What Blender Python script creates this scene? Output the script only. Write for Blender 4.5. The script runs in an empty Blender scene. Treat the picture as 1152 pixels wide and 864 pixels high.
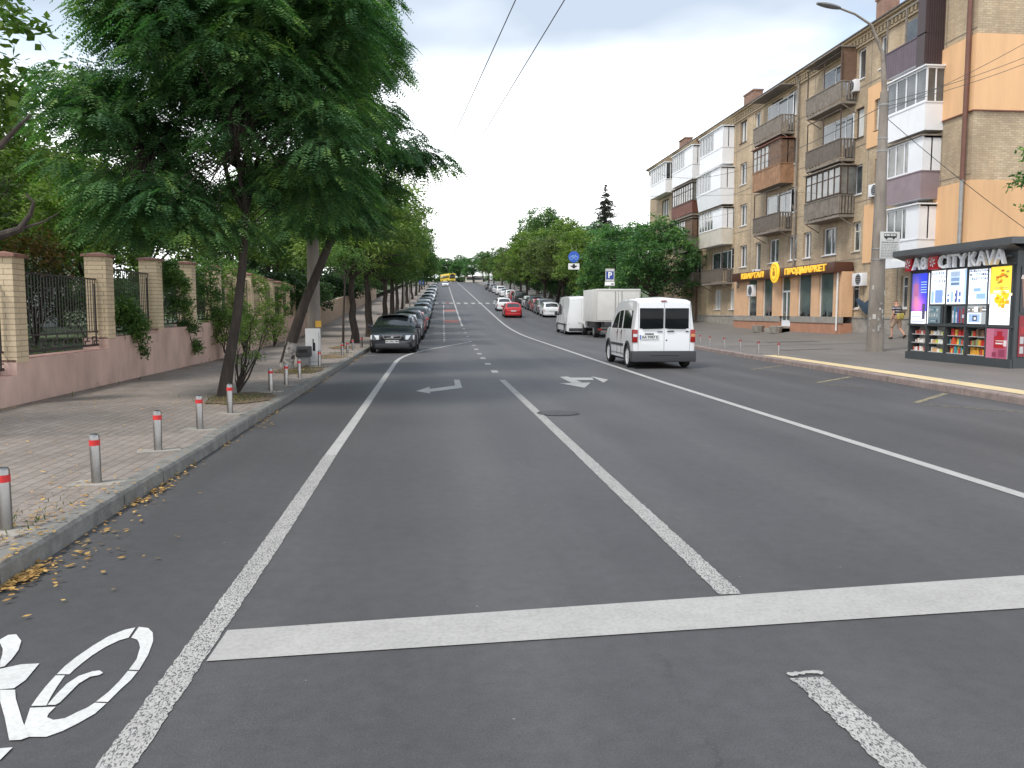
import bpy, bmesh, math, random
import numpy as np
from mathutils import Vector, Matrix
random.seed(7); RNG = np.random.default_rng(7)
S = bpy.context.scene; COL = S.collection
PI = math.pi
# ---------------------------------------------------------------- camera
F, CX, CY, W0, H0 = 930.0, 576.0, 432.0, 1152, 864
CAMH = 1.62
PITCH = math.atan(82/F); YAW = math.atan(92*math.cos(PITCH)/F)
fwd = Vector((math.sin(YAW)*math.cos(PITCH), math.cos(YAW)*math.cos(PITCH), -math.sin(PITCH)))
rgt = Vector((math.cos(YAW), -math.sin(YAW), 0)); upv = rgt.cross(fwd)
cam = bpy.data.cameras.new('camera'); camo = bpy.data.objects.new('camera', cam); COL.objects.link(camo)
cam.sensor_width = 36; cam.lens = 36*F/W0; cam.clip_end = 4000; cam.clip_start = .05
camo.location = (0, 0, CAMH)
camo.rotation_euler = Matrix((rgt, upv, -fwd)).transposed().to_euler()
S.camera = camo
def ray(px, py): return fwd*F + rgt*(px-CX) - upv*(py-CY)
def G(px, py, z=0.0):
    d = ray(px, py); t = (z-CAMH)/d.z; return Vector((d.x*t, d.y*t, z))
def OX(px, py, X):
    d = ray(px, py); t = X/d.x; return Vector((X, d.y*t, CAMH+d.z*t))
def OY(px, py, Y):
    d = ray(px, py); t = Y/d.y; return Vector((d.x*t, Y, CAMH+d.z*t))
# ---------------------------------------------------------------- terrain functions
SL = .0498
def zp(Y):
    if Y < 47: return 0.0
    if Y < 77: return SL*(Y-47)**2/60
    z = SL*(Y-62)
    if Y > 300:
        t = min(Y, 360)-300; z = SL*238 + SL*t - SL*t*t/120 - (max(0, Y-360))*0.0
        if Y > 360: z -= .01*(Y-360)
    return z
def sh(Y):
    return 0.0 if Y < 10 else .0156*(Y-10)
def klx(Y): return -2.52 if Y < 34 else -2.52+.0156*(Y-34)           # left kerb face
def krx(Y):                                                          # right kerb face
    pts = [(-15, 9.1), (0, 9.6), (14.5, 10.25), (21, 10.6), (28, 10.85), (35, 11.3), (50, 12.2), (66, 12.9), (100, 13.5), (340, 17.2), (500, 20)]
    for (a, b), (c, d) in zip(pts, pts[1:]):
        if Y <= c: return b+(d-b)*(Y-a)/(c-a)
    return pts[-1][1]
def wlx(Y):                                                          # left garden wall face
    pts = [(-20, -6.6), (28, -6.6), (45, -7.4), (70, -8.7), (110, -8.6), (500, -2.5)]
    for (a, b), (c, d) in zip(pts, pts[1:]):
        if Y <= c: return b+(d-b)*(Y-a)/(c-a)
    return pts[-1][1]
def rise(X): return max(0, min(X, 20.3)-13.5)*.020+max(0, min(X, 22.0)-20.3)*.155
def gz(X, Y):
    if X < wlx(Y): return zp(Y)+.75
    if X < klx(Y): return zp(Y)+.12
    if X < krx(Y): return zp(Y)
    return zp(Y)+.13+rise(X)
def R(px, py, h=0.0):
    d = ray(px, py); t0 = 1/d.y
    lo, step = 1.0, .25
    Y = lo
    while Y < 600:
        t = Y/d.y; z = CAMH+d.z*t
        if z <= zp(Y)+h: break
        Y += step
    t = Y/d.y
    if Y > 2 and zp(Y) == 0: return G(px, py, h)
    return Vector((d.x*t, Y, zp(Y)+h))
# ---------------------------------------------------------------- materials
M = {}
def nodes(name):
    m = bpy.data.materials.new(name); m.use_nodes = True; nt = m.node_tree
    b = nt.nodes['Principled BSDF']; M[name] = m
    return m, nt, b
def mat(name, col, rough=.6, var=0.0, scale=3.0, bump=0.0, bscale=40.0, metal=0.0, spec=.5, emit=None, alpha=None, coat=0, stretch=None):
    m, nt, b = nodes(name)
    b.inputs['Roughness'].default_value = rough; b.inputs['Metallic'].default_value = metal
    b.inputs['Specular IOR Level'].default_value = spec
    b.inputs['Coat Weight'].default_value = coat; b.inputs['Coat Roughness'].default_value = .05
    c = (*col, 1); b.inputs['Base Color'].default_value = c
    if var or bump:
        tc = nt.nodes.new('ShaderNodeTexCoord'); mp = nt.nodes.new('ShaderNodeMapping')
        nt.links.new(tc.outputs['Object'], mp.inputs[0])
        if stretch: mp.inputs['Scale'].default_value = stretch
    if var:
        n = nt.nodes.new('ShaderNodeTexNoise'); n.inputs['Scale'].default_value = scale; n.inputs['Detail'].default_value = 8; n.inputs['Roughness'].default_value = .62
        nt.links.new(mp.outputs[0], n.inputs['Vector'])
        r = nt.nodes.new('ShaderNodeValToRGB'); r.color_ramp.elements[0].position = .3; r.color_ramp.elements[1].position = .7
        r.color_ramp.elements[0].color = tuple(x*(1-var) for x in col)+(1,); r.color_ramp.elements[1].color = tuple(min(1, x*(1+var)) for x in col)+(1,)
        nt.links.new(n.outputs[0], r.inputs[0]); nt.links.new(r.outputs[0], b.inputs['Base Color'])
    if bump:
        n2 = nt.nodes.new('ShaderNodeTexNoise'); n2.inputs['Scale'].default_value = bscale; n2.inputs['Detail'].default_value = 4
        nt.links.new(mp.outputs[0], n2.inputs['Vector'])
        bp = nt.nodes.new('ShaderNodeBump'); bp.inputs['Strength'].default_value = bump; bp.inputs['Distance'].default_value = .02
        nt.links.new(n2.outputs[0], bp.inputs['Height']); nt.links.new(bp.outputs[0], b.inputs['Normal'])
    if emit:
        b.inputs['Emission Color'].default_value = (*emit[0], 1); b.inputs['Emission Strength'].default_value = emit[1]
    return m
def N(nt, t, **kw):
    n = nt.nodes.new(t)
    for k, v in kw.items():
        if k in n.inputs.keys(): n.inputs[k].default_value = v
        else: setattr(n, k, v)
    return n
def ramp(nt, src, p0, c0, p1, c1):
    r = nt.nodes.new('ShaderNodeValToRGB'); e = r.color_ramp.elements
    e[0].position = p0; e[0].color = (*c0, 1) if len(c0) == 3 else c0; e[1].position = p1; e[1].color = (*c1, 1) if len(c1) == 3 else c1
    nt.links.new(src, r.inputs[0]); return r.outputs[0]
def mix(nt, fac, a, b, mode='MIX'):
    n = nt.nodes.new('ShaderNodeMix'); n.data_type = 'RGBA'; n.blend_type = mode
    if isinstance(fac, (int, float)): n.inputs[0].default_value = fac
    else: nt.links.new(fac, n.inputs[0])
    for v, i in ((a, 6), (b, 7)):
        if isinstance(v, tuple): n.inputs[i].default_value = (*v, 1)
        else: nt.links.new(v, n.inputs[i])
    return n.outputs[2]
def pos(nt, scale=(1, 1, 1), rot=(0, 0, 0)):
    g = nt.nodes.new('ShaderNodeNewGeometry'); mp = nt.nodes.new('ShaderNodeMapping')
    mp.inputs['Scale'].default_value = scale; mp.inputs['Rotation'].default_value = rot
    nt.links.new(g.outputs['Position'], mp.inputs[0]); return mp.outputs[0]
def noise(nt, vec, scale, detail=6, rough=.55, dist=0.0):
    n = N(nt, 'ShaderNodeTexNoise'); n.inputs['Scale'].default_value = scale; n.inputs['Detail'].default_value = detail
    n.inputs['Roughness'].default_value = rough; n.inputs['Distortion'].default_value = dist
    nt.links.new(vec, n.inputs['Vector']); return n.outputs[0]
def bump(nt, b, h, strength, dist=.01):
    bp = nt.nodes.new('ShaderNodeBump'); bp.inputs['Strength'].default_value = strength; bp.inputs['Distance'].default_value = dist
    nt.links.new(h, bp.inputs['Height']); nt.links.new(bp.outputs[0], b.inputs['Normal'])
# asphalt
def asphalt(name, c, tint=1.0):
    m, nt, b = nodes(name); p = pos(nt); ps = pos(nt, (1.0, .12, 1))
    big = ramp(nt, noise(nt, p, .35, 5), .35, tuple(x*.90 for x in c), .65, tuple(x*1.08 for x in c))
    lane = ramp(nt, noise(nt, ps, 1.1, 4), .3, (.88, .88, .88), .7, (1.12, 1.12, 1.11))
    c1 = mix(nt, 1, big, lane, 'MULTIPLY')
    fine = ramp(nt, noise(nt, p, 120, 3, .7), .3, (.72, .72, .72), .75, (1.3, 1.3, 1.3))
    c2 = mix(nt, 1, c1, fine, 'MULTIPLY')
    med = ramp(nt, noise(nt, p, 9, 8, .75), .25, (.78, .78, .78), .62, (1.06, 1.06, 1.06))
    c3 = mix(nt, 1, c2, med, 'MULTIPLY')
    # dark blotches and pale specks
    sp = ramp(nt, noise(nt, p, 3.2, 9, .7), .66, (0, 0, 0), .74, (1, 1, 1))
    c3 = mix(nt, sp, c3, tuple(x*.62 for x in c))
    v = N(nt, 'ShaderNodeTexVoronoi'); v.inputs['Scale'].default_value = 3.5; nt.links.new(p, v.inputs['Vector'])
    vs = ramp(nt, v.outputs['Distance'], .012, (1, 1, 1), .03, (0, 0, 0))
    c3 = mix(nt, vs, c3, (.28, .26, .23))
    if name == 'asphalt':
        # construction seam, fine cracks and tyre-polished bands
        g = nt.nodes.new('ShaderNodeNewGeometry'); sp_ = nt.nodes.new('ShaderNodeSeparateXYZ'); nt.links.new(g.outputs['Position'], sp_.inputs[0])
        def mth(op, a, b2=None):
            k = N(nt, 'ShaderNodeMath', operation=op)
            for i, v_ in enumerate((a, b2)):
                if v_ is None: continue
                if isinstance(v_, (int, float)): k.inputs[i].default_value = v_
                else: nt.links.new(v_, k.inputs[i])
            return k.outputs[0]
        wob = mth('MULTIPLY', noise(nt, p, .5, 8, .7), .9)
        for xs_, wd, dk in ((1.02, .016, .74), (4.15, .012, .82)):
            dd_ = mth('ABSOLUTE', mth('SUBTRACT', mth('ADD', sp_.outputs[0], wob), xs_+.45)); seam = ramp(nt, dd_, wd*.4, (1, 1, 1), wd, (0, 0, 0))
            brk = ramp(nt, noise(nt, p, 1.3, 5, .6), .46, (0, 0, 0), .60, (1, 1, 1)); c3 = mix(nt, mth('MULTIPLY', seam, brk), c3, mix(nt, 1, c3, (dk,)*3, 'MULTIPLY'))
        tr_ = ramp(nt, mth('SINE', mth('MULTIPLY', mth('ADD', sp_.outputs[0], -.1), 4.2)), .2, (.94, .94, .945), .9, (1.06, 1.06, 1.055)); c3 = mix(nt, 1, c3, tr_, 'MULTIPLY')
        oil = ramp(nt, noise(nt, pos(nt, (1, .45, 1)), 1.7, 7, .68), .60, (0, 0, 0), .72, (1, 1, 1)); c3 = mix(nt, mth('MULTIPLY', oil, .35), c3, tuple(x*.45 for x in c))
    nt.links.new(c3, b.inputs['Base Color']); b.inputs['Roughness'].default_value = .62; b.inputs['Specular IOR Level'].default_value = .42
    bump(nt, b, noise(nt, p, 150, 3, .7), .35, .006)
    return m
asphalt('asphalt', (.078, .0755, .0775)); asphalt('asphalt_walk', (.165, .152, .140))
# paint: worn road paint
def road_paint(name, c, lo, hi, scale=(60, 60, 60), under=(.09, .088, .09)):
    m, nt, b = nodes(name); p = pos(nt, scale)
    w = ramp(nt, noise(nt, p, 1.0, 3, .6), lo, (0, 0, 0), hi, (1, 1, 1))
    d = ramp(nt, noise(nt, pos(nt), 2.5, 6, .7), .35, tuple(x*.82 for x in c), .7, c)
    dd = ramp(nt, noise(nt, pos(nt), 45, 4, .7), .3, (.8, .8, .8), .6, (1, 1, 1))
    nt.links.new(mix(nt, w, under, mix(nt, 1, d, dd, 'MULTIPLY')), b.inputs['Base Color']); b.inputs['Roughness'].default_value = .7
    bump(nt, b, w, .5, .006)
    return m
road_paint('paint_structured', (.47, .455, .43), .40, .49, (125, 58, 60))
road_paint('paint_plain', (.46, .45, .43), .20, .27, (22, 22, 22))
road_paint('paint_stop', (.43, .415, .395), .20, .30, (30, 30, 30))
road_paint('paint_bike', (.68, .68, .66), .14, .2, (22, 22, 22))
road_paint('paint_yellow', (.42, .34, .16), .42, .60, (14, 14, 14))
road_paint('paint_red', (.42, .13, .10), .25, .35, (8, 8, 8))
# paving of left pavement
def brickmat(name, c1, c2, mortar, bw, bh, msize, plane='XY', rot=0, bumpv=.3, sq=1, off=.5, var=.25, smooth=.1, stain=None):
    m, nt, b = nodes(name)
    g = nt.nodes.new('ShaderNodeNewGeometry'); sx = nt.nodes.new('ShaderNodeSeparateXYZ'); cx = nt.nodes.new('ShaderNodeCombineXYZ')
    nt.links.new(g.outputs['Position'], sx.inputs[0])
    if plane == 'WALL':      # horizontal coordinate = x + y, so it wraps walls of either direction
        ad = N(nt, 'ShaderNodeMath', operation='ADD'); nt.links.new(sx.outputs[0], ad.inputs[0]); nt.links.new(sx.outputs[1], ad.inputs[1])
        nt.links.new(ad.outputs[0], cx.inputs[0]); nt.links.new(sx.outputs[2], cx.inputs[1])
    else:
        nt.links.new(sx.outputs[1], cx.inputs[0]); nt.links.new(sx.outputs[0], cx.inputs[1])
    br = nt.nodes.new('ShaderNodeTexBrick'); br.offset = off
    mp = nt.nodes.new('ShaderNodeMapping'); mp.inputs['Rotation'].default_value = (0, 0, rot); nt.links.new(cx.outputs[0], mp.inputs[0]); nt.links.new(mp.outputs[0], br.inputs['Vector'])
    br.inputs['Scale'].default_value = 1; br.inputs['Brick Width'].default_value = bw; br.inputs['Row Height'].default_value = bh
    br.inputs['Mortar Size'].default_value = msize; br.inputs['Mortar Smooth'].default_value = smooth; br.inputs['Bias'].default_value = 0
    br.inputs['Color1'].default_value = (*c1, 1); br.inputs['Color2'].default_value = (*c2, 1); br.inputs['Mortar'].default_value = (*mortar, 1)
    p = pos(nt)
    d = ramp(nt, noise(nt, p, 1.1, 7, .65), .3, (1-var,)*3, .7, (1+var*.6,)*3)
    f = ramp(nt, noise(nt, p, 30, 5, .7), .3, (.85,)*3, .7, (1.12,)*3)
    c = mix(nt, 1, mix(nt, 1, br.outputs[0], d, 'MULTIPLY'), f, 'MULTIPLY')
    if stain:
        st = ramp(nt, noise(nt, pos(nt, (1.6, 1.6, .22)), .8, 7, .72), .46, (0, 0, 0), .74, (1, 1, 1))
        c = mix(nt, st, c, stain)
        blot = ramp(nt, noise(nt, pos(nt, (1, 1, .6)), .33, 5, .6), .42, (.88, .87, .86), .62, (1.14, 1.12, 1.08)); c = mix(nt, 1, c, blot, 'MULTIPLY')
    nt.links.new(c, b.inputs['Base Color']); b.inputs['Roughness'].default_value = .85
    inv = N(nt, 'ShaderNodeMath', operation='SUBTRACT'); inv.inputs[0].default_value = 1; nt.links.new(br.outputs['Fac'], inv.inputs[1])
    bump(nt, b, inv.outputs[0], bumpv, .006)
    return m
brickmat('paving', (.235, .195, .168), (.275, .235, .205), (.145, .125, .106), .245, .128, .007, 'XY', 0, .5, var=.22)
brickmat('wall_brick', (.57, .45, .30), (.43, .335, .22), (.36, .30, .23), .27, .09, .014, 'WALL', var=.20, stain=(.36, .26, .165))
brickmat('chimney_brick', (.33, .19, .13), (.26, .14, .10), (.2, .15, .12), .27, .09, .01, 'WALL')
brickmat('pillar_brick', (.72, .575, .385), (.65, .51, .34), (.40, .31, .215), .6, .088, .008, 'WALL', var=.12)
# plaster etc.
mat('pink_plaster', (.60, .415, .35), .9, .20, 1.6, .3, 25, stretch=(1, 1, .5))
mat('pink_ledge', (.34, .20, .175), .9, .2, 2, .3, 25)
mat('orange_plaster', (.72, .44, .235), .85, .09, 1.6, .1, 40, stretch=(1, 1, .15))
mat('shop_plaster', (.66, .41, .24), .8, .1, 1.5, .1, 40)
mat('shop_base', (.42, .21, .13), .8, .15, 2)
mat('concrete', (.30, .275, .24), .9, .25, 2.5, .4, 40)
mat('pole_concrete', (.235, .205, .175), .9, .35, 2.2, .5, 30, stretch=(1, 1, .35))
mat('granite', (.18, .175, .16), .85, .30, 7, .5, 30)
mat('kerb_pink', (.25, .195, .175), .85, .28, 5, .4, 30)
mat('tactile', (.60, .47, .27), .85, .15, 3, .3, 30)
mat('cap_tile', (.26, .13, .10), .7, .25, 5)
mat('iron', (.035, .028, .028), .5, .3, 8)
mat('steel', (.31, .30, .29), .33, .12, 5, metal=1.0)
mat('steel_dull', (.42, .39, .38), .45, .15, 5, metal=.8)
mat('red_band', (.62, .03, .03), .45)
mat('red_dull', (.32, .07, .07), .6, .2, 6)
mat('galv', (.36, .36, .35), .5, .15, 4, metal=.6)
mat('bark', (.048, .037, .030), .95, .45, 9, 1.0, 22, stretch=(1, 1, .25))
mat('bark_pale', (.13, .11, .09), .95, .4, 8, .8, 22, stretch=(1, 1, .25))
mat('lime_wash', (.30, .28, .26), .95, .85, 14, .8, 20)
mat('soil', (.13, .095, .06), .95, .35, 12, .8, 30)
mat('roof_sheet', (.10, .085, .08), .7, .2, 2)
mat('cornice', (.43, .34, .22), .85, .15, 3)
mat('white_paint', (.74, .74, .73), .5, .05, 3)
mat('white_plastic', (.76, .77, .79), .45, .04, 1.5)
mat('cream_panel', (.62, .58, .50), .6, .12, 2)
mat('wood_dark', (.075, .05, .037), .75, .35, 6, .3, 30)
mat('wood_brown', (.16, .095, .06), .75, .3, 5)
mat('rust_panel', (.30, .165, .09), .8, .35, 3)
mat('grey_old', (.215, .185, .155), .85, .3, 4, .2, 30)
mat('rail_dark', (.145, .12, .098), .7, .25, 5)
mat('sheet_purple', (.125, .095, .115), .6, .12, 2)
mat('sheet_dark', (.055, .035, .036), .5, .1, 2)
mat('sheet_mauve', (.26, .20, .215), .6, .12, 2)
mat('sheet_redbrown', (.17, .06, .04), .6, .2, 2)
mat('pipe_brown', (.15, .065, .045), .6, .2, 2)
mat('sign_brown', (.085, .032, .018), .45, .1, 1)
mat('letter_gold', (.85, .48, .05), .4, emit=((1, .55, .05), .25))
mat('emblem_gold', (.90, .52, .03), .4, emit=((1, .55, .03), .3))
mat('kiosk_dark', (.055, .062, .066), .45, .1, 2)
mat('kiosk_roof', (.075, .08, .085), .4, .1, 2)
mat('letter_white', (.86, .86, .88), .4)
mat('letter_side', (.30, .30, .32), .5)
mat('red_gloss', (.55, .02, .03), .3)
mat('black', (.012, .012, .013), .5)
mat('rubber', (.018, .018, .019), .8)
mat('plastic_dark', (.045, .046, .05), .6)
mat('rim', (.52, .53, .55), .35, metal=.7)
mat('hubcap', (.72, .73, .75), .45)
mat('sign_blue', (.02, .10, .50), .4); mat('sign_white', (.78, .78, .77), .5); mat('sign_navy', (.02, .05, .28), .45)
mat('sign_board', (.52, .52, .50), .6, .1, 4); mat('yellow_tag', (.70, .40, .06), .6)
mat('lamp_grey', (.20, .20, .20), .5); mat('headlamp', (.65, .68, .7), .08, spec=.8); mat('tail_red', (.30, .010, .010), .2)
mat('tail_orange', (.6, .25, .1), .2)
mat('plate', (.68, .69, .68), .5)
mat('wire', (.05, .05, .05), .6)
mat('blue_cloth', (.03, .055, .085), .8, .4, 6)
mat('skin', (.50, .27, .19), .6); mat('skin_hair', (.13, .075, .045), .8)
mat('shorts', (.46, .33, .24), .9, .12, 12); mat('bag_yellow', (.46, .38, .10), .8, .3, 12)
mat('dry_leaf', (.42, .235, .085), .9, .4, 60)
mat('curtain', (.55, .55, .52), .8, .25, 3, stretch=(1, 4, .3))
def glass(name, c, rough=.06, var=.5):
    m, nt, b = nodes(name)
    n = noise(nt, pos(nt), .9, 3)
    nt.links.new(ramp(nt, n, .35, tuple(x*(1-var) for x in c), .65, tuple(x*(1+var) for x in c)), b.inputs['Base Color'])
    b.inputs['Roughness'].default_value = rough; b.inputs['Specular IOR Level'].default_value = .9; b.inputs['IOR'].default_value = 1.55
    return m
glass('win_glass', (.075, .085, .09)); glass('shop_glass', (.10, .135, .125), .08, .25); glass('car_glass', (.012, .014, .016), .05, .2)
glass('tinted_glass', (.010, .012, .014), .06, .2); M['tinted_glass'].node_tree.nodes['Principled BSDF'].inputs['Specular IOR Level'].default_value = .12
glass('balcony_glass', (.14, .14, .13), .1, .6); glass('blue_glass', (.03, .07, .16), .08, .4)
def paintcar(n, c, r=.3): return mat(n, c, r, coat=.6, spec=.5)
# striped shirt
m, nt, b = nodes('shirt_stripes'); w = N(nt, 'ShaderNodeTexWave'); w.bands_direction = 'Z'; w.inputs['Scale'].default_value = 2.6; w.inputs['Distortion'].default_value = .6
tc = nt.nodes.new('ShaderNodeTexCoord'); nt.links.new(tc.outputs['Object'], w.inputs['Vector'])
nt.links.new(ramp(nt, w.outputs[1], .70, (.03, .032, .06), .82, (.45, .42, .42)), b.inputs['Base Color']); b.inputs['Roughness'].default_value = .9
# vertex-coloured panels (printed or lit artwork)
for nm, em in (('artwork', 0.0), ('artwork_lit', .55)):
    m, nt, b = nodes(nm); a = nt.nodes.new('ShaderNodeAttribute'); a.attribute_name = 'Col'
    nt.links.new(a.outputs[0], b.inputs['Base Color']); b.inputs['Roughness'].default_value = .35
    if em: nt.links.new(a.outputs[0], b.inputs['Emission Color']); b.inputs['Emission Strength'].default_value = em
# leaves: per-leaf tint, random plus top light painted onto clump tops
def leafmat(name, c0, c1, c2, trans=.35, clump=.9):
    m, nt, b = nodes(name); a = nt.nodes.new('ShaderNodeAttribute'); a.attribute_name = 'leaf_tint'
    r = nt.nodes.new('ShaderNodeValToRGB'); e = r.color_ramp.elements
    e[0].position = 0; e[0].color = (*c0, 1); e[1].position = 1; e[1].color = (*c2, 1); k = e.new(.55); k.color = (*c1, 1)
    nt.links.new(a.outputs['Fac'], r.inputs[0])
    g = nt.nodes.new('ShaderNodeTexCoord')
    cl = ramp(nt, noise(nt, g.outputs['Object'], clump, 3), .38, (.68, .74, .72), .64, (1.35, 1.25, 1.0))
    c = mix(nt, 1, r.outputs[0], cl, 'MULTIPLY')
    nt.links.new(c, b.inputs['Base Color']); b.inputs['Roughness'].default_value = .55; b.inputs['Specular IOR Level'].default_value = .3
    t = nt.nodes.new('ShaderNodeBsdfTranslucent'); tt = mix(nt, 1, c, (.95, 1.3, .62), 'MULTIPLY'); nt.links.new(tt, t.inputs[0])
    mx = nt.nodes.new('ShaderNodeMixShader'); mx.inputs[0].default_value = trans
    nt.links.new(b.outputs[0], mx.inputs[1]); nt.links.new(t.outputs[0], mx.inputs[2])
    nt.links.new(mx.outputs[0], nt.nodes['Material Output'].inputs[0]); return m
leafmat('leaf_dark', (.062, .140, .066), (.105, .215, .090), (.27, .40, .115), .40)
mat('lawn', (.075, .105, .045), .95, .4, 2, .6, 30)
leafmat('leaf_mid', (.062, .128, .044), (.10, .185, .058), (.17, .26, .08))
leafmat('leaf_light', (.125, .20, .050), (.18, .26, .07), (.28, .34, .11))
leafmat('leaf_olive', (.080, .115, .040), (.115, .150, .055), (.17, .19, .08))
leafmat('leaf_deep', (.030, .060, .028), (.045, .085, .036), (.07, .115, .045))
leafmat('leaf_spruce', (.026, .034, .028), (.040, .050, .038), (.06, .068, .05), .1)
leafmat('leaf_autumn', (.16, .07, .025), (.15, .11, .03), (.09, .13, .03))
leafmat('grass', (.055, .085, .02), (.085, .115, .03), (.15, .14, .05), .2)
mat('peach_wall', (.52, .37, .27), .9, .12, 1.5, .2, 25)
leafmat('litter', (.24, .14, .055), (.42, .25, .09), (.56, .38, .15), .1)
# ---------------------------------------------------------------- object helpers
def kids_of(root): return [o for o in COL.objects if o.parent == root]
def tag(o, label=None, cat=None, group=None, kind=None):
    if label: o['label'] = label
    if cat: o['category'] = cat
    if group: o['group'] = group
    if kind: o['kind'] = kind
    return o
def empty(name, loc=(0, 0, 0), rz=0, label=None, cat=None, group=None):
    o = bpy.data.objects.new(name, None); COL.objects.link(o); o.location = loc; o.rotation_euler = (0, 0, rz)
    o.empty_display_size = .3
    return tag(o, label, cat, group)
def link(name, me, parent=None, loc=None):
    o = bpy.data.objects.new(name, me); COL.objects.link(o)
    if parent: o.parent = parent
    if loc: o.location = loc
    return o
def copy_tree(o, parent=None):
    c = o.copy(); COL.objects.link(c); c.parent = parent
    for ch in KIDS.get(o.name, []): copy_tree2(ch, c)
    return c
KIDS = {}
def copy_all(root, loc, rot, label, group=None):
    c = root.copy(); COL.objects.link(c); c.location = loc; c.rotation_euler = rot; c['label'] = label
    if group: c['group'] = group
    for ch in list(root.children):
        d = ch.copy(); COL.objects.link(d); d.parent = c
        for g in list(ch.children):
            e = g.copy(); COL.objects.link(e); e.parent = d
    return c
class MB:
    def __init__(s): s.v = []; s.f = []; s.c = []
    def quad(s, a, b, c, d, col=None):
        n = len(s.v); s.v += [tuple(a), tuple(b), tuple(c), tuple(d)]; s.f.append((n, n+1, n+2, n+3)); s.c.append(col); return s
    def poly(s, pts, col=None):
        n = len(s.v); s.v += [tuple(p) for p in pts]; s.f.append(tuple(range(n, n+len(pts)))); s.c.append(col); return s
    def box(s, x0, x1, y0, y1, z0, z1, col=None):
        if x0 > x1: x0, x1 = x1, x0
        if y0 > y1: y0, y1 = y1, y0
        if z0 > z1: z0, z1 = z1, z0
        n = len(s.v); s.v += [(x0, y0, z0), (x1, y0, z0), (x1, y1, z0), (x0, y1, z0), (x0, y0, z1), (x1, y0, z1), (x1, y1, z1), (x0, y1, z1)]
        for q in ((0, 3, 2, 1), (4, 5, 6, 7), (0, 1, 5, 4), (1, 2, 6, 5), (2, 3, 7, 6), (3, 0, 4, 7)): s.f.append(tuple(n+i for i in q)); s.c.append(col)
        return s
    def bar(s, a, b, w, h=None, col=None):            # box bar between two points
        h = h or w; a = Vector(a); b = Vector(b); d = (b-a).normalized()
        u = d.cross(Vector((0, 0, 1)));
        if u.length < .01: u = Vector((1, 0, 0))
        u.normalize(); v = u.cross(d); u *= w/2; v *= h/2; n = len(s.v)
        for p in (a, b): s.v += [tuple(p-u-v), tuple(p+u-v), tuple(p+u+v), tuple(p-u+v)]
        for q in ((3, 2, 1, 0), (4, 5, 6, 7), (0, 1, 5, 4), (1, 2, 6, 5), (2, 3, 7, 6), (3, 0, 4, 7)): s.f.append(tuple(n+i for i in q)); s.c.append(col)
        return s
    def tube(s, pts, rads, seg=8, cap=True, jit=0, col=None):
        pts = [Vector(p) for p in pts]; n0 = len(s.v); prev = None
        for i, p in enumerate(pts):
            d = (pts[min(i+1, len(pts)-1)]-pts[max(i-1, 0)])
            d = d.normalized() if d.length > 1e-6 else Vector((0, 0, 1))
            if prev is None:
                u = d.cross(Vector((.13, .97, .2))); 
                if u.length < .05: u = d.cross(Vector((1, 0, 0)))
            else: u = prev - d*prev.dot(d)
            u.normalize(); prev = u; w = d.cross(u); r = rads[i] if not isinstance(rads, (int, float)) else rads
            for k in range(seg):
                a = 2*PI*k/seg; rr = r*(1+(random.uniform(-jit, jit) if jit else 0)); s.v.append(tuple(p+u*math.cos(a)*rr+w*math.sin(a)*rr))
        for i in range(len(pts)-1):
            for k in range(seg):
                s.f.append((n0+i*seg+k, n0+i*seg+(k+1) % seg, n0+(i+1)*seg+(k+1) % seg, n0+(i+1)*seg+k)); s.c.append(col)
        if cap:
            s.f.append(tuple(n0+k for k in range(seg))[::-1]); s.c.append(col)
            s.f.append(tuple(n0+(len(pts)-1)*seg+k for k in range(seg))); s.c.append(col)
        return s
    def build(s, name, m, parent=None, smooth=False, bevel=0, loc=None):
        me = bpy.data.meshes.new(name); me.from_pydata(s.v, [], s.f)
        me.materials.append(M[m] if isinstance(m, str) else m)
        if any(c is not None for c in s.c):
            at = me.attributes.new('Col', 'FLOAT_COLOR', 'FACE')
            at.data.foreach_set('color', np.array([(*(c or (1, 1, 1)), 1) for c in s.c], 'f').ravel())
        if bevel or smooth:
            bm = bmesh.new(); bm.from_mesh(me); bmesh.ops.remove_doubles(bm, verts=bm.verts, dist=1e-5); bmesh.ops.recalc_face_normals(bm, faces=bm.faces)
            if bevel: bmesh.ops.bevel(bm, geom=[e for e in bm.edges if len(e.link_faces) == 2 and e.calc_face_angle(0) > .5], offset=bevel, segments=2, affect='EDGES', profile=.6)
            bm.to_mesh(me); bm.free()
            me.polygons.foreach_set('use_smooth', [True]*len(me.polygons)); me.set_sharp_from_angle(angle=math.radians(38))
        me.update()
        return link(name, me, parent, loc)
def text_mesh(body, size, extrude, name, m, parent=None, bold=.0, loc=(0, 0, 0), rot=(0, 0, 0), align='CENTER', sx=1.0, bevel=0):
    c = bpy.data.curves.new('text', 'FONT'); c.body = body; c.size = size; c.extrude = extrude; c.offset = bold; c.align_x = align; c.align_y = 'CENTER'; c.resolution_u = 2
    o = bpy.data.objects.new('text', c); COL.objects.link(o); dg = bpy.context.evaluated_depsgraph_get(); dg.update()
    me = bpy.data.meshes.new_from_object(o.evaluated_get(dg)); bpy.data.objects.remove(o); bpy.data.curves.remove(c)
    if sx != 1: me.transform(Matrix.Diagonal((sx, 1, 1, 1)))
    me.materials.clear(); me.materials.append(M[m]); me.name = name
    o = link(name, me, parent, loc); o.rotation_euler = rot; return o
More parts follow.
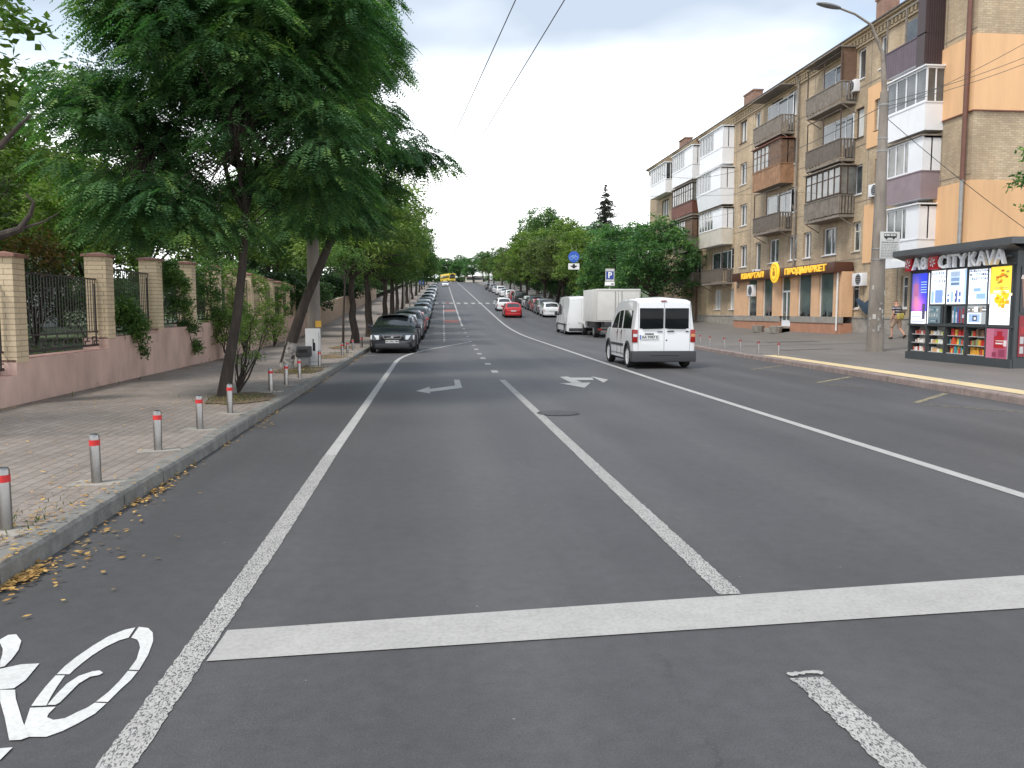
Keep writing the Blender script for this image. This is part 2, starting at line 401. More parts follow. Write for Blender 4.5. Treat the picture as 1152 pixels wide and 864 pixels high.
def disc(c, r, n=24, ax='Y'):
    out = []
    for i in range(n):
        a = 2*PI*i/n
        out.append((c[0]+r*math.cos(a), c[1], c[2]+r*math.sin(a)) if ax == 'Y' else ((c[0], c[1]+r*math.cos(a), c[2]+r*math.sin(a)) if ax == 'X' else (c[0]+r*math.cos(a), c[1]+r*math.sin(a), c[2])))
    return out
def ribbon(name, f0, f1, ys, m, h0=0, h1=0, kind='structure'):
    mb = MB(); 
    for a, b in zip(ys, ys[1:]):
        mb.quad((f0(a), a, zp(a)+h0), (f1(a), a, zp(a)+h1), (f1(b), b, zp(b)+h1), (f0(b), b, zp(b)+h0))
    return mb
def grid(name, xs_of, ys, zf, m):
    v = []; f = []; n = len(xs_of(ys[0]))
    for y in ys: v += [(x, y, zf(x, y)) for x in xs_of(y)]
    for j in range(len(ys)-1):
        for i in range(n-1): f.append((j*n+i, j*n+i+1, (j+1)*n+i+1, (j+1)*n+i))
    me = bpy.data.meshes.new(name); me.from_pydata(v, [], f); me.materials.append(M[m]); return link(name, me)
# ---------------------------------------------------------------- setting
YS = [-18+i*2.0 for i in range(0, 34)]+[50+4*i for i in range(0, 78)]
YS = sorted(set(YS+[28, 34, 10]))
def lin(a, b, n): return [a+(b-a)*i/(n-1) for i in range(n)]
tag(grid('ground', lambda y: lin(-700, -60, 8)+lin(-40, 80, 13)+lin(120, 700, 6), [-60]+[y for y in YS if y > -18 or y == -18]+[420, 500, 700, 1000, 1600, 2600], lambda x, y: zp(y)-.06, 'soil'), kind='structure')
tag(grid('road', lambda y: lin(klx(y)-.05, krx(y)+.05, 7), YS, lambda x, y: zp(y), 'asphalt'), kind='structure')
tag(grid('left_pavement', lambda y: lin(wlx(y)-.15, klx(y)-.16, 6), YS, lambda x, y: zp(y)+.12, 'paving'), kind='structure')
tag(grid('right_pavement', lambda y: [krx(y)+.19, 13.5+max(0, krx(y)-12.5), 16+max(0, krx(y)-14), 20.3+max(0, krx(y)-17.8), 22+max(0, krx(y)-17.7), 34, 60], YS, lambda x, y: zp(y)+.13+rise(x), 'asphalt_walk'), kind='structure')
tag(grid('garden_lawn', lambda y: [-120, -60, -30, -15, wlx(y)-.25], YS, lambda x, y: zp(y)+.72+.02*min(20, max(0, -7-x)), 'lawn'), kind='structure')
tag(grid('verge', lambda y: [24+max(0, krx(y)-15)*.1, 30, 60, 130], [y for y in YS if y > 84], lambda x, y: zp(y)+.13+rise(x)+.012, 'lawn'), kind='structure')
# kerbs: blocks with small joints
def kerb(name, fx, sgn, wid, top, m, ln=1.0, y1=150):
    mb = MB(); y = -16.0
    while y < 330:
        L = ln if y < y1 else 8.0
        a, b = y+.006, y+L-.006; j = random.uniform(-.006, .006); jz = random.uniform(-.006, .006)
        o = sgn*wid; c = .025
        n = len(mb.v)
        for yy in (a, b):
            x = fx(yy)+j; z = zp(yy)
            mb.v += [(x, yy, z-.05), (x+sgn*.008, yy, z+top-c+jz), (x+sgn*c, yy, z+top+jz), (x+o, yy, z+top+jz), (x+o, yy, z-.05)]
        for i in range(4): mb.f.append((n+i, n+i+1, n+5+i+1, n+5+i) if sgn > 0 else (n+i, n+5+i, n+5+i+1, n+i+1)); mb.c.append(None)
        mb.f.append((n, n+1, n+2, n+3, n+4)); mb.f.append((n+9, n+8, n+7, n+6, n+5)); mb.c += [None, None]
        y += L
    return tag(mb.build(name, m), kind='structure')
kerb('left_kerb', klx, -1, .17, .135, 'granite'); kerb('right_kerb', krx, 1, .2, .14, 'kerb_pink')
def strip(name, f0, f1, ys, h, m, zf=None):
    mb = MB()
    for a, b in zip(ys, ys[1:]): mb.quad((f0(a), a, (zf or zp)(a)+h), (f1(a), a, (zf or zp)(a)+h), (f1(b), b, (zf or zp)(b)+h), (f0(b), b, (zf or zp)(b)+h))
    return tag(mb.build(name, m), kind='structure')
ysn = lin(-14, 33, 48)
strip('tactile_strip', lambda y: krx(y)+.33, lambda y: krx(y)+.85, [y for y in ysn if y < 28], .136, 'tactile')
# ---------------------------------------------------------------- road markings
def path(pts, w, h=.004, step=.5, jit=0):
    """ribbon along ground points"""
    P = [Vector((p.x, p.y, 0)) for p in pts]; out = []
    for a, b in zip(P, P[1:]):
        n = max(1, int((b-a).length/step)); out += [a+(b-a)*i/n for i in range(n)]
    out.append(P[-1]); mb = MB(); n = len(out); L = []; Rr = []
    for i, p in enumerate(out):
        d = (out[min(i+1, n-1)]-out[max(i-1, 0)]).normalized(); q = Vector((-d.y, d.x, 0))*w/2
        L.append(p+q*(1+random.uniform(-jit, jit))); Rr.append(p-q*(1+random.uniform(-jit, jit)))
    for i in range(n-1): mb.quad(*[(q.x, q.y, zp(q.y)+h) for q in (Rr[i], Rr[i+1], L[i+1], L[i])])
    return mb
def ext(a, b, d):
    v = (b-a).normalized(); return b+v*d
def smooth_path(pts, it=2):
    for _ in range(it):
        o = [pts[0]]
        for a, b in zip(pts, pts[1:]): o += [a*.75+b*.25, a*.25+b*.75]
        o.append(pts[-1]); pts = o
    return pts
st = lambda o: tag(o, kind='structure')
lft = [R(132, 862), R(237, 712), R(440, 414.5)]
lft[0] = ext(lft[1], lft[0], 6)
st(path([lft[0], R(300, 620), R(372, 512)], .135, step=.03, jit=.07).build('bike_lane_line', 'paint_structured'))
bend = smooth_path([R(372, 512), R(400, 472.5), R(440, 414.5), R(449, 402.5), R(471, 395.5), R(495, 391), R(528, 384.5)])
st(path(bend, .13).build('bike_lane_line', 'paint_plain'))
c0, c1 = R(822, 669), R(565, 427.5)
st(path([c0, c1], .135, step=.03, jit=.07).build('lane_line', 'paint_structured'))
dots = [R(x, y) for x, y in ((556, 418), (548.5, 409.5), (543, 403), (539, 398), (535.5, 393), (532.5, 388.5), (529, 384), (526, 378.5), (523.5, 374), (521.5, 370))]
mb = MB()
for p in dots:
    q = path([p-Vector((0, .42, 0)), p+Vector((.02, .42, 0))], .17); n = len(mb.v); mb.v += q.v; mb.f += [tuple(i+n for i in f) for f in q.f]; mb.c += q.c
st(mb.build('lane_dashes', 'paint_plain'))
def upath(u, y0, y1, w, h=.004, step=4):
    ys = lin(y0, y1, max(2, int((y1-y0)/step))); mb = MB()
    for a, b in zip(ys, ys[1:]): mb.quad((sh(a)+u(a)-w/2, a, zp(a)+h), (sh(a)+u(a)+w/2, a, zp(a)+h), (sh(b)+u(b)+w/2, b, zp(b)+h), (sh(b)+u(b)-w/2, b, zp(b)+h))
    return mb
pL = R(520, 367); uL = pL.x-sh(pL.y)
st(upath(lambda y: uL, pL.y, 322, .16).build('lane_line', 'paint_plain'))
rp = [R(1152, 558), R(900, 478.6), R(719.6, 421.9), R(600, 381.6)]
rp = [ext(rp[1], rp[0], 9)]+rp; e = rp[-1]; uR = e.x-sh(e.y)
st(path(smooth_path(rp, 1), .14).build('centre_line', 'paint_plain'))
st(upath(lambda y: uR, e.y, 325, .16).build('centre_line', 'paint_plain'))
# stop line
a, b, c, d = G(232, 745), G(1152, 685), G(1152, 648), G(256, 710)
b2, c2 = ext(a, b, 1.2), ext(d, c, 1.2)
mb = MB()
for i in range(10):
    t0, t1 = i/10, (i+1)/10; q = [a.lerp(b2, t0), a.lerp(b2, t1), d.lerp(c2, t1), d.lerp(c2, t0)]; mb.quad(*[(p.x, p.y, .0055) for p in q])
st(mb.build('stop_line', 'paint_stop'))
a, b = G(908, 763), G(1018, 864); b = ext(a, b, 3)
st(path([a, b], .15, .0045, .025, .10).build('approach_line', 'paint_structured'))
st(path([G(886, 760), G(905, 757.5), G(926, 758)], .030, .0062, .012, .6).build('approach_line', 'paint_plain'))
# arrows (image outline dropped on the ground: flat paint)
def gpoly(mb, pts, h=.005, f=None):
    mb.poly([(p.x, p.y, h) for p in [G(*(f(*q) if f else q), h) for q in pts]])
f4 = lambda x, y: (440+x/2.504, 370+y/2.504)
mb = MB()
gpoly(mb, [(70, 175), (110, 182), (108, 163)], f=f4); gpoly(mb, [(108, 177.5), (200, 166), (193, 158), (108, 169)], f=f4); gpoly(mb, [(180, 160), (200, 166), (193, 143), (177, 143)], .0056, f=f4)
st(mb.build('left_turn_arrow', 'paint_plain'))
mb = MB()
gpoly(mb, [(475, 135), (508, 152), (538, 151), (497, 134)], f=f4); gpoly(mb, [(497, 137), (505, 144), (570, 144), (567, 137)], .0056, f=f4)
gpoly(mb, [(474, 153), (545, 166), (562, 151)], .006, f=f4); gpoly(mb, [(563, 133), (598, 151), (612, 143)], .0062, f=f4)
st(mb.build('forked_arrow', 'paint_plain'))
# bicycle symbol
f3 = lambda x, y: (x/3.84, 640+y/3.84)
mb = MB()
def ringseg(o, i, off=(0, 0)):
    for k in range(len(o)-1):
        pts = [o[k], i[k], i[k+1], o[k+1]]
        P = [G(*f3(*q), .005) for q in pts]; mb.poly([(p.x+off[0], p.y+off[1], .005) for p in P][::-1])
SEG = [([(585, 253), (540, 262), (470, 290), (400, 332), (330, 380), (280, 420), (245, 455)], [(555, 297), (515, 308), (455, 337), (395, 375), (350, 410), (320, 435), (300, 455)]),
       ([(240, 460), (195, 510), (160, 555), (135, 592)], [(280, 460), (245, 510), (218, 555), (200, 590)]),
       ([(465, 575), (520, 520), (565, 480), (595, 442)], [(415, 573), (470, 530), (515, 485), (553, 440)]),
       ([(600, 437), (640, 370), (662, 310), (660, 275), (640, 255), (600, 250)], [(557, 435), (590, 390), (605, 340), (600, 318), (592, 305), (567, 297)]),
       ([(130, 600), (104, 680), (125, 725), (200, 725), (270, 700), (340, 665), (410, 625), (460, 580)], [(240, 595), (210, 625), (203, 640), (230, 652), (280, 645), (340, 615), (375, 600), (410, 578)])]
for o, i in SEG: ringseg(o, i)
w1 = G(*f3(400, 480)); 
for o, i in SEG: ringseg(o, i, (-.98, -.12))
gpoly(mb, [(205, 587), (245, 540), (290, 495), (340, 462), (400, 442), (430, 438), (445, 448), (430, 458), (390, 465), (340, 495), (300, 535), (260, 575), (240, 587)][::-1], .0062, f3)
gpoly(mb, [(-150, 430), (-150, 560), (0, 520), (60, 515), (110, 480), (170, 408), (90, 412), (0, 432)], .0062, f3)
gpoly(mb, [(0, 522), (0, 570), (20, 640), (40, 740), (90, 738), (125, 725), (106, 675), (100, 665), (68, 560), (65, 522)], .0065, f3)
gpoly(mb, [(-120, 300), (0, 320), (12, 345), (10, 370), (0, 400), (0, 425), (20, 420), (50, 390), (80, 350), (92, 310), (70, 282), (35, 285), (0, 305)], .0068, f3)
gpoly(mb, [(-90, 790), (0, 825), (55, 770), (0, 775)], .0068, f3)
st(mb.build('bicycle_symbol', 'paint_bike'))
# bus-stop markings, yellow
for p, q, w in (((919.5, 430.7), (957, 424), .12), ((1030, 453.3), (1064, 442.7), .12), ((1038, 455), (1152, 464), .06), ((844.6, 416), (880, 411.3), .1), ((925, 432), (974, 436), .05)):
    st(path([G(*p), G(*q)], w, .0045).build('bus_stop_marking', 'paint_yellow'))
# crossing and the bike lane beyond, parking bays
Yc = R(520, 342).y
mb = MB()
for i in range(9):
    u = -1.0+i*1.02; x = sh(Yc)+u
    mb.quad(*[(xx, yy, zp(yy)+.009) for xx, yy in ((x, Yc), (x+.5, Yc), (x+.5, Yc+4), (x, Yc+4))])
st(mb.build('zebra_crossing', 'paint_plain'))
for yc in (R(508, 363).y, R(506, 350).y, Yc):
    x0 = sh(yc)+.25; st(MB().quad(*[(xx, yy, zp(yy)+.006) for xx, yy in ((x0, yc-.5), (sh(yc)+uL-.12, yc-.5), (sh(yc)+uL-.12, yc+3.4), (x0, yc+3.4))]).build('red_bike_patch', 'paint_red'))
    st(MB().quad(*[(xx, yy, zp(yy)+.0065) for xx, yy in ((x0, yc-1.1), (sh(yc)+uL-.1, yc-1.1), (sh(yc)+uL-.1, yc-.75), (x0, yc-.75))]).build('bike_patch_edge', 'paint_plain'))
for y0 in range(44, 84, 3): st(upath(lambda y: .2, y0, y0+1.6, .12, .005, 1).build('bay_edge', 'paint_plain'))
st(upath(lambda y: .2, 84, 112, .10, .005).build('bay_edge', 'paint_plain'))
for k, y0 in enumerate((36.5, 39.0, 44.5, 50, 56, 58.5, 61, 63.5, 66, 71)):
    st(path([Vector((klx(y0)+.3, y0, 0)), Vector((sh(y0)+.15, y0+.25, 0))], .12, .005).build('bay_line', 'paint_plain'))
st(path([R(441, 400)+Vector((-1.2, 0, 0)), R(441, 400)+Vector((-.6, .2, 0))], .1).build('bay_line', 'paint_plain'))
# manholes and patches
def mcover(p, r, label):
    t = empty('manhole_cover', (p.x, p.y, p.z), 0, label, 'manhole cover')
    MB().poly(disc((0, 0, .012), r*.86, 28, 'Z')).build('lid', 'iron2', t)
    mb = MB(); n = 28
    for i in range(n):
        a0, a1 = 2*PI*i/n, 2*PI*(i+1)/n
        mb.quad(*[(r*k*math.cos(a), r*k*math.sin(a), .010 if k > .9 else .013) for k, a in ((.88, a0), (1, a0), (1, a1), (.88, a1))])
    mb.build('rim_ring', 'iron2', t)
mat('iron2', (.05, .047, .045), .55, .3, 20, .8, 25, metal=.4)
mcover(G(628, 465), .34, 'round iron manhole cover in the asphalt right of the lane line')
mat('patch', (.10, .095, .088), .9, .2, 5, .4, 60)
for (x0, x1, y0, y1) in ((13.2, 15.4, 30.2, 30.75), (12.6, 19, 34, 34.22), (15.5, 18, 36.6, 37.6)):
    mb = MB(); xs = lin(x0, x1, 9)
    for a, b in zip(xs, xs[1:]): mb.quad((a, y0, rise(a)+.136), (b, y0, rise(b)+.136), (b, y1, rise(b)+.136), (a, y1, rise(a)+.136))
    st(mb.build('pavement_patch', 'patch'))
# ================================================================ apartment building
BX = 22.0
def bz(px, py): p = OX(px, py, BX); return p
E3 = 1/3.0875
def r6(x, y): return (720+x*E3, 100+y*E3)
def r7(x, y): return (900+x/3.087, y/3.087)
Y0 = OX(1092, 200, BX).y            # near corner
Y1 = OX(731.5, 210, BX).y           # far corner
ZT = OX(*r6(455, 20), BX).z         # eaves
ZB = .35
bld = empty('apartment_building', (BX, Y0, 0), 0, 'five-storey yellow brick apartment block with mismatched balconies and orange plaster patches', 'apartment building')
def bobj(mb, name, m, parent=None, **k):      # geometry authored in world coordinates, stored relative to the building
    par = parent or bld
    o = mb.build(name, m, par, **k); o.data.transform(Matrix.Translation((-BX, -Y0, 0)) if par is bld or par.parent is bld else Matrix()); return o
FZ = [1.75, 4.72, 7.62, 10.5, 13.42]   # sill heights, floors 1..5
WH = 1.5
wins = []   # (y0,y1,z0,z1,kind)
def win(px0, px1, py, fl, kind='pvc', z0=None, z1=None):
    a = OX(px0, py, BX).y; b = OX(px1, py, BX).y
    wins.append((min(a, b), max(a, b), z0 if z0 else FZ[fl-1], z1 if z1 else FZ[fl-1]+WH, kind))
for fl, py in ((5, 160), (4, 200), (3, 245), (2, 290), (1, 337)):
    win(*[720+v*E3 for v in (310, 326)], py, fl, 'wood' if fl in (4, 2) else 'pvc')
    if fl > 1: win(*[720+v*E3 for v in (347, 370)], py, fl, 'dark' if fl == 5 else 'pvc')
    if fl > 1: win(*[720+v*E3 for v in (514, 543)], py, fl, 'pvc')
for fl, py in ((2, 290), (5, 130)): win(*[720+v*E3 for v in (400, 419)], py, fl, 'pvc', z0=FZ[fl-1]-(.5 if fl == 2 else 0))
win(*[720+v*E3 for v in (447, 481)], 285, 2); win(*[720+v*E3 for v in (457, 495)], 125, 5, 'dark')
win(*[720+v*E3 for v in (568, 595)], 275, 2); win(*[720+v*E3 for v in (635, 683)], 270, 2)
win(*[720+v*E3 for v in (258, 281)], 337, 1); 
for (a, b, fl, py, k) in ((200, 228, 5, 70, 'pvc'), (193, 222, 4, 137, 'dark'), (186, 216, 3, 200, 'pvc'), (182, 210, 2, 263, 'wood')): win(900+a/3.087, 900+b/3.087, py, fl, k)
win(990, 997, 60, 5, 'pvc'); win(985, 992, 125, 4, 'white'); win(984, 989, 195, 3, 'dark'); win(983, 988, 255, 2, 'pvc')
win(957.5, 967, 330, 1, 'curtain'); win(1013, 1021, 330, 1, 'curtain')
win(744, 752, 250, 4, 'dark'); win(744, 752, 300, 3, 'pvc'); win(733, 738, 280, 3, 'pvc'); win(744, 752, 315, 2, 'pvc')
for fl, py in ((5, 180), (4, 220), (3, 255), (2, 295)): win(720+197*E3, 720+210*E3, py, fl, 'wood')
# doors/windows behind the balconies (dark openings)
def cell_wall(y0, y1, z0, z1, holes, X, rv):
    ys = sorted(set([y0, y1]+[h[0] for h in holes]+[h[1] for h in holes])); zs = sorted(set([z0, z1]+[h[2] for h in holes]+[h[3] for h in holes]))
    mb = MB()
    for a, b in zip(ys, ys[1:]):
        for c, d in zip(zs, zs[1:]):
            my, mz = (a+b)/2, (c+d)/2
            if any(h[0] < my < h[1] and h[2] < mz < h[3] for h in holes): continue
            mb.quad((X, b, c), (X, a, c), (X, a, d), (X, b, d))
    for h in holes:
        mb.quad((X, h[0], h[2]), (X, h[1], h[2]), (X+rv, h[1], h[2]), (X+rv, h[0], h[2])); mb.quad((X, h[0], h[3]), (X+rv, h[0], h[3]), (X+rv, h[1], h[3]), (X, h[1], h[3]))
        mb.quad((X, h[0], h[2]), (X+rv, h[0], h[2]), (X+rv, h[0], h[3]), (X, h[0], h[3])); mb.quad((X, h[1], h[2]), (X, h[1], h[3]), (X+rv, h[1], h[3]), (X+rv, h[1], h[2]))
    return mb
# drop overlapping windows
ww = []
for w in wins:
    if w[0] < Y0+.2 or w[1] > Y1: continue
    if all(w[1] <= v[0]+.02 or w[0] >= v[1]-.02 or w[3] <= v[2] or w[2] >= v[3] for v in ww): ww.append(w)
wall = cell_wall(Y0, Y1, ZB, ZT, ww, BX, .22)
DEP = 12.5
wall.quad((BX, Y0, ZB), (BX+DEP, Y0, ZB), (BX+DEP, Y0, ZT), (BX, Y0, ZT)); wall.quad((BX+DEP, Y1, ZB), (BX, Y1, ZB), (BX, Y1, ZT), (BX+DEP, Y1, ZT)); wall.quad((BX+DEP, Y0, ZB), (BX+DEP, Y1, ZB), (BX+DEP, Y1, ZT), (BX+DEP, Y0, ZT))
bobj(wall, 'wall', 'wall_brick')
# panel joints and plinth
mb = MB()
for z in (4.3, 7.2, 10.05, 12.98): mb.box(BX-.012, BX+.01, Y0, Y1, z, z+.035)
y = Y0+2.0
while y < Y1: mb.box(BX-.010, BX+.01, y, y+.03, 1.4, ZT-.5); y += 3.05
bobj(mb, 'panel_joints', 'grey_old')
bobj(MB().box(BX-.07, BX+.02, Y0-.07, Y1+.07, .2, 1.25).box(BX-.1, BX+.02, Y0-.1, Y1+.1, 1.25, 1.33).box(BX+.02, BX+DEP+.05, Y0-.07, Y0+.02, .2, 1.25), 'plinth', 'concrete')
mb = MB()
for k, (o, z0, z1) in enumerate(((.10, ZT-.50, ZT-.40), (.16, ZT-.12, ZT), (.34, ZT+.002, ZT+.14))): mb.box(BX-o, BX+.15, Y0-o, Y1+o, z0, z1).box(BX+.15, BX+DEP, Y0-o, Y0+.1, z0, z1)
y = Y0
while y < Y1: mb.box(BX-.14, BX+.02, y, y+.16, ZT-.38, ZT-.13); y += .32
x = BX+.15
while x < BX+DEP: mb.box(x, x+.16, Y0-.14, Y0+.02, ZT-.38, ZT-.13); x += .32
bobj(mb, 'cornice', 'cornice')
mb = MB(); a, b = BX-.42, BX+DEP+.42; c, d = Y0-.42, Y1+.42; zr = ZT+.15; zh = ZT+1.9; mx = (a+b)/2
mb.quad((a, d, zr), (a, c, zr), (mx, c+5, zh), (mx, d-5, zh)); mb.quad((b, c, zr), (b, d, zr), (mx, d-5, zh), (mx, c+5, zh)); mb.poly([(a, c, zr), (b, c, zr), (mx, c+5, zh)]); mb.poly([(b, d, zr), (a, d, zr), (mx, d-5, zh)]); mb.box(a, b, c, d, zr-.06, zr-.004)
bobj(mb, 'roof', 'roof_sheet')
for px0, px1, py in ((764, 777, 163), (837, 853, 112), (986, 998, 5)):
    xx = BX+2.4; q0 = OX(px0, py, xx).y; q1 = OX(px1, py, xx).y; zt = OX(px0, py-(3 if px0 < 980 else 3), xx).z
    q1 = max(q1, q0-2.0); bobj(MB().box(xx, xx+.7, q1, q0, ZT+.3, zt).box(xx-.06, xx+.76, q1-.06, q0+.06, zt, zt+.1), 'chimney', 'chimney_brick')
for px0, px1, py in ((777, 790, 152), (910, 928, 58), (821, 831, 124)):
    xx = BX+1.6; q0 = OX(px0, py, xx).y; q1 = max(OX(px1, py, xx).y, q0-2.2); z = ZT+1.05
    bobj(MB().box(xx, xx+1.2, q1+.15, q0-.15, ZT+.35, z).box(xx-.2, xx+1.4, q1, q0, z, z+.08), 'roof_vent', 'galv' if px0 < 800 else 'roof_sheet')
# orange insulation patches
def patch_wall(name, y0, y1, z0, z1, holes=(), X=BX-.06):
    mb = cell_wall(y0, y1, z0, z1, [h for h in holes], X, .06)
    mb.quad((X, y0, z0), (X+.06, y0, z0), (X+.06, y0, z1), (X, y0, z1)).quad((X, y1, z1), (X+.06, y1, z1), (X+.06, y1, z0), (X, y1, z0)).quad((X, y0, z1), (X+.06, y0, z1), (X+.06, y1, z1), (X, y1, z1)).quad((X, y1, z0), (X+.06, y1, z0), (X+.06, y0, z0), (X, y0, z0))
    bobj(mb, name, 'orange_plaster')
ya = OX(992, 130, BX).y; yb = OX(977, 130, BX).y
for z0, z1 in ((9.75, 12.75), (4.05, 6.95)):
    hs = [h for h in ww if ya-.0 < h[0] and h[1] < yb+.0 and h[2] > z0 and h[3] < z1]
    patch_wall('plaster_patch', ya, yb, z0, z1, hs)
    patch_wall('plaster_patch', Y0-.06, OX(1052, 200, BX).y, z0, z1)
    bobj(MB().box(BX+.001, BX+DEP, Y0-.062, Y0-.001, z0, z1), 'plaster_patch', 'orange_plaster')
    bobj(MB().box(BX-.085, BX+DEP, Y0-.085, Y0-.063, z0-.05, z0).box(BX-.085, BX-.061, Y0-.0629, OX(1052, 200, BX).y, z0-.05, z0), 'drip_edge', 'sheet_redbrown')
# windows
def window_part(w):
    y0, y1, z0, z1, k = w; X = BX+.12; mb = MB(); t = .07; e = .002
    fm = {'pvc': 'white_plastic', 'white': 'white_plastic', 'wood': 'cream_panel', 'dark': 'wood_dark', 'curtain': 'white_paint'}[k]
    mb.box(X, X+.07, y0+e, y0+t, z0+e, z1-e).box(X, X+.07, y1-t, y1-e, z0+e, z1-e).box(X, X+.07, y0+t, y1-t, z0+e, z0+t).box(X, X+.07, y0+t, y1-t, z1-t, z1-e)
    wd = y1-y0; n = 1 if wd < 1.0 else (2 if wd < 1.9 else 3)
    for i in range(1, n):
        yc = y0+wd*i/n; mb.box(X-.01, X+.06, yc-.035, yc+.035, z0+t, z1-t)
    if k in ('wood', 'curtain'): mb.box(X+.01, X+.06, y0+t, y1-t, z1-.50, z1-.45)
    mb.box(BX-.06, BX+.10, y0-.04, y1+.04, z0-.05, z0-.004)
    f = bobj(mb, 'window', fm)
    g = MB().quad((X+.04, y1-t, z0+t), (X+.04, y0+t, z0+t), (X+.04, y0+t, z1-t), (X+.04, y1-t, z1-t)).build('pane', 'win_glass', f); g.data.transform(Matrix.Translation((-BX, -Y0, 0)))
    if random.random() < .55 or k == 'curtain':
        c0 = y0+t; c1 = y0+t+(wd-2*t)*random.choice((.3, .45, 1)); X2 = X+.037
        g = MB().quad((X2, c1, z0+t), (X2, c0, z0+t), (X2, c0, z1-t), (X2, c1, z1-t)).build('curtain', 'curtain', f); g.data.transform(Matrix.Translation((-BX, -Y0, 0)))
for w in ww: window_part(w)
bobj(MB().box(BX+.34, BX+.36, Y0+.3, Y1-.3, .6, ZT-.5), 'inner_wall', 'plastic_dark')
# down pipes
def dpipe(px, py, z0, z1, m, r=.07, x=BX-.14):
    y = OX(px, py, BX).y; mb = MB(); mb.tube([(x, y, z0), (x, y, z1-.5), (x+.02, y, z1-.4), (x-.2, y, z1)], r, 8)
    for z in lin(z0+1, z1-1, 6): mb.box(x-r-.01, BX, y-.02, y+.02, z, z+.04)
    bobj(mb, 'drain_pipe', m, smooth=True)
dpipe(786.5, 250, .5, ZT, 'pipe_brown'); dpipe(898, 200, 3.6, ZT, 'grey_old', .06); dpipe(721+548*E3+.5, 150, 3.6, 8, 'grey_old', .05)
yp = Y0+.25
mb = MB(); mb.tube([(BX-.2, yp, 7.0), (BX-.2, yp, ZT-.4)], .10, 10); bobj(mb, 'drain_pipe', 'pipe_brown', smooth=True)
mb = MB(); mb.tube([(BX-.2, yp, .6), (BX-.2, yp, 7.0)], .085, 10); bobj(mb, 'drain_pipe', 'galv', smooth=True)
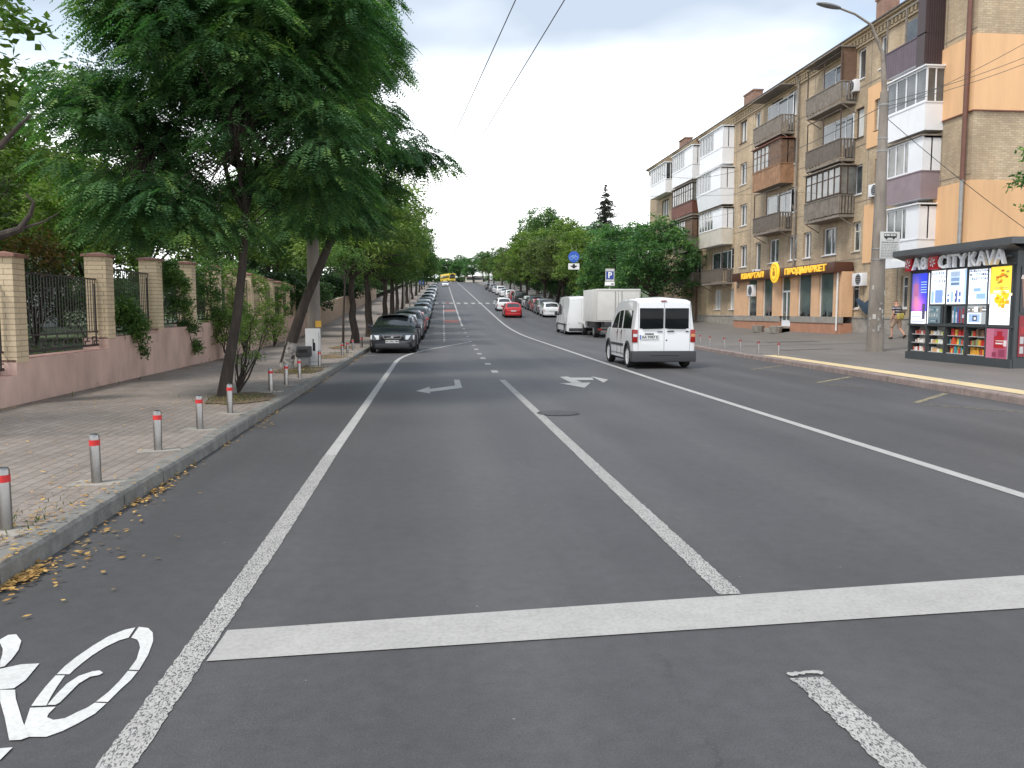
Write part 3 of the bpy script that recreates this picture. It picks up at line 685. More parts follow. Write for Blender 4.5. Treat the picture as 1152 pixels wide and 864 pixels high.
# ---------------------------------------------------------------- balconies
def balcony(px0, px1, py, fl, style, dep=.85, pm=None, tilt=0.0, side=None):
    """px0..px1 of the front in the photograph"""
    xf = BX-dep; a = OX(px1, py, xf).y; b = OX(px0, py, xf).y; y0, y1 = min(a, b), max(a, b)
    z0 = FZ[fl-1]-.98; T = Matrix.Translation((-BX, -Y0, 0)); xf = BX-dep
    s = MB(); s.box(xf, BX-.002, y0, y1, z0-.14, z0)
    sl = bobj(s, 'balcony', 'grey_old' if 'open' in style or 'wood' in style else (pm or 'white_plastic'))
    def sub(mb, n, m): o = mb.build(n, m, sl); o.data.transform(T); return o
    ph = 1.0; top = 2.50
    pm = pm or {'white': 'white_plastic', 'siding': 'cream_panel', 'wood': 'rust_panel', 'open': 'grey_old', 'openrail': 'rail_dark', 'purple': 'sheet_purple', 'mauve': 'sheet_mauve', 'woodgrey': 'grey_old'}[style]
    zp0, zp1 = z0, z0+ph
    p = MB()
    if style in ('open', 'openrail', 'woodgrey'):
        n = int((y1-y0)/.145)
        zb_ = zp0+.05
        for i in range(n+1):
            y = y0+(y1-y0)*i/n; p.box(xf-.035, xf-.005, y-.055, y+.05, zb_+random.uniform(-.02, .02), zp1-.06)
        m_ = int(dep/.145)
        for i in range(m_):
            x = xf+dep*i/m_+.06; p.box(x-.05, x+.055, y0-.03, y0-.004, zb_, zp1-.06); p.box(x-.05, x+.055, y1+.004, y1+.03, zb_, zp1-.06)
        p.box(xf-.06, xf+.03, y0-.05, y1+.05, zp1-.05, zp1).box(xf+.03, BX-.003, y0-.05, y0+.02, zp1-.05, zp1).box(xf+.03, BX-.003, y1-.02, y1+.05, zp1-.05, zp1)
        for yy in (y0+.02, y1-.02): p.bar((xf+.05, yy, z0-.14), (BX-.005, yy, z0-.6), .04)
    else:
        o = tilt
        p.quad((xf-.003, y1+.003, zp0-.15), (xf-.003, y0-.003, zp0-.15), (xf-.003-o, y0-.003, zp1), (xf-.003-o, y1+.003, zp1))
        p.poly([(xf-.003, y0-.003, zp0-.15), (BX-.003, y0-.003, zp0-.15), (BX-.003, y0-.003, zp1), (xf-.003-o, y0-.003, zp1)])
        p.poly([(BX-.003, y1+.003, zp0-.15), (xf-.003, y1+.003, zp0-.15), (xf-.003-o, y1+.003, zp1), (BX-.003, y1+.003, zp1)])
        if style in ('siding',):
            for z in np.arange(zp0-.1, zp1, .12): p.box(xf-.012, xf-.002, y0-.01, y1+.01, z, z+.012).box(xf, BX, y0-.012, y0-.004, z, z+.012)
        elif style in ('white', 'wood', 'purple'):
            for y in np.arange(y0, y1, .6 if style != 'purple' else .2): p.box(xf-.012-o*.5, xf-.004-o*.5, y, y+.012, zp0-.1, zp1-.02) if not o else None
        p.box(xf-.03-o, xf+.05, y0-.03, y1+.03, zp1, zp1+.05).box(xf+.05, BX-.003, y0-.03, y0+.04, zp1, zp1+.05)
    sub(p, 'parapet', pm)
    xo = xf-tilt
    dark = style in ('wood', 'woodgrey', 'openrail_g')
    if style in ('white', 'siding', 'wood', 'woodgrey', 'mauve') :
        fm = {'white': 'white_plastic', 'siding': 'white_plastic', 'mauve': 'white_plastic', 'wood': 'wood_brown', 'woodgrey': 'wood_dark'}[style]
        f = MB(); z1, z2 = zp1+.05, z0+top; n = max(3, int((y1-y0)/.62)); t = .045
        for i in range(n+1):
            y = y0+(y1-y0)*i/n; f.box(xo, xo+.06, y-t/2-.01, y+t/2+.01, z1, z2)
        f.box(xo-.005, xo+.065, y0-.03, y1+.03, z2-.08, z2).box(xo-.002, xo+.062, y0, y1, z1, z1+.07)
        for yy in (y0, y1):
            f.box(xo+.06, BX-.003, yy-.02, yy+.02, z2-.08, z2-.001).box((xo+BX)/2-.03, (xo+BX)/2+.03, yy-.02, yy+.02, z1, z2-.08)
        if style in ('wood', 'woodgrey'): f.box(xo+.01, xo+.05, y0, y1, z2-.55, z2-.50)
        sub(f, 'glazing_frame', fm)
        g = MB().quad((xo+.03, y1, z1), (xo+.03, y0, z1), (xo+.03, y0, z2), (xo+.03, y1, z2))
        if side != 'solid': g.quad((xo+.03, y0+.002, z1), (BX-.003, y0+.002, z1), (BX-.003, y0+.002, z2), (xo+.03, y0+.002, z2))
        g.quad((BX-.003, y1-.002, z1), (xo+.03, y1-.002, z1), (xo+.03, y1-.002, z2), (BX-.003, y1-.002, z2))
        sub(g, 'glass', 'balcony_glass' if style != 'white' else 'win_glass')
        if side == 'solid':
            s2 = MB().box(xo, BX-.004, y0-.02, y0+.02, z1, z2-.002); s2.box(xo-.012, xo+.05, y0-.02, y0+(y1-y0)*.38, z1, z2-.002); sub(s2, 'side_panel', 'white_plastic' if style in ('white', 'mauve', 'siding') else 'wood_brown')
        sub(MB().box(xo-.12, BX-.003, y0-.1, y1+.1, z2, z2+.06), 'balcony_roof', 'sheet_redbrown' if style == 'wood' else ('white_plastic' if style == 'white' else 'grey_old'))
        for k in range(2):
            yy = y0+(y1-y0)*random.uniform(.1, .6)
            if random.random() < .8: sub(MB().quad((xo+.08, yy+.7, z1), (xo+.08, yy, z1), (xo+.08, yy, z2-.1), (xo+.08, yy+.7, z2-.1)), 'curtain', 'curtain')
    elif style in ('open', 'openrail'):
        f = MB(); z2 = z0+top
        for yy in (y0+.03, y1-.03, (y0+y1)/2): f.box(xf, xf+.05, yy-.025, yy+.025, zp1, z2)
        f.box(xf-.001, xf+.051, y0, y1, z2-.05, z2)
        if side == 'posts': sub(f, 'posts', 'wood_dark')
        # dark doorway and window in the wall behind
        d = MB().box(BX-.012, BX-.004, y0+.25, y1-.25, z0+.9, z0+2.3).box(BX-.012, BX-.004, y0+.25, y0+1.05, z0+.02, z0+.9)
        sub(d, 'balcony_door', 'win_glass')
        fr = MB()
        for yy in (y0+.25, y0+1.05, (y0+y1)/2+.3, y1-.25): fr.box(BX-.03, BX-.013, yy-.04, yy+.04, z0+.9, z0+2.34)
        fr.box(BX-.03, BX-.013, y0+.29, y1-.29, z0+2.27, z0+2.34); sub(fr, 'door_frame', 'white_plastic')
    elif style == 'purple':
        z1, z2 = zp1+.05, z0+2.62
        f = MB()
        for yy in (y1, y0+(y1-y0)*.5): f.box(xo, xo+.06, yy-.04, yy+.04, z1, z2)
        f.box(xo-.002, xo+.062, y0-.03, y1+.03, z2-.09, z2); sub(f, 'glazing_frame', 'grey_old')
        s2 = MB(); n = 16
        for i in range(n):   # corrugated dark metal side
            xa, xb = xo+(BX-xo)*i/n, xo+(BX-xo)*(i+1)/n; k = -.03 if i % 2 else 0
            s2.box(xa, xb, y0-.03+k, y0+.02, zp0-.25, z2+.25)
        s2.box(xo-.03, xo, y0-.03, y0+.55, zp0-.25, z2+.25); sub(s2, 'side_panel', 'sheet_dark')
        sub(MB().quad((BX-.01, y1-.2, z0+.9), (BX-.01, y0+.7, z0+.9), (BX-.01, y0+.7, z0+2.4), (BX-.01, y1-.2, z0+2.4)), 'window_pane', 'win_glass')
        mat('green_wall', (.14, .33, .04), .8); sub(MB().box(BX-.03, BX-.015, y0+.7, y0+1.6, z0+1.0, z0+2.3), 'inner_wall', 'green_wall')
    return sl
# stack A (far left)
balcony(731.5, 749, 200, 5, 'white'); 
# stack B
balcony(756.5, 779, 180, 5, 'white', side='solid'); balcony(756.5, 779, 215, 4, 'woodgrey', pm='sheet_redbrown'); balcony(758, 779, 250, 3, 'woodgrey', side='solid'); balcony(758, 779, 290, 2, 'open')
# stack C
balcony(787.5, 813, 165, 5, 'white', side='solid', tilt=.0); balcony(786.5, 813, 205, 4, 'white', side='solid', tilt=.18); balcony(786.5, 812, 250, 3, 'siding', side='solid', tilt=0); balcony(789.5, 812, 295, 2, 'openrail', side='posts')
# stack D
balcony(848.5, 879, 145, 5, 'open'); balcony(847, 878, 190, 4, 'wood', side='solid'); balcony(848, 876.5, 240, 3, 'openrail', side='posts')
# stack E
balcony(908, 946, 110, 5, 'open', side='posts'); balcony(907.5, 945, 162, 4, 'openrail', side='posts'); balcony(906, 944, 225, 3, 'woodgrey')
# stack F
balcony(997, 1040, 60, 5, 'purple'); balcony(998, 1041, 120, 4, 'white', tilt=0); balcony(998, 1036, 200, 3, 'mauve', side='solid'); balcony(998, 1033, 250, 2, 'white', side='solid')
# canopy above stack E/D top
for a, b, py in ((908, 946, 75), (848, 880, 118)):
    q0 = OX(b, py, BX-.85).y; q1 = OX(a, py, BX-.85).y
    bobj(MB().box(BX-1.0, BX-.004, q0-.1, q1+.1, FZ[4]+1.72, FZ[4]+1.79), 'canopy', 'grey_old')
q = OX(946, 75, BX-.85).y
bobj(MB().box(BX-.85, BX-.004, q-.02, q+.02, FZ[4]+.05, FZ[4]+1.7), 'side_screen', 'wood_brown')
# ---------------------------------------------------------------- shop
SX = 21.3
sy0 = OX(947, 330, SX).y; sy1 = OX(826, 340, SX).y
shop = empty('grocery_shop', (SX, sy0, .4), 0, 'ground-floor grocery shop in orange plaster with brown sign band and gold Cyrillic letters', 'shop')
Ts = Matrix.Translation((-SX, -sy0, -.4))
def sobj(mb, name, m, parent=None, **k): o = mb.build(name, m, parent or shop, **k); o.data.transform(Ts); return o
r6b = lambda x, y: (810+x/5.4857, 280+y/5.4857)
def sY(x, y=300): return OX(*r6b(x, y), SX).y
zs_b = OX(*r6b(560, 425), SX).z; zs_t = OX(*r6b(560, 160), SX).z
holes = []
for a, b in ((170, 226), (262, 322), (478, 560), (608, 697)): holes.append((sY(b), sY(a), zs_b, zs_t+.3, 's'))
door = (sY(432), sY(374), .72, zs_t+.3, 'd'); holes.append(door)
zst = OX(*r6b(700, 150), SX).z+.05
mb = cell_wall(sy0, sy1, 1.32, zst, [(h[0], h[1], max(h[2], 1.32), min(h[3], zst), h[4]) for h in holes], SX, .15)
mb.quad((SX, sy0, 1.32), (BX-.08, sy0, 1.32), (BX-.08, sy0, zst), (SX, sy0, zst)).quad((BX-.08, sy1, 1.32), (SX, sy1, 1.32), (SX, sy1, zst), (BX-.08, sy1, zst))
sobj(mb, 'wall', 'shop_plaster')
d0, d1 = door[0]-.15, door[1]+.15
sobj(MB().box(SX-.06, SX+.1, sy0-.04, d0, .98, 1.32).box(SX-.06, SX+.1, d1, sy1+.04, .98, 1.32), 'sill_band', 'concrete')
sobj(MB().box(SX-.02, BX-.08, sy0, d0, .2, .98).box(SX-.02, BX-.08, d1, sy1, .2, .98), 'base', 'shop_base')
mb = MB()
for i, z in enumerate((.60, .72)): mb.box(SX-.9+.35*i, SX+.1, d0, d1, .3, z)
sobj(mb, 'steps', 'concrete')
for h in holes:
    y0, y1, z0, z1 = h[:4]; X = SX+.1; z0 = max(z0, .72); t = .06; f = MB()
    if h[4] == 's':
        f.box(X, X+.05, y0, y0+t, z0, z1).box(X, X+.05, y1-t, y1, z0, z1).box(X, X+.05, y0, y1, z0, z0+t).box(X, X+.05, y0, y1, z1-t, z1)
        w = sobj(f, 'shop_window', 'white_plastic'); sobj(MB().quad((X+.03, y1, z0), (X+.03, y0, z0), (X+.03, y0, z1), (X+.03, y1, z1)), 'pane', 'shop_glass', w)
        g = MB(); 
        for k in range(9):
            yy = random.uniform(y0+.2, y1-.3); g.box(X+.022, X+.029, yy, yy+random.uniform(.08, .25), z0+.06, z0+random.uniform(.15, .45))
        sobj(g, 'goods', 'plastic_dark', w)
    else:
        zd = 2.75
        f.box(X, X+.06, y0, y0+.09, z0, z1).box(X, X+.06, y1-.09, y1, z0, z1).box(X, X+.06, y0+.09, y1-.09, zd, zd+.1).box(X, X+.06, y0+.09, y1-.09, z0, z0+.35).box(X, X+.06, (y0+y1)/2-.05, (y0+y1)/2+.05, z0+.35, zd)
        w = sobj(f, 'door', 'white_plastic'); sobj(MB().quad((X+.03, y1, z0), (X+.03, y0, z0), (X+.03, y0, z1), (X+.03, y1, z1)), 'pane', 'shop_glass', w)
        sobj(MB().bar((X-.05, (y0+y1)/2+.12, 1.5), (X-.05, (y0+y1)/2+.12, 2.0), .03), 'handle', 'steel', w)
# sign band
zb0 = zst-.04; zb1 = OX(*r6b(800, 68), SX-.4).z
fy0 = OX(*r6b(705, 110), SX-.42).y; fy1 = OX(*r6b(75, 190), SX-.42).y
XB = SX-.42
sobj(MB().box(XB, BX-.09, fy0, fy1, zb0, zb1), 'sign_band', 'sign_brown', bevel=.01)
def bandtext(body, xa, xb, ya):
    ya_, yb_ = OX(*r6b(xa, ya), XB).y, OX(*r6b(xb, ya), XB).y; wd = ya_-yb_
    c = text_mesh(body, .46, .03, 'letters', 'letter_gold', shop, .018, (0, 0, 0), (PI/2, 0, -PI/2))
    k = wd/max(.1, c.dimensions.x if c.dimensions.x else 3); xs = [v.co.x for v in c.data.vertices]; k = wd/(max(xs)-min(xs)); c.data.transform(Matrix.Diagonal((k, 1, 1, 1)))
    c.location = (XB-.035-SX, (ya_+yb_)/2-sy0, (zb0+zb1)/2-.4); return c
bandtext('КВАРТАЛ', 135, 270, 175); bandtext('ПРОДМАРКЕТ', 403, 657, 130)
yc = OX(*r6b(342, 150), XB).y
e = sobj(MB(), 'x', 'sign_brown'); bpy.data.objects.remove(e)
def lens(c, r, th, ax, n=32):
    mb = MB(); rings = [(r, 0), (r, -th), (r*.88, -th-.02), (0.001, -th-.02)]
    for (ra, xa), (rb, xb) in zip(rings, rings[1:]):
        for i in range(n):
            a0, a1 = 2*PI*i/n, 2*PI*(i+1)/n
            P = lambda rr, xx, a: (c[0]+xx, c[1]+rr*math.cos(a), c[2]+rr*math.sin(a))
            mb.quad(P(ra, xa, a0), P(ra, xa, a1), P(rb, xb, a1), P(rb, xb, a0))
    return mb
em = sobj(lens((XB-.005, yc, (zb0+zb1)/2+.05), .62, .08, 'X'), 'emblem', 'emblem_gold')
mb = MB(); c = (XB-.115, yc, (zb0+zb1)/2+.05)
for i in range(32):
    a0, a1 = 2*PI*i/32, 2*PI*(i+1)/32; mb.quad(*[(c[0], c[1]+r*math.cos(a), c[2]+r*math.sin(a)) for r, a in ((.44, a0), (.49, a0), (.49, a1), (.44, a1))])
mb.box(c[0], c[0]+.01, c[1]-.18, c[1]+.18, c[2]-.2, c[2]+.08).box(c[0], c[0]+.01, c[1]-.1, c[1]+.1, c[2]+.12, c[2]+.28)
mat('gold_dark', (.45, .22, .02), .5); sobj(mb, 'emblem_mark', 'gold_dark', em)
# down pipe elbow at the shop's far end
mb = MB(); yy = fy1-.5; mb.tube([(XB+.3, yy+.25, zb0), (XB+.3, yy+.25, zb0-.25), (SX+.3, sy1+.1, zb0-.7), (SX+.3, sy1+.1, .6)], .06, 8); sobj(mb, 'drain_pipe', 'galv', smooth=True)
mb = MB(); mb.tube([(SX-.12, sy0+.25, zb0), (SX-.12, sy0+.25, .6)], .045, 8); sobj(mb, 'drain_pipe', 'white_paint', smooth=True)
# bags and tubs by the shop
for px, py, l in ((853, 362, 'low concrete flower tub with dry shrubs under the left shop windows'), (873, 364, 'low concrete flower tub with dry shrubs beside the shop door')):
    p = OX(px, py, SX-.8); t = empty('flower_tub', (SX-.8, p.y, zp(p.y)+.13+rise(SX-.8)), 0, l, 'flower tub', 'tubs by the shop door')
    mb = MB(); mb.tube([(0, 0, 0), (0, 0, .4)], [.32, .42], 10); mb.build('tub', 'concrete', t)
    FOL.append(('plant', t, .38, .35, .55)) if 'FOL' in globals() else None
# air conditioners
def ac(p, label, w=.85, h=.6, side='X'):
    t = empty('air_conditioner', p, 0, label, 'air conditioner')
    MB().box(-.3, 0, -w/2, w/2, -h/2, h/2).build('casing', 'white_plastic', t, bevel=.02)
    mb = MB().poly([(-.305, q[1], q[2]) for q in disc((0, -.12*w, 0), h*.42, 20, 'X')]); f = mb.build('fan_grille', 'plastic_dark', t)
    mb = MB()
    for k in range(5): mb.box(-.312, -.306, -.12*w-h*.4, -.12*w+h*.4, -h*.3+k*h*.15, -h*.3+k*h*.15+.008)
    mb.build('grille_bars', 'white_paint', t)
    MB().bar((.0, -w*.35, -h/2-.02), (-.3, -w*.35, -h/2-.02), .03).bar((.0, w*.35, -h/2-.02), (-.3, w*.35, -h/2-.02), .03).build('bracket', 'galv', t)
ac(OX(961, 98, BX-.1)+Vector((.1, 0, 0)), 'white air conditioner right of the topmost open balcony')
ac(OX(986, 214, BX-.1)+Vector((.1, 0, 0)), 'small white air conditioner half hidden behind the concrete lamp pole')
ac(OX(968, 314.5, BX-.1)+Vector((.1, 0, 0)), 'white air conditioner with dark fan just right of the shop', 1.0, .65)
ac(OX(848, 327, SX-.02)+Vector((.0, 0, 0)), 'white air conditioner in front of the leftmost shop window', .85, .75)
ac(OX(851.5, 307, BX-.1)+Vector((.1, 0, 0)), 'tiny white air conditioner just above the shop sign band', .7, .45)
# dark blue cloth by the pole
mb = MB(); P = [OX(x, y, BX-.35) for x, y in ((961.5, 337), (964.5, 335.5), (972, 341), (978, 336), (981, 343), (979, 351), (974, 354), (970, 350))]
mb.poly([tuple(p) for p in P]); mb.poly([tuple(p+Vector((.12, .03, 0))) for p in P][::-1])
for i in range(len(P)):
    a, b = P[i], P[(i+1) % len(P)]; o = Vector((.12, .03, 0)); mb.quad(a, a+o, b+o, b)
cl = mb.build('dark_cloth', 'blue_cloth', bevel=.03); tag(cl, 'dark blue bundled cloth hanging on the brick wall just left of the concrete pole', 'cloth')
# ================================================================ kiosk
KX = 14.8
r8 = lambda x, y: (920+x/4.319, 230+y/4.319)
r7b = lambda x, y: (1000+x/5.401, 260+y/5.401)
ky1 = OX(*r8(440, 640), KX).y; ky0 = OX(*r8(948, 640), KX).y; kz0 = .13+rise(KX)+zp(20)
kzt = OX(*r8(440, 320), KX).z; kzr = OX(*r8(448, 262), KX).z
kiosk = empty('coffee_kiosk', (KX, ky0, kz0), 0, 'dark grey street kiosk with white three-dimensional letters and lit advertising panels', 'kiosk')
Tk = Matrix.Translation((-KX, -ky0, -kz0)); KD = 2.3
def kobj(mb, name, m, parent=None, **k): o = mb.build(name, m, parent or kiosk, **k); o.data.transform(Tk); return o
def kY(x, y=400): return OX(*r7b(x, y), KX).y
def kZ(x, y): return OX(*r7b(x, y), KX).z
zsep = kZ(400, 573); zr0 = kZ(400, 585); zlow = kZ(400, 747)
ztop = kZ(400, 232); zmid = kZ(400, 446)
def rect(xa, xb, z0, z1): return (kY(xb), kY(xa), z0, z1)
low = [rect(a, b, zlow, zr0, ) for a, b in ((140, 232), (245, 347), (357, 472), (484, 602))]
ad_pink = rect(612, 742, zlow-.02, zr0)
ad_blue = rect(146, 244, kZ(195, 565), kZ(195, 258)); ad_yel = rect(622, 756, kZ(690, 570), kZ(690, 215))
scr = [rect(260, 352, kZ(305, 443), kZ(305, 240)), rect(356, 482, kZ(420, 443), kZ(420, 232)), rect(490, 612, kZ(550, 443), kZ(550, 232))]
mids = [rect(250, 318, kZ(285, 560), kZ(285, 455)), rect(330, 384, kZ(355, 560), kZ(355, 455)), rect(394, 472, kZ(430, 560), kZ(430, 455)), rect(488, 608, kZ(548, 565), kZ(548, 452))]
hl = [h+('h',) for h in low]+[mids[1]+('h',)]
mb = cell_wall(ky0, ky1, kz0-.1, kzr, hl, KX, .3)
mb.quad((KX, ky1, kz0-.1), (KX, ky1, kzr), (KX+KD, ky1, kzr), (KX+KD, ky1, kz0-.1)).quad((KX, ky0, kz0-.1), (KX+KD, ky0, kz0-.1), (KX+KD, ky0, kzr), (KX, ky0, kzr)).quad((KX+KD, ky0, kz0-.1), (KX+KD, ky1, kz0-.1), (KX+KD, ky1, kzr), (KX+KD, ky0, kzr))
for h in hl: mb.quad((KX+.3, h[1], h[2]), (KX+.3, h[0], h[2]), (KX+.3, h[0], h[3]), (KX+.3, h[1], h[3]))
kobj(mb, 'wall', 'kiosk_dark')
fm = MB(); xk = KX-.035
for xx in (137, 240, 351, 478, 606, 752): y = kY(xx); fm.box(xk, KX-.002, y-.03, y+.03, kz0, kzt)
for z in (zsep, zlow-.05, kzt-.05): fm.box(xk-.004, KX-.003, ky0, ky1, z-.03, z+.03)
fm.box(xk-.03, KX-.004, ky0-.03, ky1+.03, kz0-.08, kz0+.22); fm.box(KX+.01, KX+KD, ky0-.035, ky0-.002, kz0-.08, kz0+.22).box(KX-.004, KX+.09, ky0-.034, ky0-.001, kz0+.22, kzr).box(KX+1.0, KX+1.1, ky0-.034, ky0-.001, kz0+.22, kzr)
kobj(fm, 'frame', 'kiosk_dark')
rz0 = kzr-.0
mb = MB(); o = .42
mb.poly([(KX-o, ky0-.35, rz0+.05), (KX-o, ky1+.35, rz0+.05), (KX-.02, ky1+.3, rz0-.10), (KX-.02, ky0-.3, rz0-.10)])
mb.box(KX-o, KX+KD+.3, ky0-.35, ky1+.35, rz0+.05, rz0+.22); mb.box(KX+.01, KX+KD+.2, ky0-.3, ky1+.3, rz0-.04, rz0+.048)
kobj(mb, 'roof', 'kiosk_roof')
def art(name, r, items, lit=True, bg=(.8, .82, .85), x=KX-.012, parent=None):
    y0, y1, z0, z1 = r[:4]; mb = MB(); mb.box(x-.02, x+.008, y0, y1, z0, z1, bg)
    for (a, b, c, d, col, *lv) in items:   # a..b from the left edge as seen, c..d from the bottom
        e = .0225+(lv[0] if lv else 0)*.0012; X = x-e
        mb.quad((X, y1-(y1-y0)*a, z0+(z1-z0)*c), (X, y1-(y1-y0)*b, z0+(z1-z0)*c), (X, y1-(y1-y0)*b, z0+(z1-z0)*d), (X, y1-(y1-y0)*a, z0+(z1-z0)*d), col)
    return kobj(mb, name, 'artwork_lit' if lit else 'artwork', parent)
it = []; n = 14
for i in range(n):
    for j in range(20):
        u, v = (i+.5)/n, (j+.5)/20
        if v < .26: c = (.8, .82, .88)
        else:
            k = math.exp(-((u-.25)**2/.05+(v-.62)**2/.06)); k2 = math.exp(-((u-.4)**2/.12+(v-.35)**2/.03))
            c = (.03+.25*k+.55*k2, .05+.10*k+.10*k2, .38+.3*u-.2*k-.1*k2)
        it.append((i/n, (i+1)/n, j/20, (j+1)/20, tuple(max(0, min(1, q)) for q in c)))
for k in range(4): it.append((.05, .8-.1*k, .04+.05*k, .06+.05*k, (.25, .3, .5), 1))
for k in range(5): it.append((.55, .9, .62+.05*k, .635+.05*k, (.3, .5, .85), 1))
it.append((.68, .86, .1, .4, (.06, .05, .10), 2)); it.append((.12, .4, .55, .8, (.30, .10, .22), 1))
art('lit_advert', ad_blue, it)
def shelf_art(rows, pal, seed, w=.6):
    rr = random.Random(seed); out = []
    for (z0, z1, n, style) in rows:
        for i in range(n):
            a = .04+(.92)*i/n; c = pal[rr.randrange(len(pal))]; hh = rr.uniform(.65, 1)
            out.append((a, a+.92/n*w, z0, z0+(z1-z0)*hh, c))
            if rr.random() < .5: out.append((a, a+.92/n*w, z0+(z1-z0)*.3, z0+(z1-z0)*.5, (.75, .78, .85), 1))
    return out
BL = [(.10, .16, .35), (.25, .38, .62), (.05, .07, .15), (.45, .55, .7), (.15, .22, .3), (.35, .4, .45)]
art('lit_screen', scr[0], shelf_art([(.03, .45, 3, 0), (.52, .60, 9, 0), (.64, .72, 8, 0), (.76, .84, 9, 0), (.88, .97, 8, 0)], BL, 1)+[(.30, .80, .04, .42, (.16, .25, .62), 2)])
art('lit_screen', scr[1], shelf_art([(.05, .40, 5, 0)], BL, 2)+[(.15, .65, .50, .95, (.42, .52, .66)), (.2, .6, .55, .62, (.1, .15, .25), 1), (.2, .6, .66, .76, (.16, .24, .4), 1), (.2, .6, .8, .92, (.3, .38, .5), 1), (.84, .97, .02, .98, (.35, .5, .8))]+[(.45, .55, .1, .4, (.1, .12, .3), 2)])
art('lit_screen', scr[2], shelf_art([(.70, .78, 10, 0), (.82, .90, 9, 0), (.93, .99, 10, 0)], BL, 3, .8)+[(.06, .94, .06, .62, (.48, .62, .80)), (.12, .55, .12, .55, (.70, .78, .88), 1), (.40, .85, .15, .3, (.22, .35, .6), 2), (.25, .6, .36, .46, (.2, .32, .55), 2)])
art('goods_panel', mids[0], shelf_art([(.03, .3, 4, 0), (.36, .62, 4, 0), (.68, .95, 4, 0)], [(.06, .08, .09), (.2, .3, .34), (.45, .5, .5), (.1, .22, .28)], 4), False, (.22, .30, .34))
art('goods_panel', mids[2], shelf_art([(.02, .98, 7, 0)], [(.35, .05, .06), (.08, .12, .4), (.45, .40, .30), (.15, .18, .22), (.55, .55, .6), (.05, .25, .4)], 5, .95), False, (.12, .14, .18))
art('lit_screen', mids[3], shelf_art([(.66, .95, 9, 0)], [(.1, .1, .1), (.4, .4, .38), (.25, .2, .15), (.6, .6, .58)], 6, .9)+[(.02, .72, .02, .60, (.66, .76, .92)), (.08, .66, .10, .54, (.24, .34, .6), 1), (.28, .52, .16, .46, (.06, .07, .1), 2), (.36, .46, .24, .36, (.7, .7, .7), 3)], True, (.25, .27, .28))
it = [(0, 1, .52, 1, (.95, .62, .06)), (.0, 1, .50, .54, (.95, .8, .45), 1)]
rr = random.Random(8)
for k in range(40):
    a = rr.gauss(.5, .17); c = .42+rr.gauss(0, .055); a = max(.14, min(.86, a)); it.append((a-.08, a+.08, c-.03, c+.035, rr.choice([(.85, .38, .03), (.90, .52, .05), (.75, .25, .02)]), 2))
for k in range(16):
    a = rr.gauss(.5, .12); c = .82+rr.gauss(0, .06); a = max(.14, min(.86, a)); it.append((a-.07, a+.07, c-.02, c+.02, rr.choice([(.35, .12, .02), (.80, .25, .03), (.25, .25, .05)]), 2))
it += [(.2, .8, .62, .65, (.9, .35, .1), 2), (.15, .85, .57, .59, (.98, .9, .7), 2), (.12, .9, .55, .56, (.98, .9, .7), 2), (.42, .5, .08, .30, (.62, .62, .63), 1), (.5, .74, .26, .29, (.62, .62, .63), 1), (.5, .74, .08, .11, (.62, .62, .63), 1), (.74, .80, .11, .26, (.62, .62, .63), 1)]
art('lit_advert', ad_yel, it, bg=(.9, .9, .9))
it = [(0, .35, 0, 1, (.62, .20, .30)), (.35, 1, 0, 1, (.50, .12, .20)), (.38, .85, .35, .75, (.50, .02, .03), 1), (.5, .75, .75, .92, (.45, .02, .04), 1), (.45, .8, .48, .53, (.85, .8, .8), 2), (.45, .8, .58, .61, (.8, .7, .7), 2), (.82, .97, .42, .62, (.88, .75, .75), 2), (.3, .5, .05, .2, (.30, .05, .1), 1), (.6, .9, .05, .3, (.32, .06, .12), 1)]
art('printed_advert', ad_pink, it, False)
# near side: drink advert
mb = MB(); yS = ky0-.012
mb.box(KX+.14, KX+.98, yS-.01, yS+.008, kz0+.3, kz0+1.35, (.25, .03, .04)); mb.box(KX+.14, KX+.98, yS-.01, yS+.008, kz0+1.42, kz0+2.6, (.05, .05, .055))
for j in range(4):
    for i in range(6): mb.quad(*[(KX+.18+i*.13+a, yS-.013, kz0+.38+j*.25+b) for a, b in ((0, 0), (.1, 0), (.1, .18), (0, .18))], random.choice([(.4, .03, .04), (.5, .5, .5), (.3, .02, .03)]))
cup = [(-.22, 0), (.22, 0), (.3, .75), (-.3, .75)]
mb.quad(*[(KX+.45+a, yS-.013, kz0+1.55+b) for a, b in cup], (.30, .16, .12)); mb.quad(*[(KX+.45+a, yS-.0145, kz0+2.28+b) for a, b in ((-.33, 0), (.33, 0), (.3, .1), (-.3, .1))], (.7, .6, .55)); mb.quad(*[(KX+.42+a, yS-.0145, kz0+1.8+b) for a, b in ((-.15, 0), (.15, 0), (.15, .25), (-.15, .25))], (.5, .08, .06))
kobj(mb, 'side_advert', 'artwork')
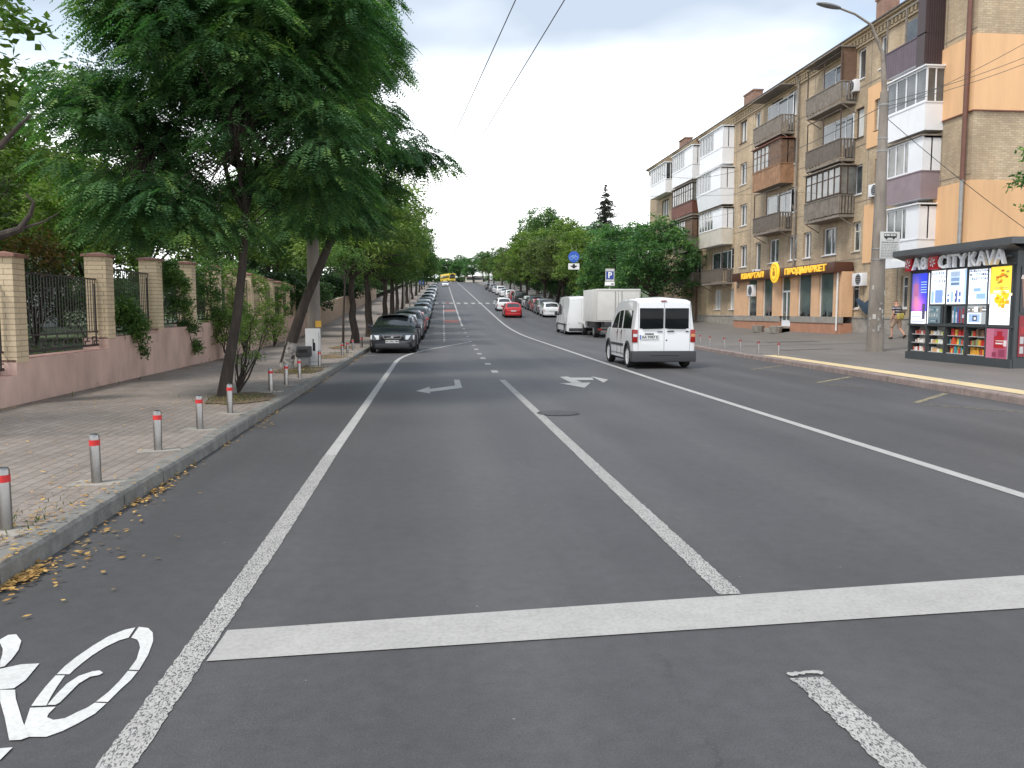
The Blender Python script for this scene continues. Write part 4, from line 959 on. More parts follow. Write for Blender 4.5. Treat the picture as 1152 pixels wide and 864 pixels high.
# glass cabinets with goods
mat('shelf_metal', (.50, .50, .49), .4); 
for q, h in enumerate(low):
    y0, y1, z0, z1 = h[:4]; cs = MB()
    cs.box(KX+.01, KX+.29, y0+.03, y1-.03, z0+.001, z0+.02).box(KX+.285, KX+.298, y0+.03, y1-.03, z0, z1)
    n = 3; hh = (z1-z0)/n
    for k in range(1, n): cs.box(KX+.03, KX+.285, y0+.03, y1-.03, z0+k*hh, z0+k*hh+.018)
    c_ = kobj(cs, 'display_cabinet', 'shelf_metal'); g = MB(); rr = random.Random(20+q)
    pal = [[(.75, .7, .6), (.6, .55, .5), (.45, .1, .08), (.8, .78, .75)], [(.7, .75, .7), (.8, .8, .78), (.55, .6, .1), (.65, .4, .2)], [(.5, .04, .04), (.65, .1, .05), (.05, .3, .35), (.7, .55, .1)], [(.25, .3, .12), (.55, .05, .04), (.7, .35, .05), (.2, .12, .08)]][q]
    for k in range(n):
        y = y0+.05
        while y < y1-.1:
            w = rr.uniform(.05, .11); g.box(KX+rr.uniform(.05, .12), KX+.24, y, y+w, z0+k*hh+.02, z0+k*hh+.02+rr.uniform(.10, .17)*(1.2 if q > 1 else .8), rr.choice(pal)); y += w+.012
    kobj(g, 'goods', 'artwork', c_)
# letters
def kletters(body, xa, xb, yb, yt, m='letter_white'):
    za, zb = kZ((xa+xb)/2, yb), kZ((xa+xb)/2, yt); ya, yb_ = kY(xa, 200), kY(xb, 200)
    c = text_mesh(body, 1, .045, 'letters', m, kiosk, .022, (0, 0, 0), (PI/2, 0, -PI/2))
    xs = [v.co.x for v in c.data.vertices]; ys = [v.co.y for v in c.data.vertices]
    c.data.transform(Matrix.Diagonal(((ya-yb_)/(max(xs)-min(xs)), (zb-za)/(max(ys)-min(ys)), 1, 1)) @ Matrix.Translation((-(max(xs)+min(xs))/2, -(max(ys)+min(ys))/2, 0)))
    c.location = (-.16, (ya+yb_)/2-ky0, (za+zb)/2-kz0); return c
kletters('A8', 176, 266, 236, 160); kletters('CITY', 336, 508, 222, 140); kletters('KAVA', 522, 745, 208, 108)
mb = MB(); 
for xa, xb, y_ in ((131, 171, 205), (272, 330, 192)):
    y0, y1 = kY(xb, 200), kY(xa, 200); zc = kZ((xa+xb)/2, y_); zc0 = zc-.19
    bb = kobj(MB().box(KX-.18, KX-.06, y0, y1, zc-.2, zc+.2), 'red_emblem', 'red_gloss', bevel=.02)
    m2 = MB(); yc = (y0+y1)/2; rr2 = min(.15, (y1-y0)*.42)
    for k in range(6):
        a = k*PI/3+.3; m2.poly([(KX-.19, yc+r*math.cos(a+t), zc+r*math.sin(a+t)) for r, t in ((.02, 0), (rr2*.7, -.25), (rr2, 0), (rr2*.7, .25))])
    kobj(m2, 'flower_mark', 'letter_white', bb)
kobj(MB().box(KX-.10, KX-.05, ky0+.1, ky1-.1, kzt+.12, kzt+.16).box(KX-.10, KX-.05, ky0+.1, ky1-.1, kzt+.42, kzt+.45), 'letter_rail', 'kiosk_dark')
# ================================================================ foliage
def mesh_from_quads(name, V, m, leaf_tint=None):
    """V: (n,4,3) array"""
    n = V.shape[0]; me = bpy.data.meshes.new(name); me.vertices.add(n*4); me.vertices.foreach_set('co', V.astype('f').ravel())
    me.loops.add(n*4); me.loops.foreach_set('vertex_index', np.arange(n*4, dtype='i')); me.polygons.add(n)
    me.polygons.foreach_set('loop_start', np.arange(0, n*4, 4, dtype='i')); 
    me.update(calc_edges=True)
    a = me.attributes.new('leaf_tint', 'FLOAT', 'FACE'); a.data.foreach_set('value', (leaf_tint if leaf_tint is not None else RNG.random(n)).astype('f'))
    me.materials.append(M[m]); return me
def unit(a): return a/np.maximum(1e-6, np.linalg.norm(a, axis=-1, keepdims=True))
def rhomb(p, d, s, L, W):
    L = L[:, None]; W = W[:, None]
    return np.stack([p, p+d*L*.45+s*W*.5, p+d*L, p+d*L*.45-s*W*.5], 1)
def lobe_points(lobes, n, rng, surf=.55):
    w = np.array([l[3]*l[4]*l[5] for l in lobes])**(2/3); k = rng.choice(len(lobes), n, p=w/w.sum()); L = np.array(lobes)[k]
    d = unit(rng.normal(size=(n, 3))); d[:, 2] = np.where((d[:, 2] < -.5), -d[:, 2]*.6, d[:, 2]); r = rng.random(n)**(1/3)*(1-surf)+surf; r = np.minimum(r, 1)*rng.uniform(.82, 1.08, n)
    return L[:, :3]+d*r[:, None]*L[:, 3:6], d
def frond_mesh(name, centers, dirs, rng, per=40, L=(.25, .42), pairs=8, leaf=(.055, .022), crad=.5, m='leaf_dark', flat=.28):
    n = len(centers)*per; c = np.repeat(centers, per, 0); out = np.repeat(dirs, per, 0)
    az = rng.random(n)*2*PI; cr = crad*np.repeat(rng.uniform(.7, 1.3, len(centers)), per); q = np.sqrt(rng.random(n)); rad = q*cr
    o = np.stack([np.cos(az)*rad, np.sin(az)*rad, cr*.62*(1-q*q)-cr*.25+rng.normal(size=n)*.05], 1)
    oo = out*np.array([1, 1, .4]); c = c+oo*.0
    p0 = c+o; el = .25-.95*q+rng.normal(size=n)*.16; d = unit(np.stack([np.cos(az)+oo[:, 0]*.6, np.sin(az)+oo[:, 1]*.6, el], 1))
    up = np.array([0, 0, 1.0]); s = unit(np.cross(d, up)+rng.normal(size=(n, 3))*.18); nrm = unit(np.cross(s, d))
    LL = rng.uniform(*L, n); Q = []; rn = []; base = np.clip(rng.normal(.30, .16, n)+np.repeat(rng.normal(.02, .22, len(centers)), per)+.35*(rng.random(n) < .08), 0, 1)
    for k in range(pairs):
        t = (k+.6)/pairs; bend = -t*t*LL*.42
        pk = p0+d*(LL*t)[:, None]+up*bend[:, None]; env = .65+.5*math.sin(PI*min(1, t*1.05)**.8)
        for sg in (-1, 1):
            ld = unit(s*sg*.9+d*.35-nrm*0.0+np.array([0, 0, -.28])+rng.normal(size=(n, 3))*.14)
            ls = unit(np.cross(ld, nrm)); ln = leaf[0]*env*rng.uniform(.85, 1.15, n)
            Q.append(rhomb(pk, ld, ls, ln, np.full(n, leaf[1])*env)); rn.append(np.clip(base+rng.normal(size=n)*.06, 0, 1))
    return mesh_from_quads(name, np.concatenate(Q), m, np.concatenate(rn))
def leaf_crown(name, lobes, ncl, per, rng, leaf=(.16, .10), crad=.6, m='leaf_mid', flat=.5, surf=.5):
    C, D = lobe_points(lobes, ncl, rng, surf); n = ncl*per; c = np.repeat(C, per, 0); o = unit(rng.normal(size=(n, 3)))*(rng.random(n)**.45)[:, None]*crad*rng.uniform(.7, 1.3, n)[:, None]; o[:, 2] *= flat
    out = np.repeat(D, per, 0); d = unit(rng.normal(size=(n, 3))*np.array([1, 1, .55])+out*.5+np.array([0, 0, -.25])); s = unit(np.cross(d, np.array([0, 0, 1.]))+rng.normal(size=(n, 3))*.5)
    sz = rng.uniform(.7, 1.3, n); base = np.repeat(rng.normal(.35, .16, ncl), per)+.3*(o[:, 2] > .15*crad)*rng.random(n)+rng.normal(size=n)*.12  # leaves high in each clump tinted lighter: light from above put into colour
    return mesh_from_quads(name, rhomb(c+o, d, s, leaf[0]*sz, leaf[1]*sz), m, np.clip(base, 0, 1))
def curve_pts(a, b, n, sag, rng, wob=.1):
    a = np.array(a, float); b = np.array(b, float); L = np.linalg.norm(b-a); out = []
    for i in range(n+1):
        t = i/n; p = a*(1-t)+b*t; p = p+np.array([0, 0, sag*L*math.sin(PI*t)])
        if 0 < i < n: p = p+rng.normal(size=3)*wob*L/n
        out.append(tuple(p))
    return out
def limbs(mb, fork, targets, r0, rng, r1=.012, seg=6):
    for t in targets:
        L = math.dist(fork, t); n = max(3, int(L/.7)); pts = curve_pts(fork, t, n, .12, rng, .12)
        rr = r0*rng.uniform(.45, .75); mb.tube(pts, [rr+(r1-rr)*(i/n)**.8 for i in range(n+1)], seg, False, .05)
# ---------------------------------------------------------------- two big street trees in front
def locust(name, base, trunk, lobes, ncl, per, seed, label, cat='tree', m='leaf_dark', r0=.17, leaf=(.055, .022), L=(.25, .42), crad=.5, pairs=8, surf=.45, group=None, lower=None, bark='bark'):
    rng = np.random.default_rng(seed); t = empty(name, base, 0, label, cat, group)
    mb = MB(); n = len(trunk); mb.tube(trunk, [r0*(1.35 if i == 0 else (1.08 if i == 1 else 1))*(1-.55*i/n) for i in range(n)], 12, True, .05)
    C, D = lobe_points(lobes, ncl, rng, surf)
    top = trunk[-1]; fk = [trunk[-1], trunk[-2]]
    main = []
    for k in range(9):
        c = C[rng.integers(ncl)]; q = [top[i]*.45+c[i]*.55 for i in range(3)]; main.append(q)
        pts = curve_pts(fk[k % 2], q, 5, .1, rng, .1); mb.tube(pts, [r0*.5*(1-.6*i/5) for i in range(6)], 7, False, .06)
    for c in C:
        q = min(main, key=lambda w: math.dist(w, c)); pts = curve_pts(q, c, 4, .05, rng, .12); mb.tube(pts, [r0*.17*(1-.8*i/4) for i in range(5)], 4, False)
    mb.build('trunk', bark, t, smooth=True)
    link('crown', frond_mesh('crown', C, D, rng, per, L, pairs, leaf, crad, m), t)
    return t
def v3(p, z=None): return (p.x, p.y, p.z if z is None else z)
b1 = G(252, 446, .12)
q = [OY(px, py, b1.y+dy) for px, py, dy in ((252, 447, 0), (257, 410, 0), (266, 360, -.05), (273, 300, -.05), (276, 240, 0), (272, 190, .05))]
tr = [tuple(p-b1) for p in q]; 
def pxl(b, L):
    out = []
    for px, py, rx, rz, dy, ry in L:
        q_ = OY(px, py, b.y+dy)-b; k = (b.y+dy)/F; out.append((q_.x, q_.y, q_.z, (rx*.88-6)*k, ry*.92, (rz*.9-3)*k))
    return out
T1 = locust('locust_tree', b1, tr, pxl(b1, [(255, 70, 165, 120, 0, 2.5), (140, 165, 100, 75, 0, 1.7), (180, 230, 88, 46, -.4, 1.4), (100, 120, 42, 60, .2, 1.1), (330, 150, 120, 90, -.3, 1.7), (345, 222, 95, 40, .2, 1.5), (265, -60, 170, 110, 0, 2.5), (170, 20, 80, 80, 0, 1.7), (365, 50, 80, 90, .2, 1.7), (160, 256, 60, 30, -.2, 1.1), (245, 120, 90, 70, 0, 1.2), (215, 258, 70, 24, -.1, 1.2)]), 500, 50, 11, 'big dark green locust tree nearest the camera, crown filling the upper left', r0=.098, surf=.30, leaf=(.075, .036), crad=.50, L=(.2, .36), pairs=7)
b2 = G(322, 415, .12)
q = [OY(px, py, b2.y) for px, py in ((321, 416), (328, 385), (343, 340), (360, 300), (375, 262), (388, 215), (398, 170))]
tr = [tuple(p-b2) for p in q]; 
T2 = locust('locust_tree', b2, tr, pxl(b2, [(378, 60, 78, 80, 0, 2.3), (405, 148, 68, 50, 0, 1.8), (380, 215, 70, 36, 0, 1.8), (365, -40, 85, 80, 0, 2.3), (325, 205, 70, 40, .2, 1.7), (465, 182, 42, 20, 0, 1.0), (372, 250, 62, 26, -.3, 1.4)]), 300, 48, 12, 'leaning dark locust tree with whitewashed trunk base, second on the left pavement', r0=.145, surf=.30, leaf=(.10, .048), pairs=7, L=(.26, .42), crad=.58)
mb = MB(); ws = [Vector(tr[0]), Vector(tr[1])]; mb.tube([ws[0], ws[0].lerp(ws[1], .5), ws[1].lerp(Vector(tr[2]), .12)], [.228, .20, .186], 12, False, .02) if 0 else mb.tube([ws[0], ws[0].lerp(ws[1], .5), ws[1]], [.198, .166, .150], 12, False, .03); mb.build('painted_base', 'lime_wash', T2, smooth=True)
# tree pits with litter
def pit(p, w, l, label):
    mb = MB(); rng = random.Random(int(p.x*100)); pts = []
    for i in range(22):
        a = 2*PI*i/22; r = rng.uniform(.85, 1.1); pts.append((p.x+math.cos(a)*w*r, p.y+math.sin(a)*l*r, zp(p.y)+.132))
    mb.poly(pts); st(mb.build('tree_pit_soil', 'soil'))
pit(G(262, 450, .12)+Vector((.1, .2, 0)), .62, 1.0, ''); pit(G(330, 417, .12)+Vector((.2, 0, 0)), .6, 1.3, ''); pit(G(372, 401, .12), .55, 1.3, ''); pit(G(385, 391, .12), .5, 1.6, '')
# fallen leaves: uncountable litter
def litter(name, centers, n, seed, size=.05):
    rng = np.random.default_rng(seed); P = []
    for (x, y, sx, sy, k) in centers:
        xx = rng.normal(x, sx, k); yy = rng.normal(y, sy, k); P.append(np.stack([xx, yy], 1))
    P = np.concatenate(P); z = np.array([gz(a, b)+.016 if a > klx(b) or a < klx(b)-.17 else zp(b)+.15 for a, b in P])
    keep = np.array([a < klx(b)+3.2 for a, b in P]); P = P[keep]; z = z[keep]; n = len(P)
    p = np.stack([P[:, 0], P[:, 1], z+rng.random(n)*.012], 1); az = rng.random(n)*2*PI; d = unit(np.stack([np.cos(az), np.sin(az), rng.uniform(-.12, .2, n)], 1)); s = unit(np.stack([-np.sin(az), np.cos(az), rng.uniform(-.3, .3, n)], 1))
    sz = rng.uniform(.5, 1.2, n)*size
    return tag(link(name, mesh_from_quads(name, rhomb(p, d, s, sz, sz*.5), 'litter')), kind='stuff')
cs = []
rr = random.Random(3)
for k in range(60):
    y = rr.uniform(3.5, 32)**1.0; cs.append((klx(y)+.03+abs(rr.gauss(0, .04)), y, .045, rr.uniform(.1, .5), rr.randint(3, 16)))
for px, py, k in ((20, 652, 200), (150, 567, 45), (178, 554, 45), (190, 535, 15), (300, 480, 20)): 
    g = G(px, py); cs.append((max(g.x, klx(g.y)+.05), g.y, .045, .12, k))
for px, py, k in ((14, 610, 260), (262, 452, 330), (330, 418, 420), (372, 402, 400), (386, 391, 300), (50, 592, 60), (115, 553, 60), (300, 425, 100)):
    g = G(px, py, .12); cs.append((g.x, g.y, .34, .55, k))
for k in range(220): y = rr.uniform(4, 32); cs.append((rr.uniform(-6.4, -2.8), y, .3, .3, 5))
for k in range(30): y = rr.uniform(5, 30); cs.append((-6.45, y, .08, .5, 14))
litter('fallen_leaves', cs, 0, 5, .052)
gl = []
for px, py, k in ((20, 600, 120), (70, 575, 90), (265, 449, 500), (340, 419, 500), (350, 414, 200), (380, 398, 300), (50, 588, 60)):
    g = G(px, py, .12); gl.append((g.x, g.y, .3, .4, k))
def grassy(name, cl, seed, h=.09, m='grass'):
    rng = np.random.default_rng(seed); P = np.concatenate([np.stack([rng.normal(x, sx, k), rng.normal(y, sy, k)], 1) for x, y, sx, sy, k in cl])
    P = P[[a < klx(b)-.2 for a, b in P]] if name != 'garden_grass' else P; n = len(P); p = np.stack([P[:, 0], P[:, 1], [gz(a, b)+.01 for a, b in P]], 1)
    d = unit(rng.normal(size=(n, 3))*np.array([.5, .5, .1])+np.array([0, 0, 1])); s = unit(np.cross(d, rng.normal(size=(n, 3)))); hh = rng.uniform(.4, 1.2, n)*h
    return tag(link(name, mesh_from_quads(name, rhomb(p, d, s, hh, hh*.18), m)), kind='stuff')
grassy('pavement_weeds', gl, 6, .055)
# ================================================================ left wall, pillars, railings
WX = -6.6
pil = [OX(x, y, WX).y for x, y in ((25, 400), (125.3, 370), (180.8, 360), (217.5, 360), (245, 350))]
pil = [pil[0], pil[1], pil[2], pil[2]+2.95, pil[2]+5.85]
while pil[-1] < 118: pil.append(pil[-1]+2.95)
pil = [pil[0]-3.4, pil[0]-6.6]+pil; pil.sort()
def wtop(i):     # top of wall in the bay that starts at pillar i
    z = [.42, .60, .84, 1.09, 1.20, 1.28, 1.34]; y = pil[min(i, len(pil)-1)]
    return (z[i] if i < len(z) else 1.36)+zp(y)
gw = empty('garden_wall', (WX, pil[0], 0), 0, 'low pink plastered retaining wall stepping up along the left pavement', 'wall')
Tg = Matrix.Translation((-WX, -pil[0], 0))
mb = MB(); lg = MB()
for i in range(15):
    a, b = pil[i]-.2, pil[i+1]-.2; zt = wtop(i); xa, xb = wlx(a), wlx(b); zl = zt-.02
    mb.quad((xb, b, zp(b)-.1), (xa, a, zp(a)-.1), (xa, a, zt), (xb, b, zt)); 
    lg.quad((xa-.5, a, zt), (xb-.5, b, zt), (xb, b, zt), (xa, a, zt))
    if i: z0 = wtop(i-1); mb.quad((xa-.5, a, z0-.02), (xa, a, z0-.02), (xa, a, zt), (xa-.5, a, zt))
w = mb.build('wall_face', 'pink_plaster', gw); w.data.transform(Tg); w = lg.build('wall_top', 'pink_ledge', gw); w.data.transform(Tg)
fw = empty('far_wall', (wlx(pil[15]-.2), pil[15]-.2, 0), 0, 'smooth peach coloured wall along the far left pavement beyond the brick pillars', 'wall')
mb = MB(); ys_ = lin(pil[15]-.2, 130, 24)
for a, b in zip(ys_, ys_[1:]):
    xa, xb = wlx(a), wlx(b); h_ = 1.9; mb.quad((xb, b, zp(b)-.1), (xa, a, zp(a)-.1), (xa, a, zp(a)+h_), (xb, b, zp(b)+h_)); mb.quad((xa-.3, a, zp(a)+h_), (xb-.3, b, zp(b)+h_), (xb, b, zp(b)+h_), (xa, a, zp(a)+h_))
a = ys_[0]; mb.quad((wlx(a)-.3, a, zp(a)), (wlx(a), a, zp(a)), (wlx(a), a, zp(a)+1.9), (wlx(a)-.3, a, zp(a)+1.9))
w = mb.build('wall_face', 'peach_wall', fw); w.data.transform(Matrix.Translation((-wlx(a), -a, 0)))
ORD = ['nearest', 'second', 'third', 'fourth', 'fifth', 'sixth', 'seventh', 'eighth', 'ninth', 'tenth', 'eleventh', 'twelfth', 'thirteenth', 'fourteenth', 'fifteenth', 'sixteenth', 'seventeenth', 'eighteenth', 'nineteenth', 'twentieth']+['%d-th' % i for i in range(21, 80)]
def ordn(i): return ORD[i]
pshaft = MB().box(-.42, 0, -.2, .2, -.02, 1.66).build('shaft', 'pillar_brick'); pcap = MB().poly([(.05, -.25, 1.66), (.05, .25, 1.66), (-.47, .25, 1.66), (-.47, -.25, 1.66)][::-1])
pcap.quad((.05, -.25, 1.66), (.05, .25, 1.66), (.05, .25, 1.71), (.05, -.25, 1.71)).quad((.05, -.25, 1.71), (.05, .25, 1.71), (-.21, 0, 1.76), (-.21, 0, 1.76)).quad((-.47, -.25, 1.66), (.05, -.25, 1.66), (.05, -.25, 1.71), (-.47, -.25, 1.71)).quad((-.47, -.25, 1.71), (.05, -.25, 1.71), (-.21, 0, 1.76), (-.21, 0, 1.76)).quad((-.47, .25, 1.66), (-.47, -.25, 1.66), (-.47, -.25, 1.71), (-.47, .25, 1.71)).quad((-.47, .25, 1.71), (-.47, -.25, 1.71), (-.21, 0, 1.76), (-.21, 0, 1.76)).quad((.05, .25, 1.66), (-.47, .25, 1.66), (-.47, .25, 1.71), (.05, .25, 1.71)).quad((.05, .25, 1.71), (-.47, .25, 1.71), (-.21, 0, 1.76), (-.21, 0, 1.76))
pcap = pcap.build('cap', 'cap_tile')
p0 = empty('brick_pillar', (0, 0, 0)); pshaft.parent = p0; pcap.parent = p0
vis = 0
for i in range(2, len(pil)):
    y = pil[i]; x = wlx(y)+.012; base = wtop(i) if i < 3 else wtop(i-0)
    lab = ('pale yellow brick pillar on the pink wall at the left edge of the photo' if i == 2 else 'pale yellow brick pillar with red cap, %s from the camera along the pink wall' % ordn(vis))
    if i == 2: p0.location = (x, y, base-.02); p0['label'] = lab; p0['category'] = 'pillar'; p0['group'] = 'brick pillars on the garden wall'
    else: copy_all(p0, (x, y, base-.02), (0, 0, 0), lab)
    vis += 1
    if i > 14: break
# iron railing panels
def panel(y0, y1, z0, h=1.42):
    L = y1-y0; mb = MB(); t = .012; n = int(L/.115)
    for k in range(n+1): y = L*k/n; mb.box(-t/2, t/2, y-t/2, y+t/2, .34, h)
    bars = mb; fr = MB(); w = .028
    fr.box(-w/2, w/2, 0, L, .05, .08).box(-w/2, w/2, 0, L, .33, .36).box(-w/2, w/2, 0, L, h-.03, h).box(-w/2, w/2, 0, .03, 0, h+.02).box(-w/2, w/2, L-.03, L, 0, h+.02)
    for yy in (.14, L-.17): fr.box(-w/2+.002, w/2-.002, yy, yy+.025, .06, h-.1)
    pt = MB(); n = max(3, int(L/.42))
    for k in range(n):      # angular meander at the foot
        y = L*k/n; s = L/n; pt.box(-.01, .01, y, y+s, .08, .095)
        pt.box(-.01, .01, y+s*.2, y+s*.23, .08, .24).box(-.01, .01, y+s*.2, y+s*.62, .225, .25).box(-.01, .01, y+s*.6, y+s*.63, .15, .33).box(-.01, .01, y+s*.38, y+s*.41, .08, .17).box(-.01, .01, y+s*.38, y+s*.9, .15, .17)
    return bars, fr, pt
for i in range(1, 15):
    y0, y1 = pil[i]+.16, pil[i+1]-.12; x = wlx((y0+y1)/2)-.2; z = wtop(i)+.02
    e = empty('iron_railing', (x, y0, z), 0, 'dark iron railing panel, %s bay of the garden wall from the camera' % ordn(i-1), 'railing', 'iron railings between the pillars')
    a, b, c = panel(y0, y1, z); a.build('bars', 'iron', e); b.build('frame', 'iron', e); c.build('meander', 'iron', e)
# ================================================================ vines and shrubs
def foliage(name, base, lobes, ncl, per, label, cat, m, leaf, crad, seed, group=None, stem=None, flat=.7, surf=.3):
    rng = np.random.default_rng(seed); t = empty(name, base, 0, label, cat, group)
    mb = MB(); C, D = lobe_points(lobes, 14, rng, .2)
    for c in C: pts = curve_pts((stem or (0, 0, 0)), c, 4, .05, rng, .15); mb.tube(pts, [.022, .018, .014, .010, .005], 5, False)
    mb.build('stem', 'bark', t); link('leaves', leaf_crown('leaves', lobes, ncl, per, rng, leaf, crad, m, flat, surf), t); return t
W_ = lambda px, py, X=-6.55: OX(px, py, X)
def vine(pts, label, seed, m='leaf_mid', n=30, s=(.075, .06), X=-6.55):
    P = [W_(px, py, X) for px, py, r in pts]; b = P[-1]
    b0 = Vector((X, b.y, b.z)); lobes = [(p.x-b0.x-.05, p.y-b0.y, p.z-b0.z, .16+r*.4, r*1.3, r) for p, (_, _, r) in zip(P, pts)]
    rng = np.random.default_rng(seed); t = empty('climbing_vine', b0, 0, label, 'vine', 'vines on the garden wall')
    mb = MB(); mb.tube([Vector(l[:3]) for l in lobes]+[Vector((-.06, 0, -.1))], .012, 5); mb.build('stem', 'bark', t)
    link('leaves', leaf_crown('leaves', lobes, n*len(pts), 34, rng, s, .17, m, .9, .2), t)
vine([(140, 352, .35), (150, 365, .35), (156, 380, .24), (160, 396, .14)], 'green vine spilling over the pink wall just right of the second pillar', 31)
vine([(190, 305, .32), (200, 322, .40), (205, 345, .36), (213, 368, .24), (219, 390, .2)], 'dense vine hanging between the third and fourth pillars', 32, 'leaf_mid')
vine([(232, 310, .6), (236, 335, .6), (242, 358, .5), (244, 378, .4)], 'tall vine covering the railing behind the nearest locust trunk', 33, 'leaf_mid', X=-6.6)
vine([(262, 318, .7), (266, 345, .7), (270, 368, .6)], 'vine on the railing just right of the nearest locust trunk', 34, 'leaf_light', X=-6.6)
vine([(290, 325, .6), (300, 345, .5)], 'vine on the garden wall left of the leaning trunk', 35, 'leaf_light', X=-6.7)
vine([(318, 330, .7), (322, 350, .6)], 'small vine patch on the far pink wall behind the leaning trunk', 36, 'leaf_mid', X=-7.2)
b = G(268, 442, .12)
foliage('sapling_shoots', b, [(OY(285, 390, b.y).x-b.x, 0, .85, .42, .4, .55), (OY(296, 372, b.y).x-b.x, 0, 1.2, .35, .35, .4), (OY(277, 410, b.y).x-b.x, 0, .5, .3, .3, .4)], 44, 22, 'light green leafy shoots at the foot of the nearest locust trunk', 'sapling', 'leaf_light', (.075, .034), .17, 41)
b = Vector((-6.3, 25.5, .12))
for k, (px, yy, hh, l) in enumerate(((240, 26.5, 1.5, 'leafy bush against the pink wall seen just left of the nearest locust trunk'), (300, 29, 1.6, 'leafy bush by the pink wall between the two nearest locust trunks'), (318, 36, 1.4, 'pale green bush by the wall behind the leaning trunk'))):
    x = wlx(yy)+.35; foliage('bush', (x, yy, zp(yy)+.12), [(0, 0, hh*.6, .55, .9, hh*.5)], 70, 30, l, 'bush', 'leaf_light', (.09, .05), .25, 50+k)
# garden shrubs behind the railing
k = 0
for x, y, r, hh, m, l in ((-9.2, 16.2, 1.3, 1.9, 'leaf_deep', 'dark rounded shrub behind the first railing bay'), (-10.4, 19.5, 1.5, 2.0, 'leaf_deep', 'dark shrub behind the railing left of the second pillar'), (-11.5, 24, 1.6, 2.2, 'leaf_deep', 'dark shrub deep in the garden behind the second pillar'), (-9.3, 24.5, 1.1, 1.7, 'leaf_mid', 'mid green shrub behind the third pillar'), (-9.5, 29, 1.4, 2.2, 'leaf_mid', 'green shrub behind the fourth pillar'), (-14.5, 17, 1.8, 2.2, 'leaf_deep', 'large dark shrub at the far left behind the railing'), (-10, 35, 1.6, 2.5, 'leaf_mid', 'green shrub behind the fifth pillar'), (-10.5, 42, 1.8, 2.8, 'leaf_mid', 'green shrub in the garden behind the far pink wall')):
    foliage('garden_shrub', (x, y, gz(x, y)), [(0, 0, hh*.5, r, r, hh*.55), (r*.4, .2, hh*.7, r*.6, r*.6, hh*.4)], 130, 26, l, 'shrub', m, (.13, .075), .35, 60+k, 'shrubs in the garden'); k += 1
gc = [(-9-rr.random()*8, rr.uniform(11, 40), 1.0, 1.2, 420) for _ in range(26)]
grassy('garden_grass', gc, 9, .13)
# ================================================================ trees
VAR = {}
def variant(key, lobes, ncl, per, leaf, crad, m, seed, trunk_r=.2, th=3.2, bark='bark', flat=.5, frond=None, surf=.5):
    rng = np.random.default_rng(seed); cz = sum(l[2] for l in lobes)/len(lobes)
    mb = MB(); tp = curve_pts((0, 0, -.1), (rng.normal()*.25, rng.normal()*.25, th), 5, 0, rng, .08); mb.tube(tp, [trunk_r*(1.3 if i == 0 else 1)*(1-.4*i/5) for i in range(6)], 9, True, .05)
    C, D = lobe_points(lobes, 34, rng, .45); limbs(mb, tp[-1], [tuple(c) for c in C], trunk_r*.5, rng)
    tk = mb.build('trunk', bark, smooth=True)
    if frond: C, D = lobe_points(lobes, ncl, rng, surf); me = frond_mesh('crown', C, D, rng, per, frond[0], frond[1], leaf, crad, m)
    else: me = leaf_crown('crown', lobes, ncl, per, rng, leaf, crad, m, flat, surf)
    VAR[key] = (tk.data, me); bpy.data.objects.remove(tk)
def put(key, name, x, y, label, s=1.0, rz=0, group=None, cat='tree', sz=None, lean=0.0, z=None):
    t = empty(name, (x, y, gz(x, y) if z is None else z), rz, label, cat, group); t.scale = (s, s, sz or s); t.rotation_euler = (0, lean, rz)
    link('trunk', VAR[key][0], t); link('crown', VAR[key][1], t); return t
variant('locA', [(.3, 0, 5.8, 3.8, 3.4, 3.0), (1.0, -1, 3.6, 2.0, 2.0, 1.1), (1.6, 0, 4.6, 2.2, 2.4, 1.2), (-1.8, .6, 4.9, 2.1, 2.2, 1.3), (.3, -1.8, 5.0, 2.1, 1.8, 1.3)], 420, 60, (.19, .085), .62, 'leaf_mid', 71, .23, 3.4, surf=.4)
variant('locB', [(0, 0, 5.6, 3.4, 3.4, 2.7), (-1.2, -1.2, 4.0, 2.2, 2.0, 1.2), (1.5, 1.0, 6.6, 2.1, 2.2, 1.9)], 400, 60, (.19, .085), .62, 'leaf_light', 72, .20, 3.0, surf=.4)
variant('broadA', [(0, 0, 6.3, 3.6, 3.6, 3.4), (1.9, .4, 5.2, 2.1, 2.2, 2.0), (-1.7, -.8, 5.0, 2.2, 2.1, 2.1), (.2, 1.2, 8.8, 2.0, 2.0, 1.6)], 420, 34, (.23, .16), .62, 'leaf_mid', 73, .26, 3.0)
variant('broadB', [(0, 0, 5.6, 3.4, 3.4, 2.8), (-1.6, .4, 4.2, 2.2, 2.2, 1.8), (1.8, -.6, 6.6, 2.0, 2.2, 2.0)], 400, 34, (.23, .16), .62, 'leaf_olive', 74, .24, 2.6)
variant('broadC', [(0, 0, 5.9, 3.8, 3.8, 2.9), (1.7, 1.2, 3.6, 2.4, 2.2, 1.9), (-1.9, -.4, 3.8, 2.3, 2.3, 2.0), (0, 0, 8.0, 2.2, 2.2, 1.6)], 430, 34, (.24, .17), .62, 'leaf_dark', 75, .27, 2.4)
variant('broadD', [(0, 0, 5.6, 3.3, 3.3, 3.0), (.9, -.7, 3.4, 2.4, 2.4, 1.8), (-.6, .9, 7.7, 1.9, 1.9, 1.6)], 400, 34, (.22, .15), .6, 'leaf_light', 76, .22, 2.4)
variant('slim', [(0, 0, 6.5, 1.3, 1.3, 4.5)], 170, 30, (.2, .13), .5, 'leaf_olive', 77, .16, 3)
